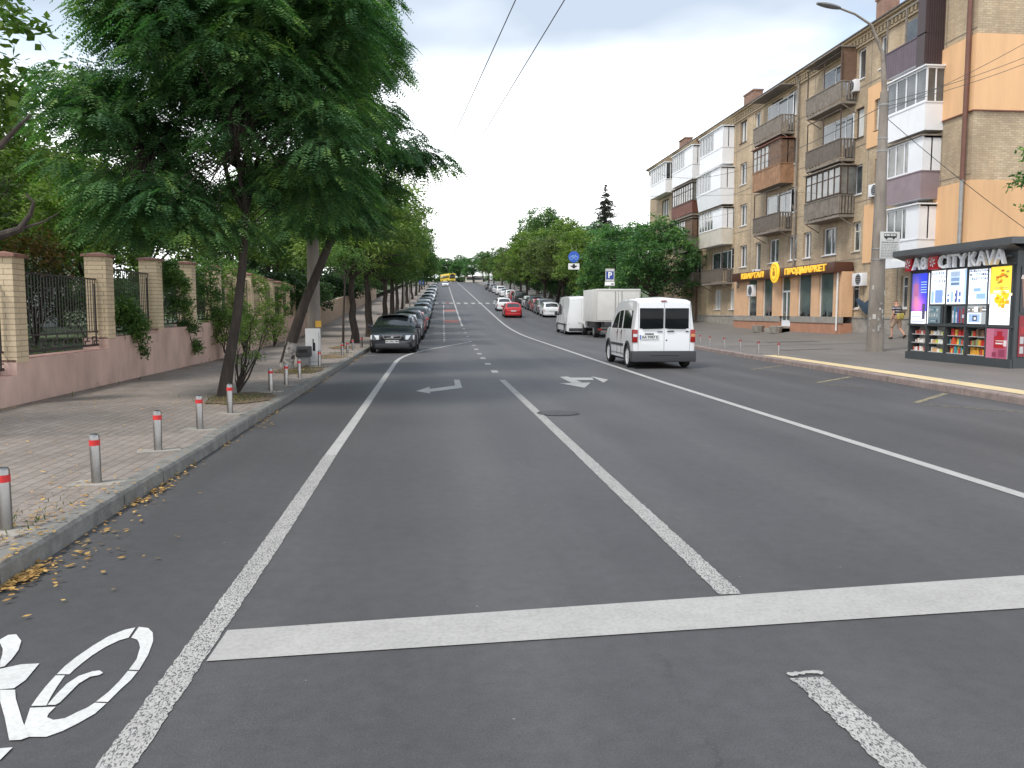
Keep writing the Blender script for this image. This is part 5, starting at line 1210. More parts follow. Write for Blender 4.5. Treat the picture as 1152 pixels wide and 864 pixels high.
# street trees, left row (near ones matched to trunks in the photograph)
SG = 'street trees along the left pavement'
row = [(39.5, 'locB', 1.0, -3.55, .5), (49, 'locA', 1.05, -3.5, 2.0), (60, 'locB', 1.1, -3.3, 3.6), (71, 'locA', 1.05, -3.2, 1.0), (84, 'locB', 1.05, -3.1, 5.1), (97, 'locA', 1.0, -3.0, 4.1), (112, 'locA', 1.0, -2.9, 2.2), (128, 'locB', 1.0, -2.6, 1.2), (146, 'locA', .98, -2.3, 5.2), (166, 'locB', .98, -2.0, 2.6), (190, 'locA', .95, -1.7, .2), (216, 'locB', .95, -1.3, 4.4), (246, 'locA', .95, -.8, 1.7)]
for i, (y, kx, s, x, rz) in enumerate(row):
    put(kx, 'locust_tree', x+.0-(.15 if y > 80 else 0), y, '%s street tree from the camera in the left pavement row' % ordn(i+2), s, rz, SG, lean=.05 if i < 4 else 0)
p = G(386, 391, .12)
t = empty('young_tree', (p.x, p.y, .12), 0, 'thin young tree with slim dark trunk between the bins and the parked dark wagon', 'tree')
mb = MB(); mb.tube([(0, 0, 0), (.03, 0, 1.2), (.12, 0, 2.6), (.1, 0, 3.4)], [.055, .045, .035, .02], 7); limbs(mb, (.12, 0, 2.5), [(-.5, .2, 3.4), (.6, 0, 3.6), (.2, .4, 4)], .03, np.random.default_rng(3)); mb.build('trunk', 'bark', t)
link('crown', leaf_crown('crown', [(.1, 0, 3.5, .9, .9, .8)], 60, 26, np.random.default_rng(4), (.10, .06), .3, 'leaf_mid'), t)
# garden trees behind the railing
gt = [(-10.5, 27, 'broadD', .62, 'light green tree in the garden above the second pillar'), (-13.5, 22, 'broadB', .75, 'olive green tree at the far left behind the railing'), (-15.5, 30, 'broadD', .95, 'tall light green tree deep in the left garden'), (-12, 36, 'broadA', .8, 'green garden tree behind the fourth pillar'), (-20, 27, 'broadD', .75, 'yellow green tree at the left edge of the garden'), (-17, 40, 'broadB', 1.0, 'olive tree rising at the back of the garden'), (-11.5, 47, 'broadD', .85, 'light green garden tree behind the leaning trunk'), (-12, 58, 'broadA', .95, 'green tree beyond the pink wall'), (-21, 34, 'broadA', 1.0, 'dense green tree at the back left of the garden'), (-12.5, 70, 'broadD', 1.0, 'light tree beyond the bend of the pink wall'), (-13, 84, 'broadA', 1.0, 'green tree past the bend of the pink wall'), (-24, 50, 'broadC', 1.1, 'dark tree far back in the garden'), (-15, 100, 'broadC', 1.0, 'dark tree behind the left pavement in the distance'), (-13, 120, 'broadA', 1.0, 'green tree far up the left side behind the street row')]
for i, (x, y, kx, s, l) in enumerate(gt): put(kx, 'garden_tree', x, y, l, s, i*1.7, 'trees in the left garden')
put('broadD', 'garden_tree', -11.9, 18.5, 'tall light green garden tree at the left edge just behind the bare dark branch', 1.15, PI, 'trees in the left garden')
# russet shrub
foliage('russet_shrub', (-9.5, 21.0, gz(-9.5, 21)), [(0, 0, 2.1, .8, .8, .7)], 60, 26, 'reddish brown shrub top showing above the second pillar', 'shrub', 'leaf_autumn', (.11, .07), .3, 91)
# near-left tree reaching in from outside the frame
t = empty('old_garden_tree', (-8.3, 9.4, .9), 0, 'old garden tree at the left edge, bare dark branch reaching in from outside the photo', 'tree')
Q = lambda px, py, y=9.6: tuple(OY(px, py, y)-Vector((-8.3, 9.4, .9)))
mb = MB(); mb.tube([(0, 0, -.2), (.1, 0, 1.0), (.2, 0, 2.0), (.25, .05, 3.2), (.3, .1, 4.6)], [.26, .21, .19, .16, .11], 10, True, .06)
mb.tube([(.15, 0, 1.5), Q(-45, 290), Q(0, 265), Q(22, 258), Q(34, 242), Q(38, 228), Q(29, 218)], [.09, .065, .048, .036, .026, .018, .010], 8, True, .06)
mb.tube([(.25, 0, 2.4), Q(-60, 200), Q(0, 165), Q(18, 145), Q(34, 130)], [.09, .05, .034, .022, .012], 7, True, .06)
mb.tube([Q(22, 258), Q(48, 250), Q(66, 240)], [.02, .012, .006], 5)
r_ = np.random.default_rng(5); mb.tube([(.3, .1, 4.3), (1.6, .2, 5.0), (2.9, .3, 4.4), (3.3, .3, 3.6)], [.07, .045, .022, .008], 6); limbs(mb, (.3, .1, 4.4), [(-1.2, .5, 6), (1, 0, 6.2), (.2, -.8, 6.4), (1.3, .6, 5.4)], .08, r_); mb.build('trunk', 'bark', t, smooth=True)
link('crown', leaf_crown('crown', [(.1, 0, 5.3, 1.1, 1.3, 1.3), (.3, .3, 4.0, .6, .8, .6), (-1.4, .4, 5.2, 1.5, 1.4, 1.5), (-.1, .8, 2.9, .5, .7, .5), (3.35, .3, 4.2, .6, .8, 1.2), (3.2, .4, 2.9, .45, .6, .6)], 150, 36, r_, (.085, .045), .34, 'leaf_mid', .6, .3), t)
# trees on the right
RT = [(18.4, 66, 'broadC', .92, 'dark round tree in front of the far end of the apartment block'), (16.8, 73, 'broadC', .9, 'dark chestnut tree standing against the far end of the apartment block'), (20.0, 80, 'broadC', .95, 'dark tree half hiding the far end of the apartment block'), (15.6, 84, 'broadD', .95, 'light green tree left of the parking sign'), (15.2, 94, 'broadB', 1.0, 'mid green roadside tree behind the white delivery van'), (18, 96, 'broadC', 1.0, 'dark tree behind the delivery van and box truck'), (22, 104, 'broadC', 1.05, 'dark tree near the spruce'), (15, 108, 'broadB', 1.0, 'olive roadside tree right of the red car'), (17.5, 114, 'broadD', 1.25, 'tall mid green tree in the right-hand row'), (14.6, 124, 'broadD', 1.12, 'yellow green tree, brightest of the right roadside row'), (19, 130, 'broadA', 1.38, 'tallest green tree of the right roadside mass'), (25, 122, 'broadC', 1.2, 'dark tree at the back of the right roadside mass'), (15.5, 142, 'broadB', 1.1, 'olive tree further along the right kerb'), (19.5, 150, 'broadA', 1.35, 'green tree behind the olive tree on the right'), (15.8, 166, 'broadD', .95, 'light tree half way up the hill on the right'), (21, 176, 'broadC', 1.1, 'dark tree half way up the hill on the right'), (16.6, 192, 'broadA', .95, 'green tree near the top of the hill on the right'), (22, 206, 'broadC', 1.05, 'dark tree near the top of the hill on the right'), (17.3, 226, 'broadB', .95, 'olive tree near the hill crest on the right'), (18, 256, 'broadA', 1.0, 'green tree just below the hill crest on the right'), (24, 250, 'broadC', 1.1, 'dark tree behind the hill crest row on the right')]
for i, (x, y, kx, s, l) in enumerate(RT): put(kx, 'roadside_tree', x, y, l, s, i*2.1, 'trees along the right side of the road')
for i, (x, y, s) in enumerate(((15.6, 300, 1.0), (20, 312, 1.1), (11.5, 345, 1.0), (4, 352, 1.0), (-3, 340, .95), (-9, 330, 1.05), (8, 365, .95), (0, 370, 1.0), (15, 350, 1.15), (-14, 310, 1.0), (-5, 302, .8), (2, 358, 1.2), (7, 350, 1.15), (12, 362, 1.25), (-6, 356, 1.2))):
    put(('broadC', 'broadA')[i % 2], 'skyline_tree', x, y, ['dark tree on the crest right of the road', 'tree on the crest at the right edge of the skyline gap', 'dark tree behind the yellow bus to its right', 'tree straight behind the crest of the road', 'dark tree left behind the yellow bus', 'tree on the crest beyond the left row', 'low dark tree on the skyline gap', 'green tree on the skyline behind the bus', 'broad tree on the skyline right of centre', 'tree on the far left of the crest', 'small tree next to the yellow bus', 'darker crown just right of the bus roof', 'rounded crown in the middle of the skyline', 'crown right of the middle of the skyline', 'crown above the bus at its left'][i], s, i*1.3, 'trees on the hill crest')
# spruce
t = empty('spruce_tree', (23.5, 112, gz(23.5, 112)), 0, 'tall narrow dark spruce rising above the right-hand trees', 'spruce')
top = OY(681, 208, 112).z-gz(23.5, 112); ca = OY(681, 250, 112).x-23.5
t.location.x += ca
mb = MB(); mb.tube([(0, 0, 0), (0, 0, top*.95)], [.28, .03], 8); mb.build('trunk', 'bark', t)
rng = np.random.default_rng(88); C = []
for k in range(230):
    h = rng.random()**.85; L_ = (1-h)**.85*4.3*rng.uniform(.4, 1.15)+.08; az = rng.random()*2*PI
    for j in range(6): t_ = (j+1)/6; C.append((math.cos(az)*L_*t_, math.sin(az)*L_*t_, top*(.12+.88*h)-L_*(.5*t_-.15*t_*t_)+.1))
C = np.array(C); n = len(C)*16; c_ = np.repeat(C, 16, 0); o = rng.normal(size=(n, 3))*np.array([.13, .13, .09]); o *= np.clip((top-c_[:, 2:3])/3.5, .15, 1); p = c_+o; out = unit(np.stack([c_[:, 0], c_[:, 1], -.5*np.ones(n)], 1)); d = unit(out+rng.normal(size=(n, 3))*.45); s = unit(np.cross(d, rng.normal(size=(n, 3))))
link('crown', mesh_from_quads('crown', rhomb(p, d, s, rng.uniform(.22, .4, n)*np.clip((top-p[:, 2])/3, .3, 1), np.full(n, .08)), 'leaf_spruce'), t)
# branch tips of a tree beside the building at the right edge
t = empty('yard_tree', (22.3, 27.5, gz(21, 27)), 0, 'tree by the end wall whose leafy tips reach in at the right edge', 'tree')
c = OY(1149, 208, 25.5); c2 = OY(1153, 232, 25.5); o = Vector(t.location)
mb = MB(); mb.tube([(0, 0, 0), (-.1, 0, 2.0), (-.3, -.2, 4)], [.16, .13, .09], 9); L = [tuple(c-o), tuple(c2-o), (c.x-o.x+1, -1.2, c.z-o.z+.6), (0, -.5, 6.5)]
limbs(mb, (-.3, -.2, 3.9), L, .07, np.random.default_rng(6)); mb.build('trunk', 'bark', t)
link('crown', leaf_crown('crown', [(c.x-o.x+.42, c.y-o.y, c.z-o.z, .58, .6, .5), (c2.x-o.x+.5, c2.y-o.y, c2.z-o.z-.1, .5, .6, .35), (c.x-o.x+1.6, -1.2, c.z-o.z+.6, 1.1, 1.1, 1.1), (.2, -.3, 6.2, 1.5, 1.5, 1.2)], 90, 30, np.random.default_rng(7), (.16, .10), .28, 'leaf_dark'), t)

# undergrowth that closes the view under the crowns
variant('bushA', [(0, 0, 1.3, 2.0, 1.7, 1.4), (1.3, .4, 1.0, 1.3, 1.3, 1.0), (-1.2, -.4, 1.1, 1.4, 1.3, 1.1)], 170, 34, (.17, .12), .42, 'leaf_deep', 101, .05, .6)
variant('bushB', [(0, 0, 1.6, 1.9, 1.9, 1.7), (1.0, .8, 1.2, 1.4, 1.4, 1.2)], 160, 34, (.17, .12), .42, 'leaf_mid', 102, .05, .7)
k = 0
for y in [40, 45, 50, 56, 62, 68, 75, 82, 90, 99, 109, 120, 132, 145, 160, 176, 194, 214, 236, 260, 286]:
    put('bushA' if k % 3 else 'bushB', 'bush', wlx(y)-2.2-.5*(k % 2), y, '%s bush from the camera in the undergrowth behind the far left wall' % ordn(k), 1.0+.25*(k % 3)+(.4 if y > 100 else 0), k*1.1, 'undergrowth on the left', 'bush'); k += 1
k = 0
for y in [86, 93, 100, 108, 116, 125, 134, 144, 154, 165, 178, 192, 206, 222, 240, 260, 280]:
    put('bushA' if k % 3 else 'bushB', 'bush', krx(y)+6.5+.8*(k % 2), y, '%s bush from the camera in the undergrowth right of the road' % ordn(k), 1.15+.2*(k % 3), k*1.3, 'undergrowth on the right', 'bush'); k += 1
k = 0
for x in (-24, -19, -14, -9.5, -5, 1.5, 5.5, 9.5, 13.5, 18, 23, 29):
    put('bushA' if k % 2 else 'bushB', 'bush', x, 338+3*(k % 3), '%s bush from the left in the hedge along the crest' % ordn(k) if k else 'leftmost bush in the hedge along the crest', 1.6, k*1.3, 'hedge on the crest', 'bush', z=zp(340)-1.3); k += 1
# ================================================================ street furniture
def bollard_meshes(band):
    b = empty('bollard'); mb = MB(); mb.tube([(0, 0, 0), (0, 0, .425), (0, 0, .44), (0, 0, .448)], [.042, .042, .036, .012], 20)
    mb.build('post', 'steel' if band == 'red_band' else 'steel_dull', b, smooth=True)
    r = MB(); z0, z1 = (.345, .395) if band == 'red_band' else (.36, .44)
    r.tube([(0, 0, z0), (0, 0, z1)], .0445, 20, False); r.build('reflective_band', band, b, smooth=True)
    return b
def foot(b, w=.2): 
    mb = MB(); pts = [(w*1.05, -w*.62), (w*1.2, w*.5), (-w*.9, w*.66), (-w*1.15, -w*.5)]
    mb.poly([(x, y, .018) for x, y in pts]); 
    for (a, c), (d, e) in zip(pts, pts[1:]+pts[:1]): mb.quad((a, c, -.01), (d, e, -.01), (d, e, .018), (a, c, .018))
    mb.build('base_plate', 'concrete', b)
b0 = bollard_meshes('red_band'); foot(b0)
bl = [(7.5, 598), (109, 545), (178, 508), (225, 484), (259, 466), (305, 441), (322, 434), (337, 426), (359.6, 412.8), (385, 401), (391, 398.5), (397, 394.5), (407, 391)]
where = ['nearest the camera at the left edge', 'second from the camera', 'third from the camera, in front of the pink wall', 'fourth from the camera, left of the nearest trunk', 'fifth from the camera, in front of the nearest tree pit', 'sixth from the camera, just left of the leaning trunk', 'seventh, in front of the leaning trunk', 'eighth, just right of the leaning trunk', 'ninth, in front of the white cabinet', 'tenth, beside the thin young tree', 'eleventh from the camera, right of the young tree', 'twelfth from the camera', 'last one, right beside the dark parked wagon']
for i, (px, py) in enumerate(bl):
    p = G(px, py, .12); p.x = min(-2.8, p.x) ; l = 'red-banded steel bollard, '+where[i]
    rot = (random.uniform(-.015, .015), random.uniform(-.015, .015), random.uniform(-1, 1))
    if i == 0: b0.location = p; b0.rotation_euler = rot; tag(b0, l, 'bollard', 'steel bollards along the left kerb')
    else: copy_all(b0, p, rot, l, 'steel bollards along the left kerb')
b1_ = bollard_meshes('red_dull'); br = [(875.6, 400.5), (853, 398), (832.6, 394.9), (814.5, 391.8), (798.4, 389.6), (787.5, 387.8)]
w2 = ['nearest the kiosk', 'second of the row from the kiosk', 'third of the row from the kiosk', 'fourth of the row from the kiosk', 'fifth of the row from the kiosk', 'closest to the white minivan']
for i, (px, py) in enumerate(br):
    p = G(px, py, .13); l = 'short red-topped post on the right kerb, '+w2[i]
    if i == 0: b1_.location = p; tag(b1_, l, 'bollard', 'posts along the right kerb')
    else: copy_all(b1_, p, (0, 0, 0), l, 'posts along the right kerb')
# concrete lamp pole at the right
pb = OX(984, 396, 15.1); pb = G(984, 395.5, .13+rise(15.4)); 
pl = empty('lamp_pole', pb, 0, 'thick grey concrete pole with curved steel lamp arm left of the kiosk', 'street lamp')
zt = OY(995, 103, pb.y); za = OY(993, 60, pb.y); zc = OY(980, 28, pb.y); zd = OY(962, 16, pb.y); ze = OY(945, 9.5, pb.y); ze2 = OY(919, 4, pb.y)
rel = lambda p: tuple(p-pb)
mb = MB(); mb.tube([(0, 0, -.1), tuple(Vector(rel(zt))*.5), rel(zt)], [.30, .215, .135], 16, True, .01); mb.build('shaft', 'pole_concrete', pl, smooth=True)
mb = MB(); mb.tube([Vector(rel(zt))-Vector((0, 0, .5)), rel(zt)], [.14, .14], 10); mb.tube([rel(zt), Vector(rel(zt)).lerp(Vector(rel(za)), .7), rel(za), rel(zc), rel(zd), rel(ze)], [.10, .075, .06, .045, .038, .035], 10); mb.build('lamp_arm', 'grey_old', pl, smooth=True)
def lamp_head(a, b, parent, w=.32):
    a = Vector(a); b = Vector(b); mb = MB(); d = (b-a); n = 8; V = []
    for i in range(n+1):
        t = i/n; r = w*.5*math.sin(PI*min(1, .12+t*.80))**.6; c = a+d*t; mb_r = []
        for k in range(10):
            an = 2*PI*k/10; z = math.sin(an)*r*.62; mb_r.append(tuple(c+Vector((0, math.cos(an)*r, z if z > 0 else z*.5))))
        V.append(mb_r)
    for i in range(n):
        for k in range(10): mb.quad(V[i][k], V[i][(k+1) % 10], V[i+1][(k+1) % 10], V[i+1][k])
    mb.poly(V[0][::-1]); mb.poly(V[-1]); return mb.build('lamp_head', 'lamp_grey', parent, smooth=True)
lh = lamp_head(rel(ze), rel(ze2), pl)
for px, py in ((990, 156), (990, 170), (988, 280), (987, 292), (992, 118)):
    mb = MB()
    p = Vector(rel(OY(px, py, pb.y))); t = max(0, min(1, p.z/ (zt.z-pb.z))); r = .30-.165*t+.012; q_ = Vector(rel(zt))*t
    mb.tube([q_-Vector((0, 0, .02)), q_+Vector((0, 0, .02))], r, 14); mb.build('steel_collar', 'galv', pl)
# posters and stickers on the pole
mb = MB(); rng = random.Random(4)
for k in range(16):
    z = rng.uniform(.7, 2.6); t = z/(zt.z-pb.z); r = .30-.165*t+.006; q_ = Vector(rel(zt))*t; a0 = rng.uniform(PI*1.0, PI*1.75); w = rng.uniform(.12, .4); h = rng.uniform(.06, .2); c = rng.choice([(.4, .4, .38), (.3, .28, .26), (.5, .48, .44), (.16, .14, .13)])
    for j in range(3):
        a, b = a0+w*j/3, a0+w*(j+1)/3; mb.quad(*[(q_.x+r*math.cos(an), q_.y+r*math.sin(an), z+zz) for an, zz in ((a, 0), (b, 0), (b, h), (a, h))], c)
mb.build('paper_scraps', 'artwork', pl)
# bus stop plate
yS = pb.y-.32; P = [OY(x, y, yS) for x, y in ((990.5, 260), (1012.6, 261.5), (1011, 291.5), (989.5, 290.5))]; c = sum(P, Vector())/4
sg = empty('bus_stop_sign', c, 0, 'white bus stop plate with bus pictogram and timetable fixed to the concrete pole', 'bus stop sign')
w = (P[1].x-P[0].x)/2; h = (P[0].z-P[3].z)/2
MB().box(-w, w, -.01, .01, -h, h).build('plate', 'sign_board', sg, bevel=.008)
mb = MB(); y = -.013
def rq(x0, x1, z0, z1, yy=y): mb.quad((x0*w, yy, z0*h), (x1*w, yy, z0*h), (x1*w, yy, z1*h), (x0*w, yy, z1*h))
rq(-.62, .62, .55, .68); rq(.56, .66, .55, .85); rq(-.62, .62, .83, .87); rq(-.05, .03, .66, .85); rq(-.40, -.36, .66, .85); rq(.28, .32, .66, .85); rq(-.64, -.58, .66, .85)
for cx_ in (-.38, .36): mb.poly([(cx_*w+.045*math.cos(a*PI/6), -.014, .53*h+.045*math.sin(a*PI/6)) for a in range(12)])
rq(-.4, .4, .36, .39)
mb.build('pictogram', 'black', sg)
mb = MB(); rg = random.Random(2)
for j, z in enumerate((.2, .16, .02, -.08, -.18, -.30, -.42, -.52, -.64, -.76, -.88)):
    x = -.85
    while x < .7: l = rg.uniform(.1, .3); rq(x, min(x+l, .8), z, z+(.045 if j else .06), -.012); x += l+.06
mb.build('timetable_lines', 'lamp_grey', sg)
MB().box(w*.2, w*1.35, -.006, .012, -h-.10, -h-.005).build('route_plate', 'sign_white', sg)
# left concrete pole, cabinet and bin
p = G(354, 410, .12); t = empty('utility_pole', (p.x, p.y, .12), 0, 'grey concrete utility pole behind the leaning tree, rising into the foliage', 'utility pole')
mb = MB(); mb.tube([(0, 0, -.1), (.05, 0, 8.5)], [.19, .12], 14); mb.build('shaft', 'pole_concrete', t, smooth=True)
q0 = OY(358, 364.5, p.y-.24); MB().box(q0.x-p.x-.08, q0.x-p.x+.08, -.235, -.21, q0.z-.12-.09, q0.z-.12+.09).build('yellow_tag', 'yellow_tag', t)
a, b = G(345, 411, .12), G(361, 411, .12); hh = OY(352, 369.5, a.y).z-.12; wd = b.x-a.x
t = empty('white_cabinet', ((a.x+b.x)/2, a.y-.1, .12), 0, 'tall white utility cabinet with a black mark standing against the concrete pole', 'cabinet')
MB().box(-wd/2, wd/2, -.05, .12, .0, hh).build('casing', 'white_paint', t, bevel=.01)
MB().box(-.0, .07, -.058, -.051, hh*.4, hh*.62).box(.0, .03, -.058, -.051, hh*.62, hh*.72).build('black_mark', 'black', t)
MB().box(-wd/2+.02, wd/2-.02, -.056, -.051, .1, .11).box(wd/2-.03, wd/2-.02, -.056, -.051, .1, hh-.1).build('door_seam', 'grey_old', t)
a, b = G(336.5, 411, .12), G(353, 411, .12); t = empty('litter_bin', ((a.x+b.x)/2, a.y-.45, .12), 0, 'dark grey street bin in front of the white cabinet', 'litter bin'); wd = (b.x-a.x)*.94
hh = OY(345, 389.5, a.y-.45).z-.12
mb = MB(); mb.box(-wd*.40, wd*.40, -.18, .18, .04, hh*.52); mb.build('body', 'lamp_grey', t, bevel=.02)
MB().box(-wd/2, wd/2, -.21, .21, hh*.47, hh).build('hood', 'plastic_dark', t, bevel=.03)
MB().box(-wd*.32, wd*.32, -.215, -.205, hh*.7, hh*.86).build('opening', 'black', t)
# P sign
yP = 52.5; P0 = OY(686, 303, yP); P1 = OY(685, 322, yP)
t = empty('parking_sign', (P0.x, yP, gz(P0.x, yP)), 0, 'blue parking sign with white P above the box truck', 'parking sign'); zz = lambda py: OY(686, py, yP).z-t.location.z
W5 = (OY(691, 310, yP).x-OY(681, 310, yP).x)/2
MB().tube([(0, 0, 0), (0, 0, zz(303))], .035, 10).build('post', 'galv', t)
MB().box(-W5, W5, -.06, -.045, zz(316.5), zz(302.3)).build('plate', 'sign_board', t)
MB().box(-W5*.84, W5*.84, -.066, -.061, zz(314.3), zz(305.3)).build('blue_panel', 'sign_navy', t)
c = text_mesh('P', .52, .002, 'letter', 'sign_white', t, .015, (0, -.07, (zz(314.3)+zz(305.3))/2), (PI/2, 0, 0))
MB().box(-W5*1.1, W5*1.05, -.06, -.045, zz(322), zz(317)).build('sub_plate', 'sign_white', t)
mb = MB(); mb.box(W5*.3, W5*.85, -.066, -.061, zz(320.2), zz(318.9)); mb.box(-W5*1.0, W5*.98, -.066, -.061, zz(322), zz(321.2)); mb.build('tow_mark', 'black', t)
# overhead cable span with the cycle sign
yB = 56.0; S1 = OY(645.6, 289, yB)
def wire(name, pts, r, label, cat='cable', group=None, sag=0):
    mb = MB(); out = []
    for a, b in zip(pts, pts[1:]):
        a = Vector(a); b = Vector(b); n = 14
        for i in range(n): s_ = i/n; q = a.lerp(b, s_); q.z -= sag*4*s_*(1-s_); out.append(q)
    out.append(Vector(pts[-1])); mb.tube(out, r, 5); return tag(mb.build(name, 'wire'), label, cat, group)
mat('wire_grey', (.10, .10, .11), .5)
wire('span_cable', [(-3.3, yB, 8.2), (S1.x, yB, S1.z+.75), (22.0, yB, 8.6)], .008, 'thin span cable across the road carrying the round blue cycle sign')
wire('span_cable', [(-3.3, 46, 8.4), (22.0, 46, 8.4)], .008, 'thin bare span cable across the road above the centre', sag=.4)
t = empty('cycle_lane_sign', S1, 0, 'round blue cycle sign with arrow plate hanging from the span cable', 'road sign')
rs = (OY(652, 289, yB).x-OY(639.6, 289, yB).x)/2
mb = MB(); n = 32
for i in range(n):
    a0, a1 = 2*PI*i/n, 2*PI*(i+1)/n; mb.quad(*[(rs*math.cos(a), yy, rs*math.sin(a)) for a, yy in ((a0, -.01), (a1, -.01), (a1, .01), (a0, .01))])
mb.poly([(rs*math.cos(2*PI*i/n), -.01, rs*math.sin(2*PI*i/n)) for i in range(n)]); mb.poly([(rs*math.cos(-2*PI*i/n), .01, rs*math.sin(-2*PI*i/n)) for i in range(n)]); mb.build('disc', 'sign_blue', t)
mat('cycle_mark', (.35, .55, .85), .5)
mb = MB()
for cx_ in (-.17, .17):
    for i in range(20):
        a0, a1 = 2*PI*i/20, 2*PI*(i+1)/20; mb.quad(*[(cx_*rs*2.6+r*math.cos(a), -.014, -.06+r*math.sin(a)) for r, a in ((.10, a0), (.125, a0), (.125, a1), (.10, a1))])
for a, b in (((-.17*2.6*rs, -.06), (-.08, .1)), ((-.08, .1), (.12, .1)), ((.12, .1), (.17*2.6*rs, -.06)), ((-.08, .1), (0, -.06)), ((0, -.06), (.12, .1)), ((.10, .17), (.17, .17))): mb.bar((a[0], -.014, a[1]), (b[0], -.014, b[1]), .022)
mb.build('cycle_mark', 'cycle_mark', t)
MB().box(-rs, rs, -.01, .01, -rs-.47, -rs-.06).build('arrow_plate', 'sign_white', t)
z = -rs-.27; mb = MB(); mb.poly([(-.28, -.014, z+.06), (0, -.014, z-.15), (.28, -.014, z+.06)]); mb.box(-.08, .08, -.0145, -.0135, z+.05, z+.16); mb.build('arrow', 'black', t)
MB().bar((-.15, 0, rs*.7), (-.15, 0, .74), .012).bar((.15, 0, rs*.7), (.15, 0, .74), .012).build('hanger', 'galv', t)
# contact wires over the road
for k, (pa, pb_) in enumerate((((580, 0), (505, 165)), ((635, 0), (538, 160)))):
    A = ray(*pa); zW = 6.2
    a = G(pa[0], pa[1], zW) if False else Vector((A.x*(zW-CAMH)/A.z, A.y*(zW-CAMH)/A.z, zW)); B = ray(*pb_); b = Vector((B.x*(zW-CAMH)/B.z, B.y*(zW-CAMH)/B.z, zW))
    d = (b-a).normalized(); 
    wire('contact_wire', [a-d*8, b, b+d*60+Vector((0, 0, zp(b.y+60)))], .008, ['left trolleybus contact wire running up the road against the sky', 'right trolleybus contact wire running up the road against the sky'][k], 'overhead wire', 'trolleybus wires')
# service wires to the pole
pt = OY(993, 115, pb.y)
for k, (e1, e2, l) in enumerate((((1152, 62), 30.5, 'upper service wire from the concrete pole to the right'), ((1152, 70), 31, 'second service wire from the concrete pole to the right'), ((1152, 40), 30, 'thin service wire above the others at the pole'))):
    en = OY(e1[0]+40, e1[1]-14, e2-1); wire('service_wire', [pt+Vector((.12, 0, -.15*k)), en], .010, l, 'cable', 'wires at the concrete pole', .15)
wire('service_wire', [pt+Vector((.12, 0, -.5)), OY(1160, 262, 29)], .012, 'slanting cable falling from the pole to the lower right', 'cable', 'wires at the concrete pole', .1)
wire('service_wire', [pt+Vector((-.12, 0, -.2)), OY(740, 195, 70)], .012, 'cable running from the pole along the apartment front', 'cable', 'wires at the concrete pole', 1.2)
# far lamp posts and signs
def post(px, yb, top, label, dx=0, x=None, arm=0, bm='pole_concrete'):
    b = R(px, yb); x_ = b.x; z = gz(x_, b.y); tp = OY(px, top, b.y).z-z
    t = empty('street_lamp', (x_, b.y, z), 0, label, 'street lamp', 'lamp posts up the road'); MB().tube([(0, 0, 0), (0, 0, tp)], [.13, .07], 8).build('shaft', bm, t)
    if arm:
        MB().tube([(0, 0, tp), (arm*.4, 0, tp+.5), (arm, 0, tp+.6)], .035, 6).build('lamp_arm', 'galv', t); lamp_head((arm, 0, tp+.6), (arm+.5*(1 if arm > 0 else -1), 0, tp+.65), t, .22)
    return t
post(563.5, 325, 283, 'lamp post beside the parked cars right of the road half way up the hill', arm=-1.5)
post(519.5, 315.5, 293, 'small far lamp post at the crest right of the yellow bus', arm=1.5)
post(578.5, 330, 300, 'thin post among the trees right of the parked white cars')
p = R(457.5, 348.5, .12); p.x = min(p.x, klx(p.y)-.5)
for k, dx in enumerate((-.25, .35)):
    t = empty('white_post', (p.x+dx, p.y, gz(p.x+dx, p.y)), 0, ['left one of two pale posts on the far left pavement', 'right one of two pale posts on the far left pavement'][k], 'post', 'pale posts on the left pavement')
    MB().tube([(0, 0, 0), (0, 0, 3.2 if k else 7)], [.09, .08], 8).build('shaft', 'concrete', t)
p = R(470, 344, .12); x_ = OY(471, 330, p.y).x
t = empty('crossing_sign', (x_, p.y-14, gz(x_, p.y-14)), 0, 'blue square pedestrian crossing sign on a pale post left of the road', 'road sign'); y_ = p.y-14; x_ = OY(470, 330, y_).x; t.location.x = x_
zz = lambda py: OY(470, py, y_).z-t.location.z
MB().tube([(0, 0, 0), (0, 0, zz(313))], .05, 8).build('post', 'concrete', t); s_ = OY(477, 318, y_).x-OY(471.5, 318, y_).x; ox = .15
MB().box(ox, ox+s_, -.07, -.055, zz(320), zz(314)).build('plate', 'sign_blue', t); mb = MB(); mz = (zz(320)+zz(314))/2; mb.poly([(ox+s_*.15, -.075, mz-s_*.32), (ox+s_*.85, -.075, mz-s_*.32), (ox+s_*.5, -.075, mz+s_*.35)]); mb.build('triangle', 'sign_white', t)
MB().bar((ox+s_*.5, -.078, mz-s_*.25), (ox+s_*.5, -.078, mz+s_*.15), .1).build('figure', 'black', t)
p = R(552.5, 325, .13); x_ = p.x; t = empty('green_white_sign', (x_, p.y, gz(x_, p.y)), 0, 'small white rectangular sign with green border on a post near the crest', 'road sign'); zz = lambda py: OY(552.5, py, p.y).z-t.location.z; hw = 1.5*p.y/F
MB().tube([(0, 0, 0), (0, 0, zz(310))], .05, 8).build('post', 'galv', t); MB().box(-hw, hw, -.07, -.05, zz(314.5), zz(309)).build('plate', 'sign_white', t); mat('sign_green', (.1, .3, .2), .5); MB().box(-hw*.6, hw*.6, -.08, -.075, zz(313), zz(310.8)).build('green_panel', 'sign_green', t)
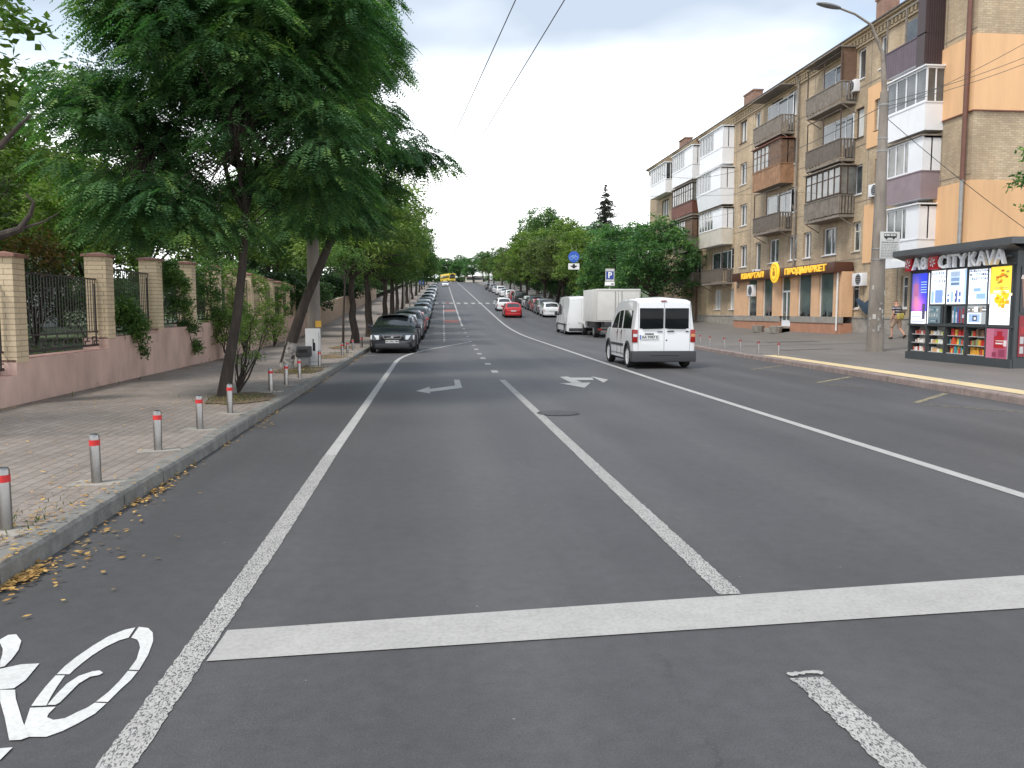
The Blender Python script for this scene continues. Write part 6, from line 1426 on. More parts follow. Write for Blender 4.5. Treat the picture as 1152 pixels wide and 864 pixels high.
# pale building glimpsed through the garden
t = empty('garden_building', (-34, 52, 1.2), 0, 'pale cream building glimpsed through the trees behind the left garden', 'building')
wb = [(i*4+1.2, i*4+2.8, z, z+1.6, 'w') for i in range(9) for z in (1.2, 4.4, 7.6)]
mb = cell_wall(0, 38, 0, 11, wb, 0, .2); mb2 = MB(); mb2.v = [(-x+ -0.0, y, z) for x, y, z in mb.v]; mb2.f = [f[::-1] for f in mb.f]; mb2.c = mb.c
mb2.quad((0, 0, 0), (0, 0, 11), (-12, 0, 11), (-12, 0, 0)); mat('cream_wall', (.60, .52, .38), .9, .08, 1); mb2.build('wall', 'cream_wall', t)
MB().box(-12.4, .4, -.4, 38.4, 11, 11.3).build('roof', 'roof_sheet', t)
for h in wb: 
    w = MB().box(-.15, -.1, h[0], h[0]+.08, h[2], h[3]).box(-.15, -.1, h[1]-.08, h[1], h[2], h[3]).box(-.15, -.1, h[0], h[1], h[3]-.08, h[3]).build('window', 'white_plastic', t); MB().quad((-.13, h[0], h[2]), (-.13, h[1], h[2]), (-.13, h[1], h[3]), (-.13, h[0], h[3])).build('pane', 'win_glass', w)
p = OY(62, 345, 46); t = empty('white_shed', (-20.5, 38, gz(-20.5, 38)), 0, 'white fence-like shed seen through the iron railing in the garden', 'shed')
MB().box(-3.5, 3.5, 0, 2.5, 0, 2.2).build('wall', 'white_paint', t); MB().box(-3.8, 3.8, -.3, 2.8, 2.2, 2.35).build('roof', 'roof_sheet', t)
mb = MB(); [mb.box(x, x+.05, -.02, -.004, .1, 2.1) for x in np.arange(-3.4, 3.4, .5)]; mb.build('posts', 'lamp_grey', t)
# ================================================================ vehicles
def interp(pts, x):
    if x <= pts[0][0]: return pts[0][1]
    for (a, b), (c, d) in zip(pts, pts[1:]):
        if x <= c: return b+(d-b)*(x-a)/(c-a) if c > a else d
    return pts[-1][1]
def chaikin(pts):
    o = [pts[0]]
    for a, b in zip(pts, pts[1:]): o += [(a[0]*.8+b[0]*.2, a[1]*.8+b[1]*.2), (a[0]*.2+b[0]*.8, a[1]*.2+b[1]*.8)]
    return o+[pts[-1]]
SPEC = {
 'hatch': dict(L=4.15, W=1.76, H=1.48, r=.31, ax=(.72, 3.28), zb=[(0, .66), (.04, .84), (.5, .93), (2.9, .90), (3.1, .92), (3.75, .80), (4.05, .68), (4.15, .50)], zr=[(0, .70), (.04, .92), (.10, 1.0), (.55, 1.40), (1.1, 1.47), (2.0, 1.48), (2.45, 1.40), (3.1, .95), (3.75, .84), (4.05, .71), (4.15, .52)], rw=(.14, .55), ws=(2.45, 3.08), gl=[(.62, 1.1), (1.16, 1.95), (2.02, 2.88)], rail=.09),
 'wagon': dict(L=4.55, W=1.80, H=1.46, r=.33, ax=(.95, 3.62), zb=[(0, .66), (.04, .86), (.4, .93), (3.0, .90), (3.3, .91), (4.1, .80), (4.45, .68), (4.55, .48)], zr=[(0, .72), (.03, .95), (.08, 1.02), (.34, 1.36), (.9, 1.43), (2.1, 1.45), (2.6, 1.38), (3.32, .95), (4.1, .84), (4.45, .72), (4.55, .50)], rw=(.10, .34), ws=(2.6, 3.3), gl=[(.4, 1.1), (1.16, 2.0), (2.07, 3.05)], rail=.09),
 'sedan': dict(L=4.5, W=1.78, H=1.44, r=.32, ax=(.92, 3.58), zb=[(0, .62), (.05, .84), (.4, .93), (3.1, .90), (3.3, .91), (4.1, .78), (4.4, .66), (4.5, .46)], zr=[(0, .66), (.05, .93), (.15, .99), (.75, 1.02), (1.35, 1.38), (1.9, 1.44), (2.4, 1.42), (2.65, 1.36), (3.3, .95), (4.1, .82), (4.4, .70), (4.5, .48)], rw=(.8, 1.35), ws=(2.62, 3.28), gl=[(1.12, 1.5), (1.56, 2.12), (2.18, 3.05)], rail=.08),
 'suv': dict(L=4.5, W=1.86, H=1.68, r=.36, ax=(.85, 3.52), zb=[(0, .75), (.04, .98), (.5, 1.06), (3.0, 1.02), (3.2, 1.05), (4.1, .96), (4.4, .82), (4.5, .55)], zr=[(0, .8), (.04, 1.08), (.1, 1.15), (.42, 1.58), (1.0, 1.66), (2.0, 1.68), (2.5, 1.60), (3.2, 1.09), (4.1, 1.0), (4.4, .86), (4.5, .57)], rw=(.12, .42), ws=(2.5, 3.18), gl=[(.45, 1.0), (1.07, 1.9), (1.98, 2.95)], rail=.10),
 'minivan': dict(L=4.3, W=1.80, H=1.99, r=.325, ax=(.72, 3.42), zb=[(0, 1.10), (.03, 1.12), (3.0, 1.10), (3.4, 1.08), (3.95, .98), (4.2, .82), (4.3, .5)], zr=[(0, 1.84), (.03, 1.90), (.12, 1.96), (.8, 1.99), (2.0, 1.98), (2.45, 1.90), (2.8, 1.72), (3.45, 1.14), (3.95, 1.01), (4.2, .85), (4.3, .52)], rw=None, ws=(2.8, 3.42), gl=[(.35, 1.42), (1.56, 2.05), (2.12, 3.1)], rail=.34, tum=.07),
 'panelvan': dict(L=5.9, W=1.98, H=2.55, r=.35, ax=(1.05, 4.75), zb=[(0, 1.2), (4.0, 1.2), (5.0, 1.18), (5.6, 1.05), (5.82, .85), (5.9, .5)], zr=[(0, 2.38), (.05, 2.46), (.2, 2.53), (2.0, 2.55), (4.0, 2.52), (4.35, 2.40), (5.0, 1.35), (5.6, 1.10), (5.82, .9), (5.9, .52)], rw=None, ws=(4.35, 4.98), gl=[(3.95, 4.75)], rail=.45, tum=.12),
}
def vehicle_meshes(root, kind, paint, glass_m='car_glass', facing_front=True, arch=None, tag_plate=None):
    s = SPEC[kind]; L, W, H, r = s['L'], s['W'], s['H'], s['r']
    zb = chaikin(s['zb']); zr = chaikin(s['zr']); R_ = r+.055
    xs = set([0, .015, L-.015, L]) | set(p[0] for p in s['zb']+s['zr']) | set(x for g in s['gl'] for x in g)
    for g in (s['rw'], s['ws']):
        if g: xs |= set(g)
    x = .1
    while x < L: xs.add(round(x, 3)); x += .14
    for a in s['ax']:
        for k in range(-8, 9): xs.add(round(a+R_*math.sin(k/8*PI/2), 4))
    xs = sorted(xs); ys = [xs[0]]
    for x in xs[1:]:
        if x-ys[-1] > .006: ys.append(x)
    xs = ys; tum = s.get('tum', .17); Rows = []
    for x in xs:
        t = abs(x-L/2)/(L/2); w = W/2*(1-(.13 if (x > L/2 or kind not in ('minivan', 'panelvan')) else .015)*t**7-(.02 if kind not in ('minivan', 'panelvan') else .008)*t**2); 
        if x in (xs[0], xs[-1]): w -= .03
        lo = .21
        for a in s['ax']:
            if abs(x-a) < R_: lo = max(lo, r+math.sqrt(max(0, R_*R_-(x-a)**2)))
        b = interp(zb, x); rr = max(interp(zr, x), b+.02); gh = rr-b
        k = min(1, max(0, gh-.05)/.35); wt = w*.965-tum*k*min(1, gh/(H-b+1e-6)); zt = b+max(.01, gh-s['rail']) if gh > .15 else b+gh*.5
        lo_ = min(lo, b-.08); mid = lo_+(b-lo_)*.55
        Rows.append([(0, lo_), (w*.86, lo_), (w*.985, lo_+.05), (w, mid), (w*.965, b), (wt+(.0 if gh > .15 else 0), zt), (wt-.03*k, rr-.055*min(1, gh/.2)), (wt-.13, rr-.012), (0, rr+.03*k+.012)])
    body, glass = MB(), MB(); n = len(Rows[0])
    def P(i, j, sg): q = Rows[i][j]; return (sg*q[0], xs[i]-L/2, q[1])
    for i in range(len(xs)-1):
        xm = (xs[i]+xs[i+1])/2
        for j in range(n-1):
            g = False; gh = interp(zr, xm)-interp(zb, xm)
            if j == 4 and any(a-.001 < xm < c+.001 for a, c in s['gl']) and gh-s['rail'] > .06: g = True
            if j == 7 and ((s['ws'][0] < xm < s['ws'][1]) or (s['rw'] and s['rw'][0] < xm < s['rw'][1])): g = True
            if j == 6 and (s['ws'][0] < xm < s['ws'][1]) : g = True
            for sg in (1, -1):
                q = [P(i, j, sg), P(i+1, j, sg), P(i+1, j+1, sg), P(i, j+1, sg)]
                if sg < 0: q = q[::-1]
                (glass if g else body).quad(*q)
    for i, fl in ((0, True), (len(xs)-1, False)):
        pts = [P(i, j, 1) for j in range(n)]+[P(i, j, -1) for j in range(n-2, 0, -1)]
        body.poly(pts if fl else pts[::-1])
    body.build('body', paint, root, smooth=True); glass.build('windows', glass_m, root, smooth=True)
    # wheels
    for a in s['ax']:
        for sg in (-1, 1):
            x0 = sg*(W/2-.10); mb = MB(); prof = [(r-.10, .085), (r-.03, .105), (r, .07), (r, -.07), (r-.03, -.10), (r-.10, -.10)]; nn = 24
            for (ra, xa), (rb, xb) in zip(prof, prof[1:]):
                for k in range(nn):
                    a0, a1 = 2*PI*k/nn, 2*PI*(k+1)/nn; mb.quad(*[(x0+sg*xx, a-L/2+q*math.cos(an), r+q*math.sin(an)) for q, xx, an in ((ra, xa, a0), (ra, xa, a1), (rb, xb, a1), (rb, xb, a0))])
            w = mb.build('wheel', 'rubber', root, smooth=True); mb = MB(); xo = x0+sg*.078
            for k in range(nn):
                a0, a1 = 2*PI*k/nn, 2*PI*(k+1)/nn; mb.quad(*[(xo+sg*xx, a-L/2+q*math.cos(an), r+q*math.sin(an)) for q, xx, an in ((r-.10, 0.004, a0), (r-.10, 0.004, a1), (r-.125, -.012, a1), (r-.125, -.012, a0))])
            for k in range(7 if kind != 'minivan' else 9):
                an = 2*PI*k/(7 if kind != 'minivan' else 9); c_, s_ = math.cos(an), math.sin(an); ww = .035 if kind != 'minivan' else .05
                mb.quad(*[(xo-sg*.006, a-L/2+c_*q-s_*v, r+s_*q+c_*v) for q, v in ((.03, -ww), (r-.11, -ww*.8), (r-.11, ww*.8), (.03, ww))])
            mb.poly([(xo+sg*.004, a-L/2+.06*math.cos(2*PI*k/12), r+.06*math.sin(2*PI*k/12)) for k in range(12)]); mb.build('rim', 'rim' if kind != 'minivan' else 'hubcap', w)
            MB().poly([(xo-sg*.03, a-L/2+(r-.1)*math.cos(2*PI*k/20), r+(r-.1)*math.sin(2*PI*k/20)) for k in range(20)]).build('brake_disc', 'black', w)
            if arch:
                mb = MB(); xa = sg*(W/2+.008); 
                for k in range(16):
                    a0, a1 = PI*k/16-.12*(8-k)/8, PI*(k+1)/16-.12*(8-k-1)/8
                    mb.quad(*[(xx, a-L/2+q*math.cos(an), r+q*math.sin(an)) for q, an, xx in ((R_-.005, a0, xa-sg*.0), (R_-.005, a1, xa), (R_+.07, a1, xa-sg*.008), (R_+.07, a0, xa-sg*.008))])
                    mb.quad(*[(xx, a-L/2+q*math.cos(an), r+q*math.sin(an)) for q, an, xx in ((R_-.005, a0, xa), (R_-.005, a1, xa), (R_-.005, a1, xa-sg*.06), (R_-.005, a0, xa-sg*.06))])
                    mb.quad(*[(xx, a-L/2+q*math.cos(an), r+q*math.sin(an)) for q, an, xx in ((R_+.07, a0, xa-sg*.008), (R_+.07, a1, xa-sg*.008), (R_+.075, a1, xa-sg*.06), (R_+.075, a0, xa-sg*.06))])
                mb.build('wheel_arch', 'plastic_dark', root)
    MB().box(-W/2+.14, W/2-.14, -L/2+.3, L/2-.3, .17, .24).build('underbody', 'black', root)
    # front and rear
    f = L/2; hz = interp(zb, L-.25)-.10
    def corner(nm, m, y0, y1, z0, z1, w0, w1, rake=.10):
        for sg in (-1, 1):
            s2 = 1 if y0 > 0 else -1; mb = MB(); ya, yb = (y1, y1-s2*rake)
            V = [(w0*sg, ya, z0), (w1*sg, yb, z0), (w1*sg, yb-s2*.05, z1), (w0*sg, ya-s2*.04, z1)]; B = [(x, y-s2*.12, z) for x, y, z in V]
            mb.poly(V if sg*s2 > 0 else V[::-1])
            for k in range(4): mb.quad(V[k], B[k], B[(k+1) % 4], V[(k+1) % 4])
            mb.build(nm, m, root, bevel=.008)
    if kind != 'panelvan':
        corner('headlight', 'headlamp', 1, f-.005+.02, hz-.10, hz+.06, W*.28, W*.465, .13)
    mb = MB().box(-W*.25, W*.25, f-.05, f+.012, hz-.11, hz+.02); mb.build('grille', 'black', root, bevel=.02)
    MB().box(-W*.36, W*.36, f-.05, f+.008, .24, .38).build('lower_grille', 'plastic_dark', root, bevel=.02)
    pm = MB().box(-.26, .26, f, f+.022, .40, .51).build('number_plate', 'plate', root)
    if kind not in ('minivan',):
        MB().box(-.26, .26, -f-.02, -f+.01, .62 if kind != 'panelvan' else .8, .73 if kind != 'panelvan' else .91).build('number_plate', 'plate', root)
        zt_ = interp(zb, .1)-.04 if kind != 'panelvan' else 1.15
        corner('tail_light', 'tail_red', -1, -f-.012, zt_-.2-(.25 if kind == 'panelvan' else 0), zt_, W*(.34 if kind != 'panelvan' else .42), W*.455, .04)
        MB().box(-W*.42, W*.42, -f-.03, -f+.1, .26, .46).build('rear_bumper', 'plastic_dark' if kind in ('suv', 'panelvan') else paint, root, bevel=.03)
    for sg in (-1, 1):
        ym = s['ws'][1]-.22-f; zm = interp(zb, s['ws'][1]-.2)+.10
        MB().box(sg*(W/2-.06), sg*(W/2+.16), ym, ym+.10, zm-.07, zm+.09+(.12 if kind == 'panelvan' else 0)).build('mirror', paint if kind not in ('panelvan', 'minivan') else 'plastic_dark', root, bevel=.03)
    for (a, c) in s['gl'][-2:]:
        for sg in (-1, 1): MB().box(sg*(W/2-.02), sg*(W/2+.012), a-f+.05, a-f+.22, interp(zb, a)-.10, interp(zb, a)-.065).build('door_handle', paint, root)
    mb = MB()
    for (a, c) in s['gl'][1:] if kind != 'panelvan' else s['gl']:
        for sg in (-1, 1): mb.box(sg*(W/2-.03), sg*(W/2+.0015), a-f-.035, a-f-.028, .34, interp(zb, a)-.04)
    mb.build('door_seams', 'black', root)
    return s
def place_vehicle(name, kind, paint, x, y, front_away, label, group, cat='car', yaw=0, **k):
    slope = (zp(y+2)-zp(y-2))/4
    root = empty(name, (x, y, zp(y)+.003), 0, label, cat, group)
    h = -math.atan(.0156) if y > 20 else 0
    root.rotation_euler = (math.atan(slope)*(1 if front_away else -1), 0, h+yaw+(0 if front_away else PI))
    vehicle_meshes(root, kind, paint, **k); return root
for n_, c_ in (('paint_white', (.72, .73, .74)), ('paint_darkgrey', (.010, .013, .020)), ('paint_silver', (.42, .43, .44)), ('paint_grey', (.12, .125, .135)), ('paint_red', (.48, .012, .014)), ('paint_black', (.012, .013, .015)), ('paint_teal', (.34, .40, .40)), ('paint_bluegrey', (.17, .21, .26)), ('paint_cherry', (.30, .02, .03))): 
    if n_ != 'paint_red': paintcar(n_, c_)
paintcar('carpaint_red', (.50, .012, .016))
# --- the white high-roof minivan
a = G(706.5, 413.2, 0); rear_y = a.y-.72; vx = G(786, 412.8).x-.02
VW = 1.80; xl = G(706.5, 413.2).x
mv = place_vehicle('minivan', 'minivan', 'paint_white', xl+VW/2-.02, rear_y+2.15, True, 'white high-roof minivan with black rear windows driving away right of the centre line', None, 'van', yaw=0.0, arch=True)
f = 4.3/2; r_y = -f
def rear_z(z): return -f-.0+(.0 if z < 1.1 else 0)
for sg in (-1, 1):
    x0, x1 = sg*.02, sg*.70
    mb = MB(); xa, xb = min(x0, x1), max(x0, x1)
    mb.box(xa+.0, xb, -f-.014, -f+.01, 1.13, 1.70); w = mb.build('rear_window', 'tinted_glass', mv, bevel=.012)
    # tall tail lamps
    xa, xb = sg*.755, sg*.895; mb = MB(); xa, xb = min(xa, xb), max(xa, xb)
    mb.box(xa, xb, -f-.02, -f+.12, .74, 1.10); tl = mb.build('tail_light', 'tail_red', mv, bevel=.015)
    MB().box(xa+.01, xb-.01, -f-.0225, -f-.018, .90, .98).build('reverse_lens', 'tail_orange' if sg > 0 else 'headlamp', tl)
MB().box(-.004, .004, -f-.006, -f+.004, .50, 1.93).box(-.735, .735, -f-.004, -f+.004, .495, .503).box(-.742, -.735, -f-.005, -f+.004, .5, 1.9).box(.735, .742, -f-.005, -f+.004, .5, 1.9).build('door_gap', 'lamp_grey', mv)
MB().box(-.92, .92, -f-.06, -f+.20, .195, .50).build('rear_bumper', 'plastic_dark', mv, bevel=.035)
MB().box(-.42, .42, -f-.062, -f-.055, .36, .385).build('bumper_step', 'black', mv)
pb2 = MB().box(-.70, -.16, -f-.022, -f-.004, .83, .95).build('number_plate', 'plate', mv)
c = text_mesh('AA 9987 E', .105, .001, 'plate_text', 'black', pb2, .002, (-.41, -f-.0235, .887), (PI/2, 0, 0)); MB().box(-.70, -.665, -f-.0235, -f-.0225, .83, .95).build('plate_band', 'sign_blue', pb2)
MB().box(-.55, -.30, -f-.03, -f-.004, .965, .995).build('plate_lamp', 'plastic_dark', mv)
MB().box(.08, .28, -f-.03, -f-.004, 1.04, 1.07).box(.62, .70, -f-.02, -f-.004, 1.03, 1.065).box(-.20, -.04, -f-.02, -f-.004, 1.03, 1.05).build('rear_handle', 'plastic_dark', mv, bevel=.006)
MB().poly([(.07+.022*math.cos(k*PI/6), -f-.006, .80+.022*math.sin(k*PI/6)) for k in range(12)]).build('lock', 'black', mv)
MB().box(-.10, .06, -f-.02, -f+.02, 1.885, 1.915).build('brake_light', 'tail_red', mv, bevel=.005)
MB().bar((-.62, -f-.025, 1.12), (-.08, -f-.03, 1.135), .02).bar((.10, -f-.03, 1.13), (.62, -f-.025, 1.12), .02).build('wiper', 'black', mv)
for sg in (-1, 1):
    MB().box(sg*.885, sg*.915, -.95, .80, .60, .67).build('rub_strip', 'plastic_dark', mv, bevel=.008)
    MB().box(sg*.885, sg*.905, -1.10, .85, .37, .385).build('sill_line', 'lamp_grey', mv)
# --- panel van and box truck parked at the right
p = R(632, 375.3); sv = place_vehicle('delivery_van', 'panelvan', 'paint_white', R(645, 376).x+.35, p.y+.6, True, 'white high-roof delivery van parked ahead of the box truck', 'vehicles parked on the right', 'van')
MB().box(-1.0, -.975, -2.7, 1.6, .62, .72).build('rub_strip', 'plastic_dark', sv); f = 2.95
MB().box(-.004, .004, -f-.006, -f+.004, .55, 2.4).build('door_gap', 'lamp_grey', sv); MB().box(-.99, -.955, -.2, 1.0, 1.35, 2.0).build('side_window', 'car_glass', sv, bevel=.01); MB().box(-.992, -.97, -1.2, -1.19, .7, 2.3).box(-.992, -.97, .10, .11, .7, 2.3).build('sliding_door_seam', 'lamp_grey', sv)
p = G(705, 381); yb = G(690, 380.2).y; X0 = OY(670.5, 350, yb).x; X1 = OY(720.5, 350, yb).x; zt = OY(695, 325, yb).z
tr = empty('box_truck', ((X0+X1)/2, yb, 0), -.0, 'white box truck with plain cargo body parked behind the delivery van', 'truck', 'vehicles parked on the right')
hw = (X1-X0)/2
mat('cream_white', (.66, .65, .62), .55, .07, 1.5)
MB().box(-hw, hw, 0, 4.2, .98, zt).build('cargo_box', 'cream_white', tr, bevel=.02)
MB().box(-.006, .006, -.012, .0, 1.05, zt-.08).box(-hw+.05, hw-.05, -.012, 0, zt-.12, zt-.10).box(-hw+.04, -hw+.055, -.012, 0, 1.05, zt-.1).box(hw-.055, hw-.04, -.012, 0, 1.05, zt-.1).box(-hw+.05, hw-.05, -.012, 0, 1.04, 1.06).build('door_gap', 'grey_old', tr)
MB().bar((-.2, -.03, 1.05), (-.2, -.03, zt-.1), .025).bar((.2, -.03, 1.05), (.2, -.03, zt-.1), .025).build('lock_rods', 'galv', tr)
MB().box(-hw*.75, hw*.75, .1, 5.9, .62, .97).box(-hw*.95, hw*.95, .02, .10, .45, .58).build('chassis', 'black', tr)
for sg in (-1, 1): MB().box(sg*hw*.72, sg*hw*.9, .085, .0, .47, .56).build('tail_light', 'tail_red', tr)
MB().box(-.26, .26, -.01, .02, .62, .74).build('number_plate', 'plate', tr)
for yy in (1.1, 5.0):
    for sg in (-1, 1):
        mb = MB(); mb.tube([(sg*(hw-.38), yy, .40), (sg*(hw-.08), yy, .40)], .40, 22); w = mb.build('wheel', 'rubber', tr, smooth=True)
        mb = MB(); mb.poly([(sg*(hw-.075), yy+.22*math.cos(k*PI/9), .40+.22*math.sin(k*PI/9)) for k in range(18)]); mb.build('rim', 'galv', w)
    if yy < 2: MB().box(-hw+.02, -hw+.4, yy-.6, yy-.56, .3, .95).build('mud_flap', 'black', tr); MB().box(hw-.4, hw-.02, yy-.6, yy-.56, .3, .95).build('mud_flap', 'black', tr)
mb = MB(); cw = hw*.90
mb.poly([(-cw, 4.35, .55), (-cw, 6.0, .55), (-cw, 6.1, 1.25), (-cw+.05, 5.75, 2.15), (-cw+.05, 4.35, 2.2)][::-1]); mb.poly([(cw, 4.35, .55), (cw, 6.0, .55), (cw, 6.1, 1.25), (cw-.05, 5.75, 2.15), (cw-.05, 4.35, 2.2)])
LP = [(4.35, .55, 0), (6.0, .55, 0), (6.1, 1.25, 0), (5.75, 2.15, .05), (4.35, 2.2, .05)]
for (a, b, o), (c, d, o2) in zip(LP, LP[1:]+LP[:1]): mb.quad((-cw+o, a, b), (cw-o, a, b), (cw-o2, c, d), (-cw+o2, c, d))
mb.build('cab', 'paint_white', tr, smooth=True)
for sg in (-1, 1): MB().quad(*[(sg*(cw+.004-(.05 if z > 1.5 else .003)), y, z) for y, z in ((4.9, 1.3), (5.95, 1.3), (5.68, 2.0), (4.9, 2.0))]).build('side_window', 'car_glass', tr)
for sg in (-1, 1): MB().box(sg*(cw+.05), sg*(cw+.25), 5.7, 5.76, 1.35, 1.75).bar((sg*cw, 5.75, 1.9), (sg*(cw+.15), 5.73, 1.75), .03).build('mirror', 'black', tr)
# --- cars in the lane
p = R(578, 357.6); place_vehicle('car', 'hatch', 'carpaint_red', p.x, p.y+2.0, True, 'red hatchback driving up the hill in the right lane', 'cars in the right lane')
p = R(567, 350.3); place_vehicle('car', 'hatch', 'paint_white', p.x+.1, p.y+2.2, True, 'white hatchback driving just ahead of the red car', 'cars in the right lane')
# --- parked at the right, seen from behind
PR = [(627, 357.5, 'hatch', 'paint_white', 'white hatchback parked directly ahead of the delivery van'), (616, 355, 'suv', 'paint_grey', 'grey car parked ahead of the white hatchback on the right'), (607, 352.3, 'hatch', 'paint_cherry', 'dark red car in the parked row on the right'), (600, 349.6, 'suv', 'paint_black', 'black off-roader in the parked row on the right'), (593, 347.0, 'hatch', 'paint_silver', 'silver car parked right of the red hatchback'), (586, 341.5, 'suv', 'paint_black', 'tall black vehicle parked beyond the silver car'), (580.5, 339.2, 'hatch', 'paint_cherry', 'small dark red car parked on the hill on the right'), (575, 336.8, 'hatch', 'paint_white', 'nearest of the white cars parked on the hill'), (569.5, 334.2, 'sedan', 'paint_white', 'second white car parked on the hill'), (564.5, 332.0, 'suv', 'paint_white', 'third white car parked on the hill'), (560, 330.0, 'sedan', 'paint_silver', 'silver car parked high on the hill'), (556.5, 328.2, 'suv', 'paint_grey', 'dark grey car parked high on the hill'), (553.0, 326.2, 'hatch', 'paint_black', 'highest dark car of the parked row on the right')]
prev = G(632, 376).y+6
for (px, py, k, pt_, l) in PR:
    p = R(px, py); y = max(p.y+2.2, prev+5.0); prev = y
    place_vehicle('parked_car', k, pt_, max(krx(y)-1.15, 0), y, True, l, 'vehicles parked on the right')
# --- parked at the left, facing the camera
PL = [(29.9*1.0, 'wagon', 'paint_darkgrey', 'dark blue-grey estate car parked nearest at the left kerb, facing the camera'), (37.3, 'hatch', 'paint_silver', 'silver car parked right behind the dark estate'), (43.6, 'suv', 'paint_grey', 'grey off-roader, third car of the left parked row'), (52.5, 'hatch', 'carpaint_red', 'red car in the left parked row'), (59, 'suv', 'paint_teal', 'grey-green car behind the red one in the left row'), (66, 'wagon', 'paint_silver', 'pale silver estate, sixth of the left parked row'), (74.5, 'sedan', 'paint_bluegrey', 'blue-grey saloon, seventh of the left parked row'), (82, 'hatch', 'paint_teal', 'grey-green small car, eighth of the left parked row'), (91, 'sedan', 'paint_black', 'black saloon, ninth of the left parked row'), (102, 'wagon', 'paint_silver', 'silver estate, tenth of the left parked row'), (116, 'hatch', 'paint_white', 'white small car, eleventh of the left parked row'), (131, 'sedan', 'paint_grey', 'grey saloon, twelfth of the left parked row'), (150, 'suv', 'paint_silver', 'silver off-roader, thirteenth of the left parked row'), (175, 'hatch', 'paint_grey', 'grey small car near the top of the left parked row')]
yv = G(436, 397.8).y
y = yv
for i, (y_, k, pt_, l) in enumerate(PL):
    y = y_/29.9*yv if i else yv
    o = place_vehicle('parked_car', k, pt_, klx(y)+1.02+(.08 if i == 0 else 0), y+SPEC[k]['L']/2, False, l, 'cars parked along the left kerb')
    if i == 0:
        f = SPEC[k]['L']/2; hz = .70
        MB().bar((-.36, f+.02, .70), (-.30, f+.02, .56), .025).bar((.36, f+.02, .70), (.30, f+.02, .56), .025).bar((-.37, f+.02, .70), (.37, f+.02, .70), .03).bar((-.30, f+.02, .565), (.30, f+.02, .565), .025).bar((-.26, f+.02, .69), (.22, f+.02, .58), .03).build('grille_trim', 'steel', o)
        MB().poly([(.05*math.cos(k_*PI/8), f+.04, .635+.05*math.sin(k_*PI/8)) for k_ in range(16)]).build('badge', 'rim', o)
        MB().box(-.55, .55, -.1, .45, 1.455, 1.475).bar((-.72, -1.4, 1.49), (-.70, .5, 1.50), .04).bar((.72, -1.4, 1.49), (.70, .5, 1.50), .04).build('roof_rail', 'black', o)
        text_mesh('AA 5361 MX', .10, .001, 'plate_text', 'black', o, .001, (0, f+.024, .455), (PI/2, 0, PI))
p = R(501, 322.3); place_vehicle('car', 'sedan', 'paint_white', p.x, p.y, False, 'small white car coming down the hill below the yellow bus', 'oncoming traffic')
# --- yellow bus at the crest
p = R(506, 317.5); yb = min(p.y, 318); bx = OY(505, 314, yb).x
bus = empty('city_bus', (bx-.3, yb+5, zp(yb+5)), .26, 'yellow city bus with dark windows at the crest of the road', 'bus')
mat('bus_yellow', (.75, .52, .02), .4); h = 3.0
MB().box(-1.25, 1.25, -6, 6, .35, h).build('body', 'bus_yellow', bus, bevel=.12)
for sg in (-1, 1):
    mb = MB()
    for k in range(6): mb.box(sg*1.245, sg*1.262, -5.6+k*1.85, -5.6+k*1.85+1.6, 1.35, 2.35)
    mb.build('side_windows', 'car_glass', bus)
MB().box(-1.1, 1.1, -6.02, -5.9, 1.1, 2.55).build('windscreen', 'car_glass', bus, bevel=.03); MB().box(-.6, .6, -6.03, -5.9, 2.62, 2.85).build('display', 'black', bus)
for sg in (-1, 1): MB().box(sg*.7, sg*1.1, -6.03, -5.9, .65, .85).build('headlight', 'headlamp', bus)
for yy in (-3.6, 3.2):
    for sg in (-1, 1): mb = MB(); mb.tube([(sg*1.0, yy, .48), (sg*1.27, yy, .48)], .48, 18); mb.build('wheel', 'rubber', bus, smooth=True)
# small pale pavilion beyond the crest
for k, (px, w, l) in enumerate(((529, 3.5, 'small pale pavilion at the crest right of the yellow bus'), (538, 4.0, 'low white kiosk at the crest under the trees'))):
    yb = 322; x = OY(px, 315, yb).x; t = empty('market_stall', (x, yb, zp(yb)), 0, l, 'kiosk', 'stalls at the crest')
    MB().box(-w/2, w/2, 0, 2.5, 0, 2.1).build('wall', 'cream_panel', t); MB().box(-w/2-.3, w/2+.3, -.6, 2.7, 2.1, 2.3).build('roof', 'roof_sheet' if k else 'sheet_redbrown', t); MB().box(-w/2+.4, w/2-.4, -.02, -.005, .9, 1.8).build('window', 'win_glass', t)
# ================================================================ the man walking
def skin_mesh(name, verts, edges, radii, m, parent, sub=1, root=0):
    me = bpy.data.meshes.new(name); me.from_pydata(verts, edges, []); o = bpy.data.objects.new(name, me); COL.objects.link(o)
    o.modifiers.new('s', 'SKIN'); 
    for i, r in enumerate(radii):
        sv_ = me.skin_vertices[0].data[i]; sv_.radius = (r, r) if not isinstance(r, tuple) else r; sv_.use_root = (i == root)
    s_ = o.modifiers.new('d', 'SUBSURF'); s_.levels = sub; s_.render_levels = sub
    dg = bpy.context.evaluated_depsgraph_get(); dg.update(); out = bpy.data.meshes.new_from_object(o.evaluated_get(dg)); bpy.data.objects.remove(o)
    out.materials.clear(); out.materials.append(M[m]); out.polygons.foreach_set('use_smooth', [True]*len(out.polygons)); out.name = name
    return link(name, out, parent)
_d = ray(1008, 386.5); _t = 35.5/_d.y; p = Vector((_d.x*_t, 35.5, 0)); 
man = empty('person', (p.x, p.y, .13+rise(p.x)+zp(p.y)), .25, 'man in dark striped T-shirt and khaki shorts walking away behind the kiosk', 'person')
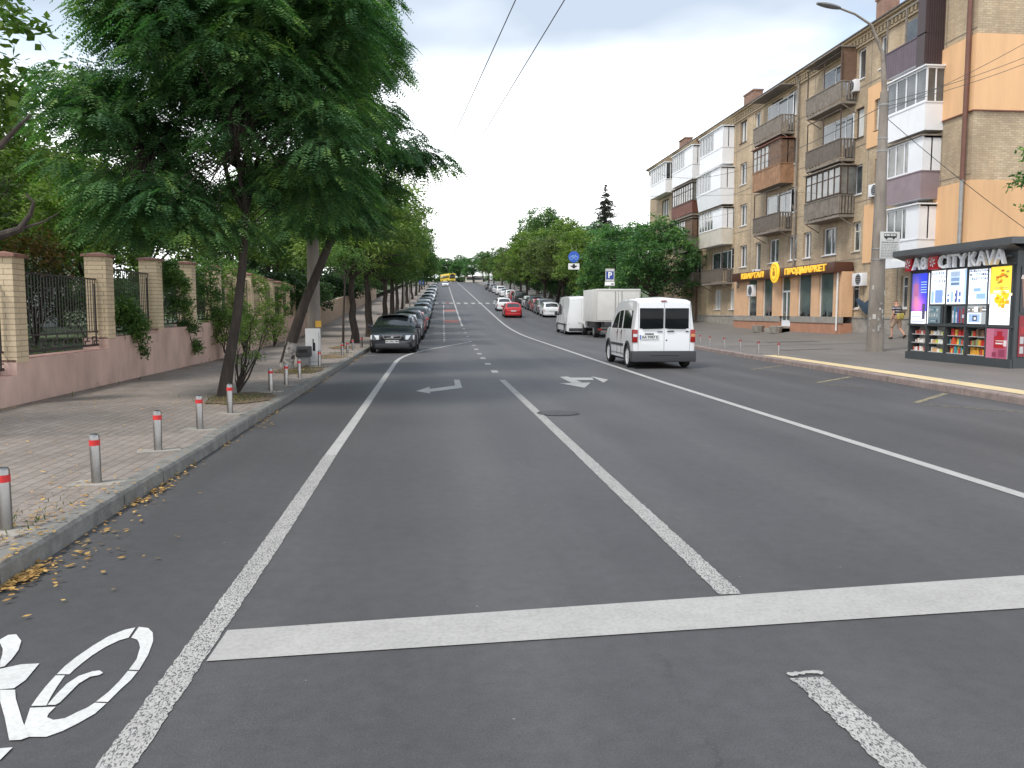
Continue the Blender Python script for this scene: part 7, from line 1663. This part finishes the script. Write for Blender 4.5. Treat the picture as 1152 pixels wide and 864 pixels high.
# +y is away from the camera; left leg forward, right foot pushing off
V = [(0, 0, .98), (0, .02, 1.12), (0, .04, 1.30), (0, .05, 1.44), (0, .06, 1.52), (0, .09, 1.61), (0, .09, 1.70),
     (-.10, 0, .93), (-.11, .18, .53), (-.11, .16, .10), (-.11, .30, .045),            # left leg forward 7-10
     (.10, 0, .93), (.10, -.05, .52), (.11, -.36, .20), (.11, -.30, .07),                # right leg back 11-14
     (-.19, .03, 1.42), (-.26, -.06, 1.16), (-.27, .04, .93), (-.27, .08, .85),          # left arm 15-18
     (.19, .03, 1.42), (.27, .0, 1.17), (.26, .16, .98), (.25, .21, .92)]
E_ = [(0, 1), (1, 2), (2, 3), (3, 4), (4, 5), (5, 6), (0, 7), (7, 8), (8, 9), (9, 10), (0, 11), (11, 12), (12, 13), (13, 14), (3, 15), (15, 16), (16, 17), (17, 18), (3, 19), (19, 20), (20, 21), (21, 22)]
Rd = [.14, .13, .15, .11, .055, .085, .075, .095, .058, .040, .035, .095, .058, .040, .035, .055, .040, .030, .032, .055, .040, .030, .032]
skin_mesh('body', V, E_, Rd, 'skin', man, 2)
for (cx_, cy_, cz_) in ((-.27, .09, .82), (.25, .24, .89)):
    for k in range(4): skin_mesh('finger', [(cx_-.022+.015*k, cy_, cz_+.01), (cx_-.022+.015*k, cy_+.01, cz_-.04), (cx_-.022+.015*k, cy_+.03, cz_-.075+.008*abs(k-1.5))], [(0, 1), (1, 2)], [.009, .008, .006], 'skin', man, 1)
    skin_mesh('thumb', [(cx_, cy_+.02, cz_+.03), (cx_+.0, cy_+.045, cz_), (cx_, cy_+.055, cz_-.03)], [(0, 1), (1, 2)], [.010, .009, .007], 'skin', man, 1)
skin_mesh('shirt', [(0, 0, 1.0), (0, .02, 1.15), (0, .03, 1.32), (0, .05, 1.44), (-.19, .03, 1.42), (-.25, -.03, 1.24), (.19, .03, 1.42), (.255, .01, 1.24)], [(0, 1), (1, 2), (2, 3), (3, 4), (4, 5), (3, 6), (6, 7)], [.175, .165, .185, .12, .075, .068, .075, .068], 'shirt_stripes', man, 2)
skin_mesh('shorts', [(0, 0, 1.0), (-.10, 0, .90), (-.115, .15, .60), (-.115, .165, .52), (.10, 0, .90), (.11, -.05, .60), (.11, -.06, .52)], [(0, 1), (1, 2), (2, 3), (0, 4), (4, 5), (5, 6)], [.165, .125, .10, .10, .125, .10, .10], 'shorts', man, 2)
skin_mesh('hair', [(0, .075, 1.68), (0, .085, 1.735)], [(0, 1)], [.088, .078], 'skin_hair', man, 2)
for sg in (-1, 1): skin_mesh('ear', [(sg*.083, .09, 1.63), (sg*.088, .085, 1.665)], [(0, 1)], [.014, .016], 'skin', man, 1)
skin_mesh('nose', [(0, .165, 1.655), (0, .19, 1.635)], [(0, 1)], [.012, .014], 'skin', man, 1)
for sg in (-1, 1): skin_mesh('eye', [(sg*.03, .165, 1.672), (sg*.03, .168, 1.673)], [(0, 1)], [.009, .009], 'black', man, 1)
skin_mesh('mouth', [(-.02, .172, 1.605), (.02, .172, 1.605)], [(0, 1)], [.005, .005], 'tail_orange', man, 1)
skin_mesh('shoe', [(-.11, .12, .05), (-.11, .22, .045), (-.11, .33, .035)], [(0, 1), (1, 2)], [.05, .048, .04], 'black', man, 1); skin_mesh('shoe', [(.11, -.40, .20), (.11, -.35, .11), (.11, -.28, .045)], [(0, 1), (1, 2)], [.05, .05, .04], 'black', man, 1)
bag = empty('shoulder_bag', tuple(man.location), .25, 'yellowish shoulder bag hanging at the back of the walking man', 'bag')
mb = MB(); mb.box(-.20, .12, -.30, -.17, .90, 1.16); mb.build('pouch', 'bag_yellow', bag, bevel=.03)
mb = MB(); mb.tube([(-.12, -.2, 1.12), (-.05, -.19, 1.25), (.08, -.14, 1.42), (.14, .02, 1.50), (.1, .17, 1.40)], .012, 6); mb.build('strap', 'plastic_dark', bag)
skin_mesh('backpack_side', [(.17, -.20, 1.28), (.18, -.2, 1.05)], [(0, 1)], [.07, .08], 'plastic_dark', bag, 1)
# ================================================================ sky and light
w = bpy.data.worlds.new('World'); S.world = w; w.use_nodes = True; nt = w.node_tree; bg = nt.nodes['Background']
sky = nt.nodes.new('ShaderNodeTexSky'); sky.sky_type = 'NISHITA'; sky.sun_disc = False
SE, SA = math.radians(56), math.radians(-128)     # azimuth measured clockwise from +Y
sky.sun_elevation = SE; sky.sun_rotation = SA; sky.air_density = 1.0; sky.dust_density = 1.5
tc = nt.nodes.new('ShaderNodeTexCoord'); sx = nt.nodes.new('ShaderNodeSeparateXYZ'); nt.links.new(tc.outputs['Generated'], sx.inputs[0])
# cloud plane coordinates: direction / (z + .12)
ad = N(nt, 'ShaderNodeMath', operation='ADD'); ad.inputs[1].default_value = .16; nt.links.new(sx.outputs[2], ad.inputs[0])
mx_ = N(nt, 'ShaderNodeMath', operation='MAXIMUM'); mx_.inputs[1].default_value = .08; nt.links.new(ad.outputs[0], mx_.inputs[0])
dx = N(nt, 'ShaderNodeMath', operation='DIVIDE'); nt.links.new(sx.outputs[0], dx.inputs[0]); nt.links.new(mx_.outputs[0], dx.inputs[1])
dy = N(nt, 'ShaderNodeMath', operation='DIVIDE'); nt.links.new(sx.outputs[1], dy.inputs[0]); nt.links.new(mx_.outputs[0], dy.inputs[1])
cx_ = nt.nodes.new('ShaderNodeCombineXYZ'); nt.links.new(dx.outputs[0], cx_.inputs[0]); nt.links.new(dy.outputs[0], cx_.inputs[1])
mp = nt.nodes.new('ShaderNodeMapping'); mp.inputs['Location'].default_value = (3.1, .4, 0); nt.links.new(cx_.outputs[0], mp.inputs[0])
n1 = noise(nt, mp.outputs[0], .95, 9, .52, .15); n2 = noise(nt, mp.outputs[0], .55, 5, .5, .1)
cover = ramp(nt, n1, .36, (0, 0, 0), .50, (1, 1, 1))
shade = ramp(nt, n2, .50, (3.3, 3.85, 4.6), .70, (8.4, 8.7, 9.0))
elev = ramp(nt, sx.outputs[2], .16, (1, 1, 1), .30, (0, 0, 0))      # brighter, denser cloud low in the sky
cl = mix(nt, elev, shade, (12.0, 12.2, 12.3))
skc = mix(nt, .35, sky.outputs[0], (5.0, 6.2, 7.8))
cv = mix(nt, elev, cover, (1, 1, 1))
nt.links.new(mix(nt, cv, skc, cl), bg.inputs[0]); bg.inputs[1].default_value = .10
sd = bpy.data.lights.new('sun', 'SUN'); so = bpy.data.objects.new('sun', sd); COL.objects.link(so)
sd.energy = 1.5; sd.angle = math.radians(14); sd.color = (1, .95, .88)
dirv = Vector((math.sin(SA)*math.cos(SE), math.cos(SA)*math.cos(SE), math.sin(SE))); so.rotation_euler = dirv.to_track_quat('Z', 'Y').to_euler()
so['label'] = 'sun'
del so['label']
S.view_settings.view_transform = 'Standard'; S.view_settings.look = 'None'; S.view_settings.gamma = 1; S.view_settings.exposure = 0.98
S.cycles.use_denoising = True
S.cycles.max_bounces = 6; S.cycles.transparent_max_bounces = 4
S.render.film_transparent = False
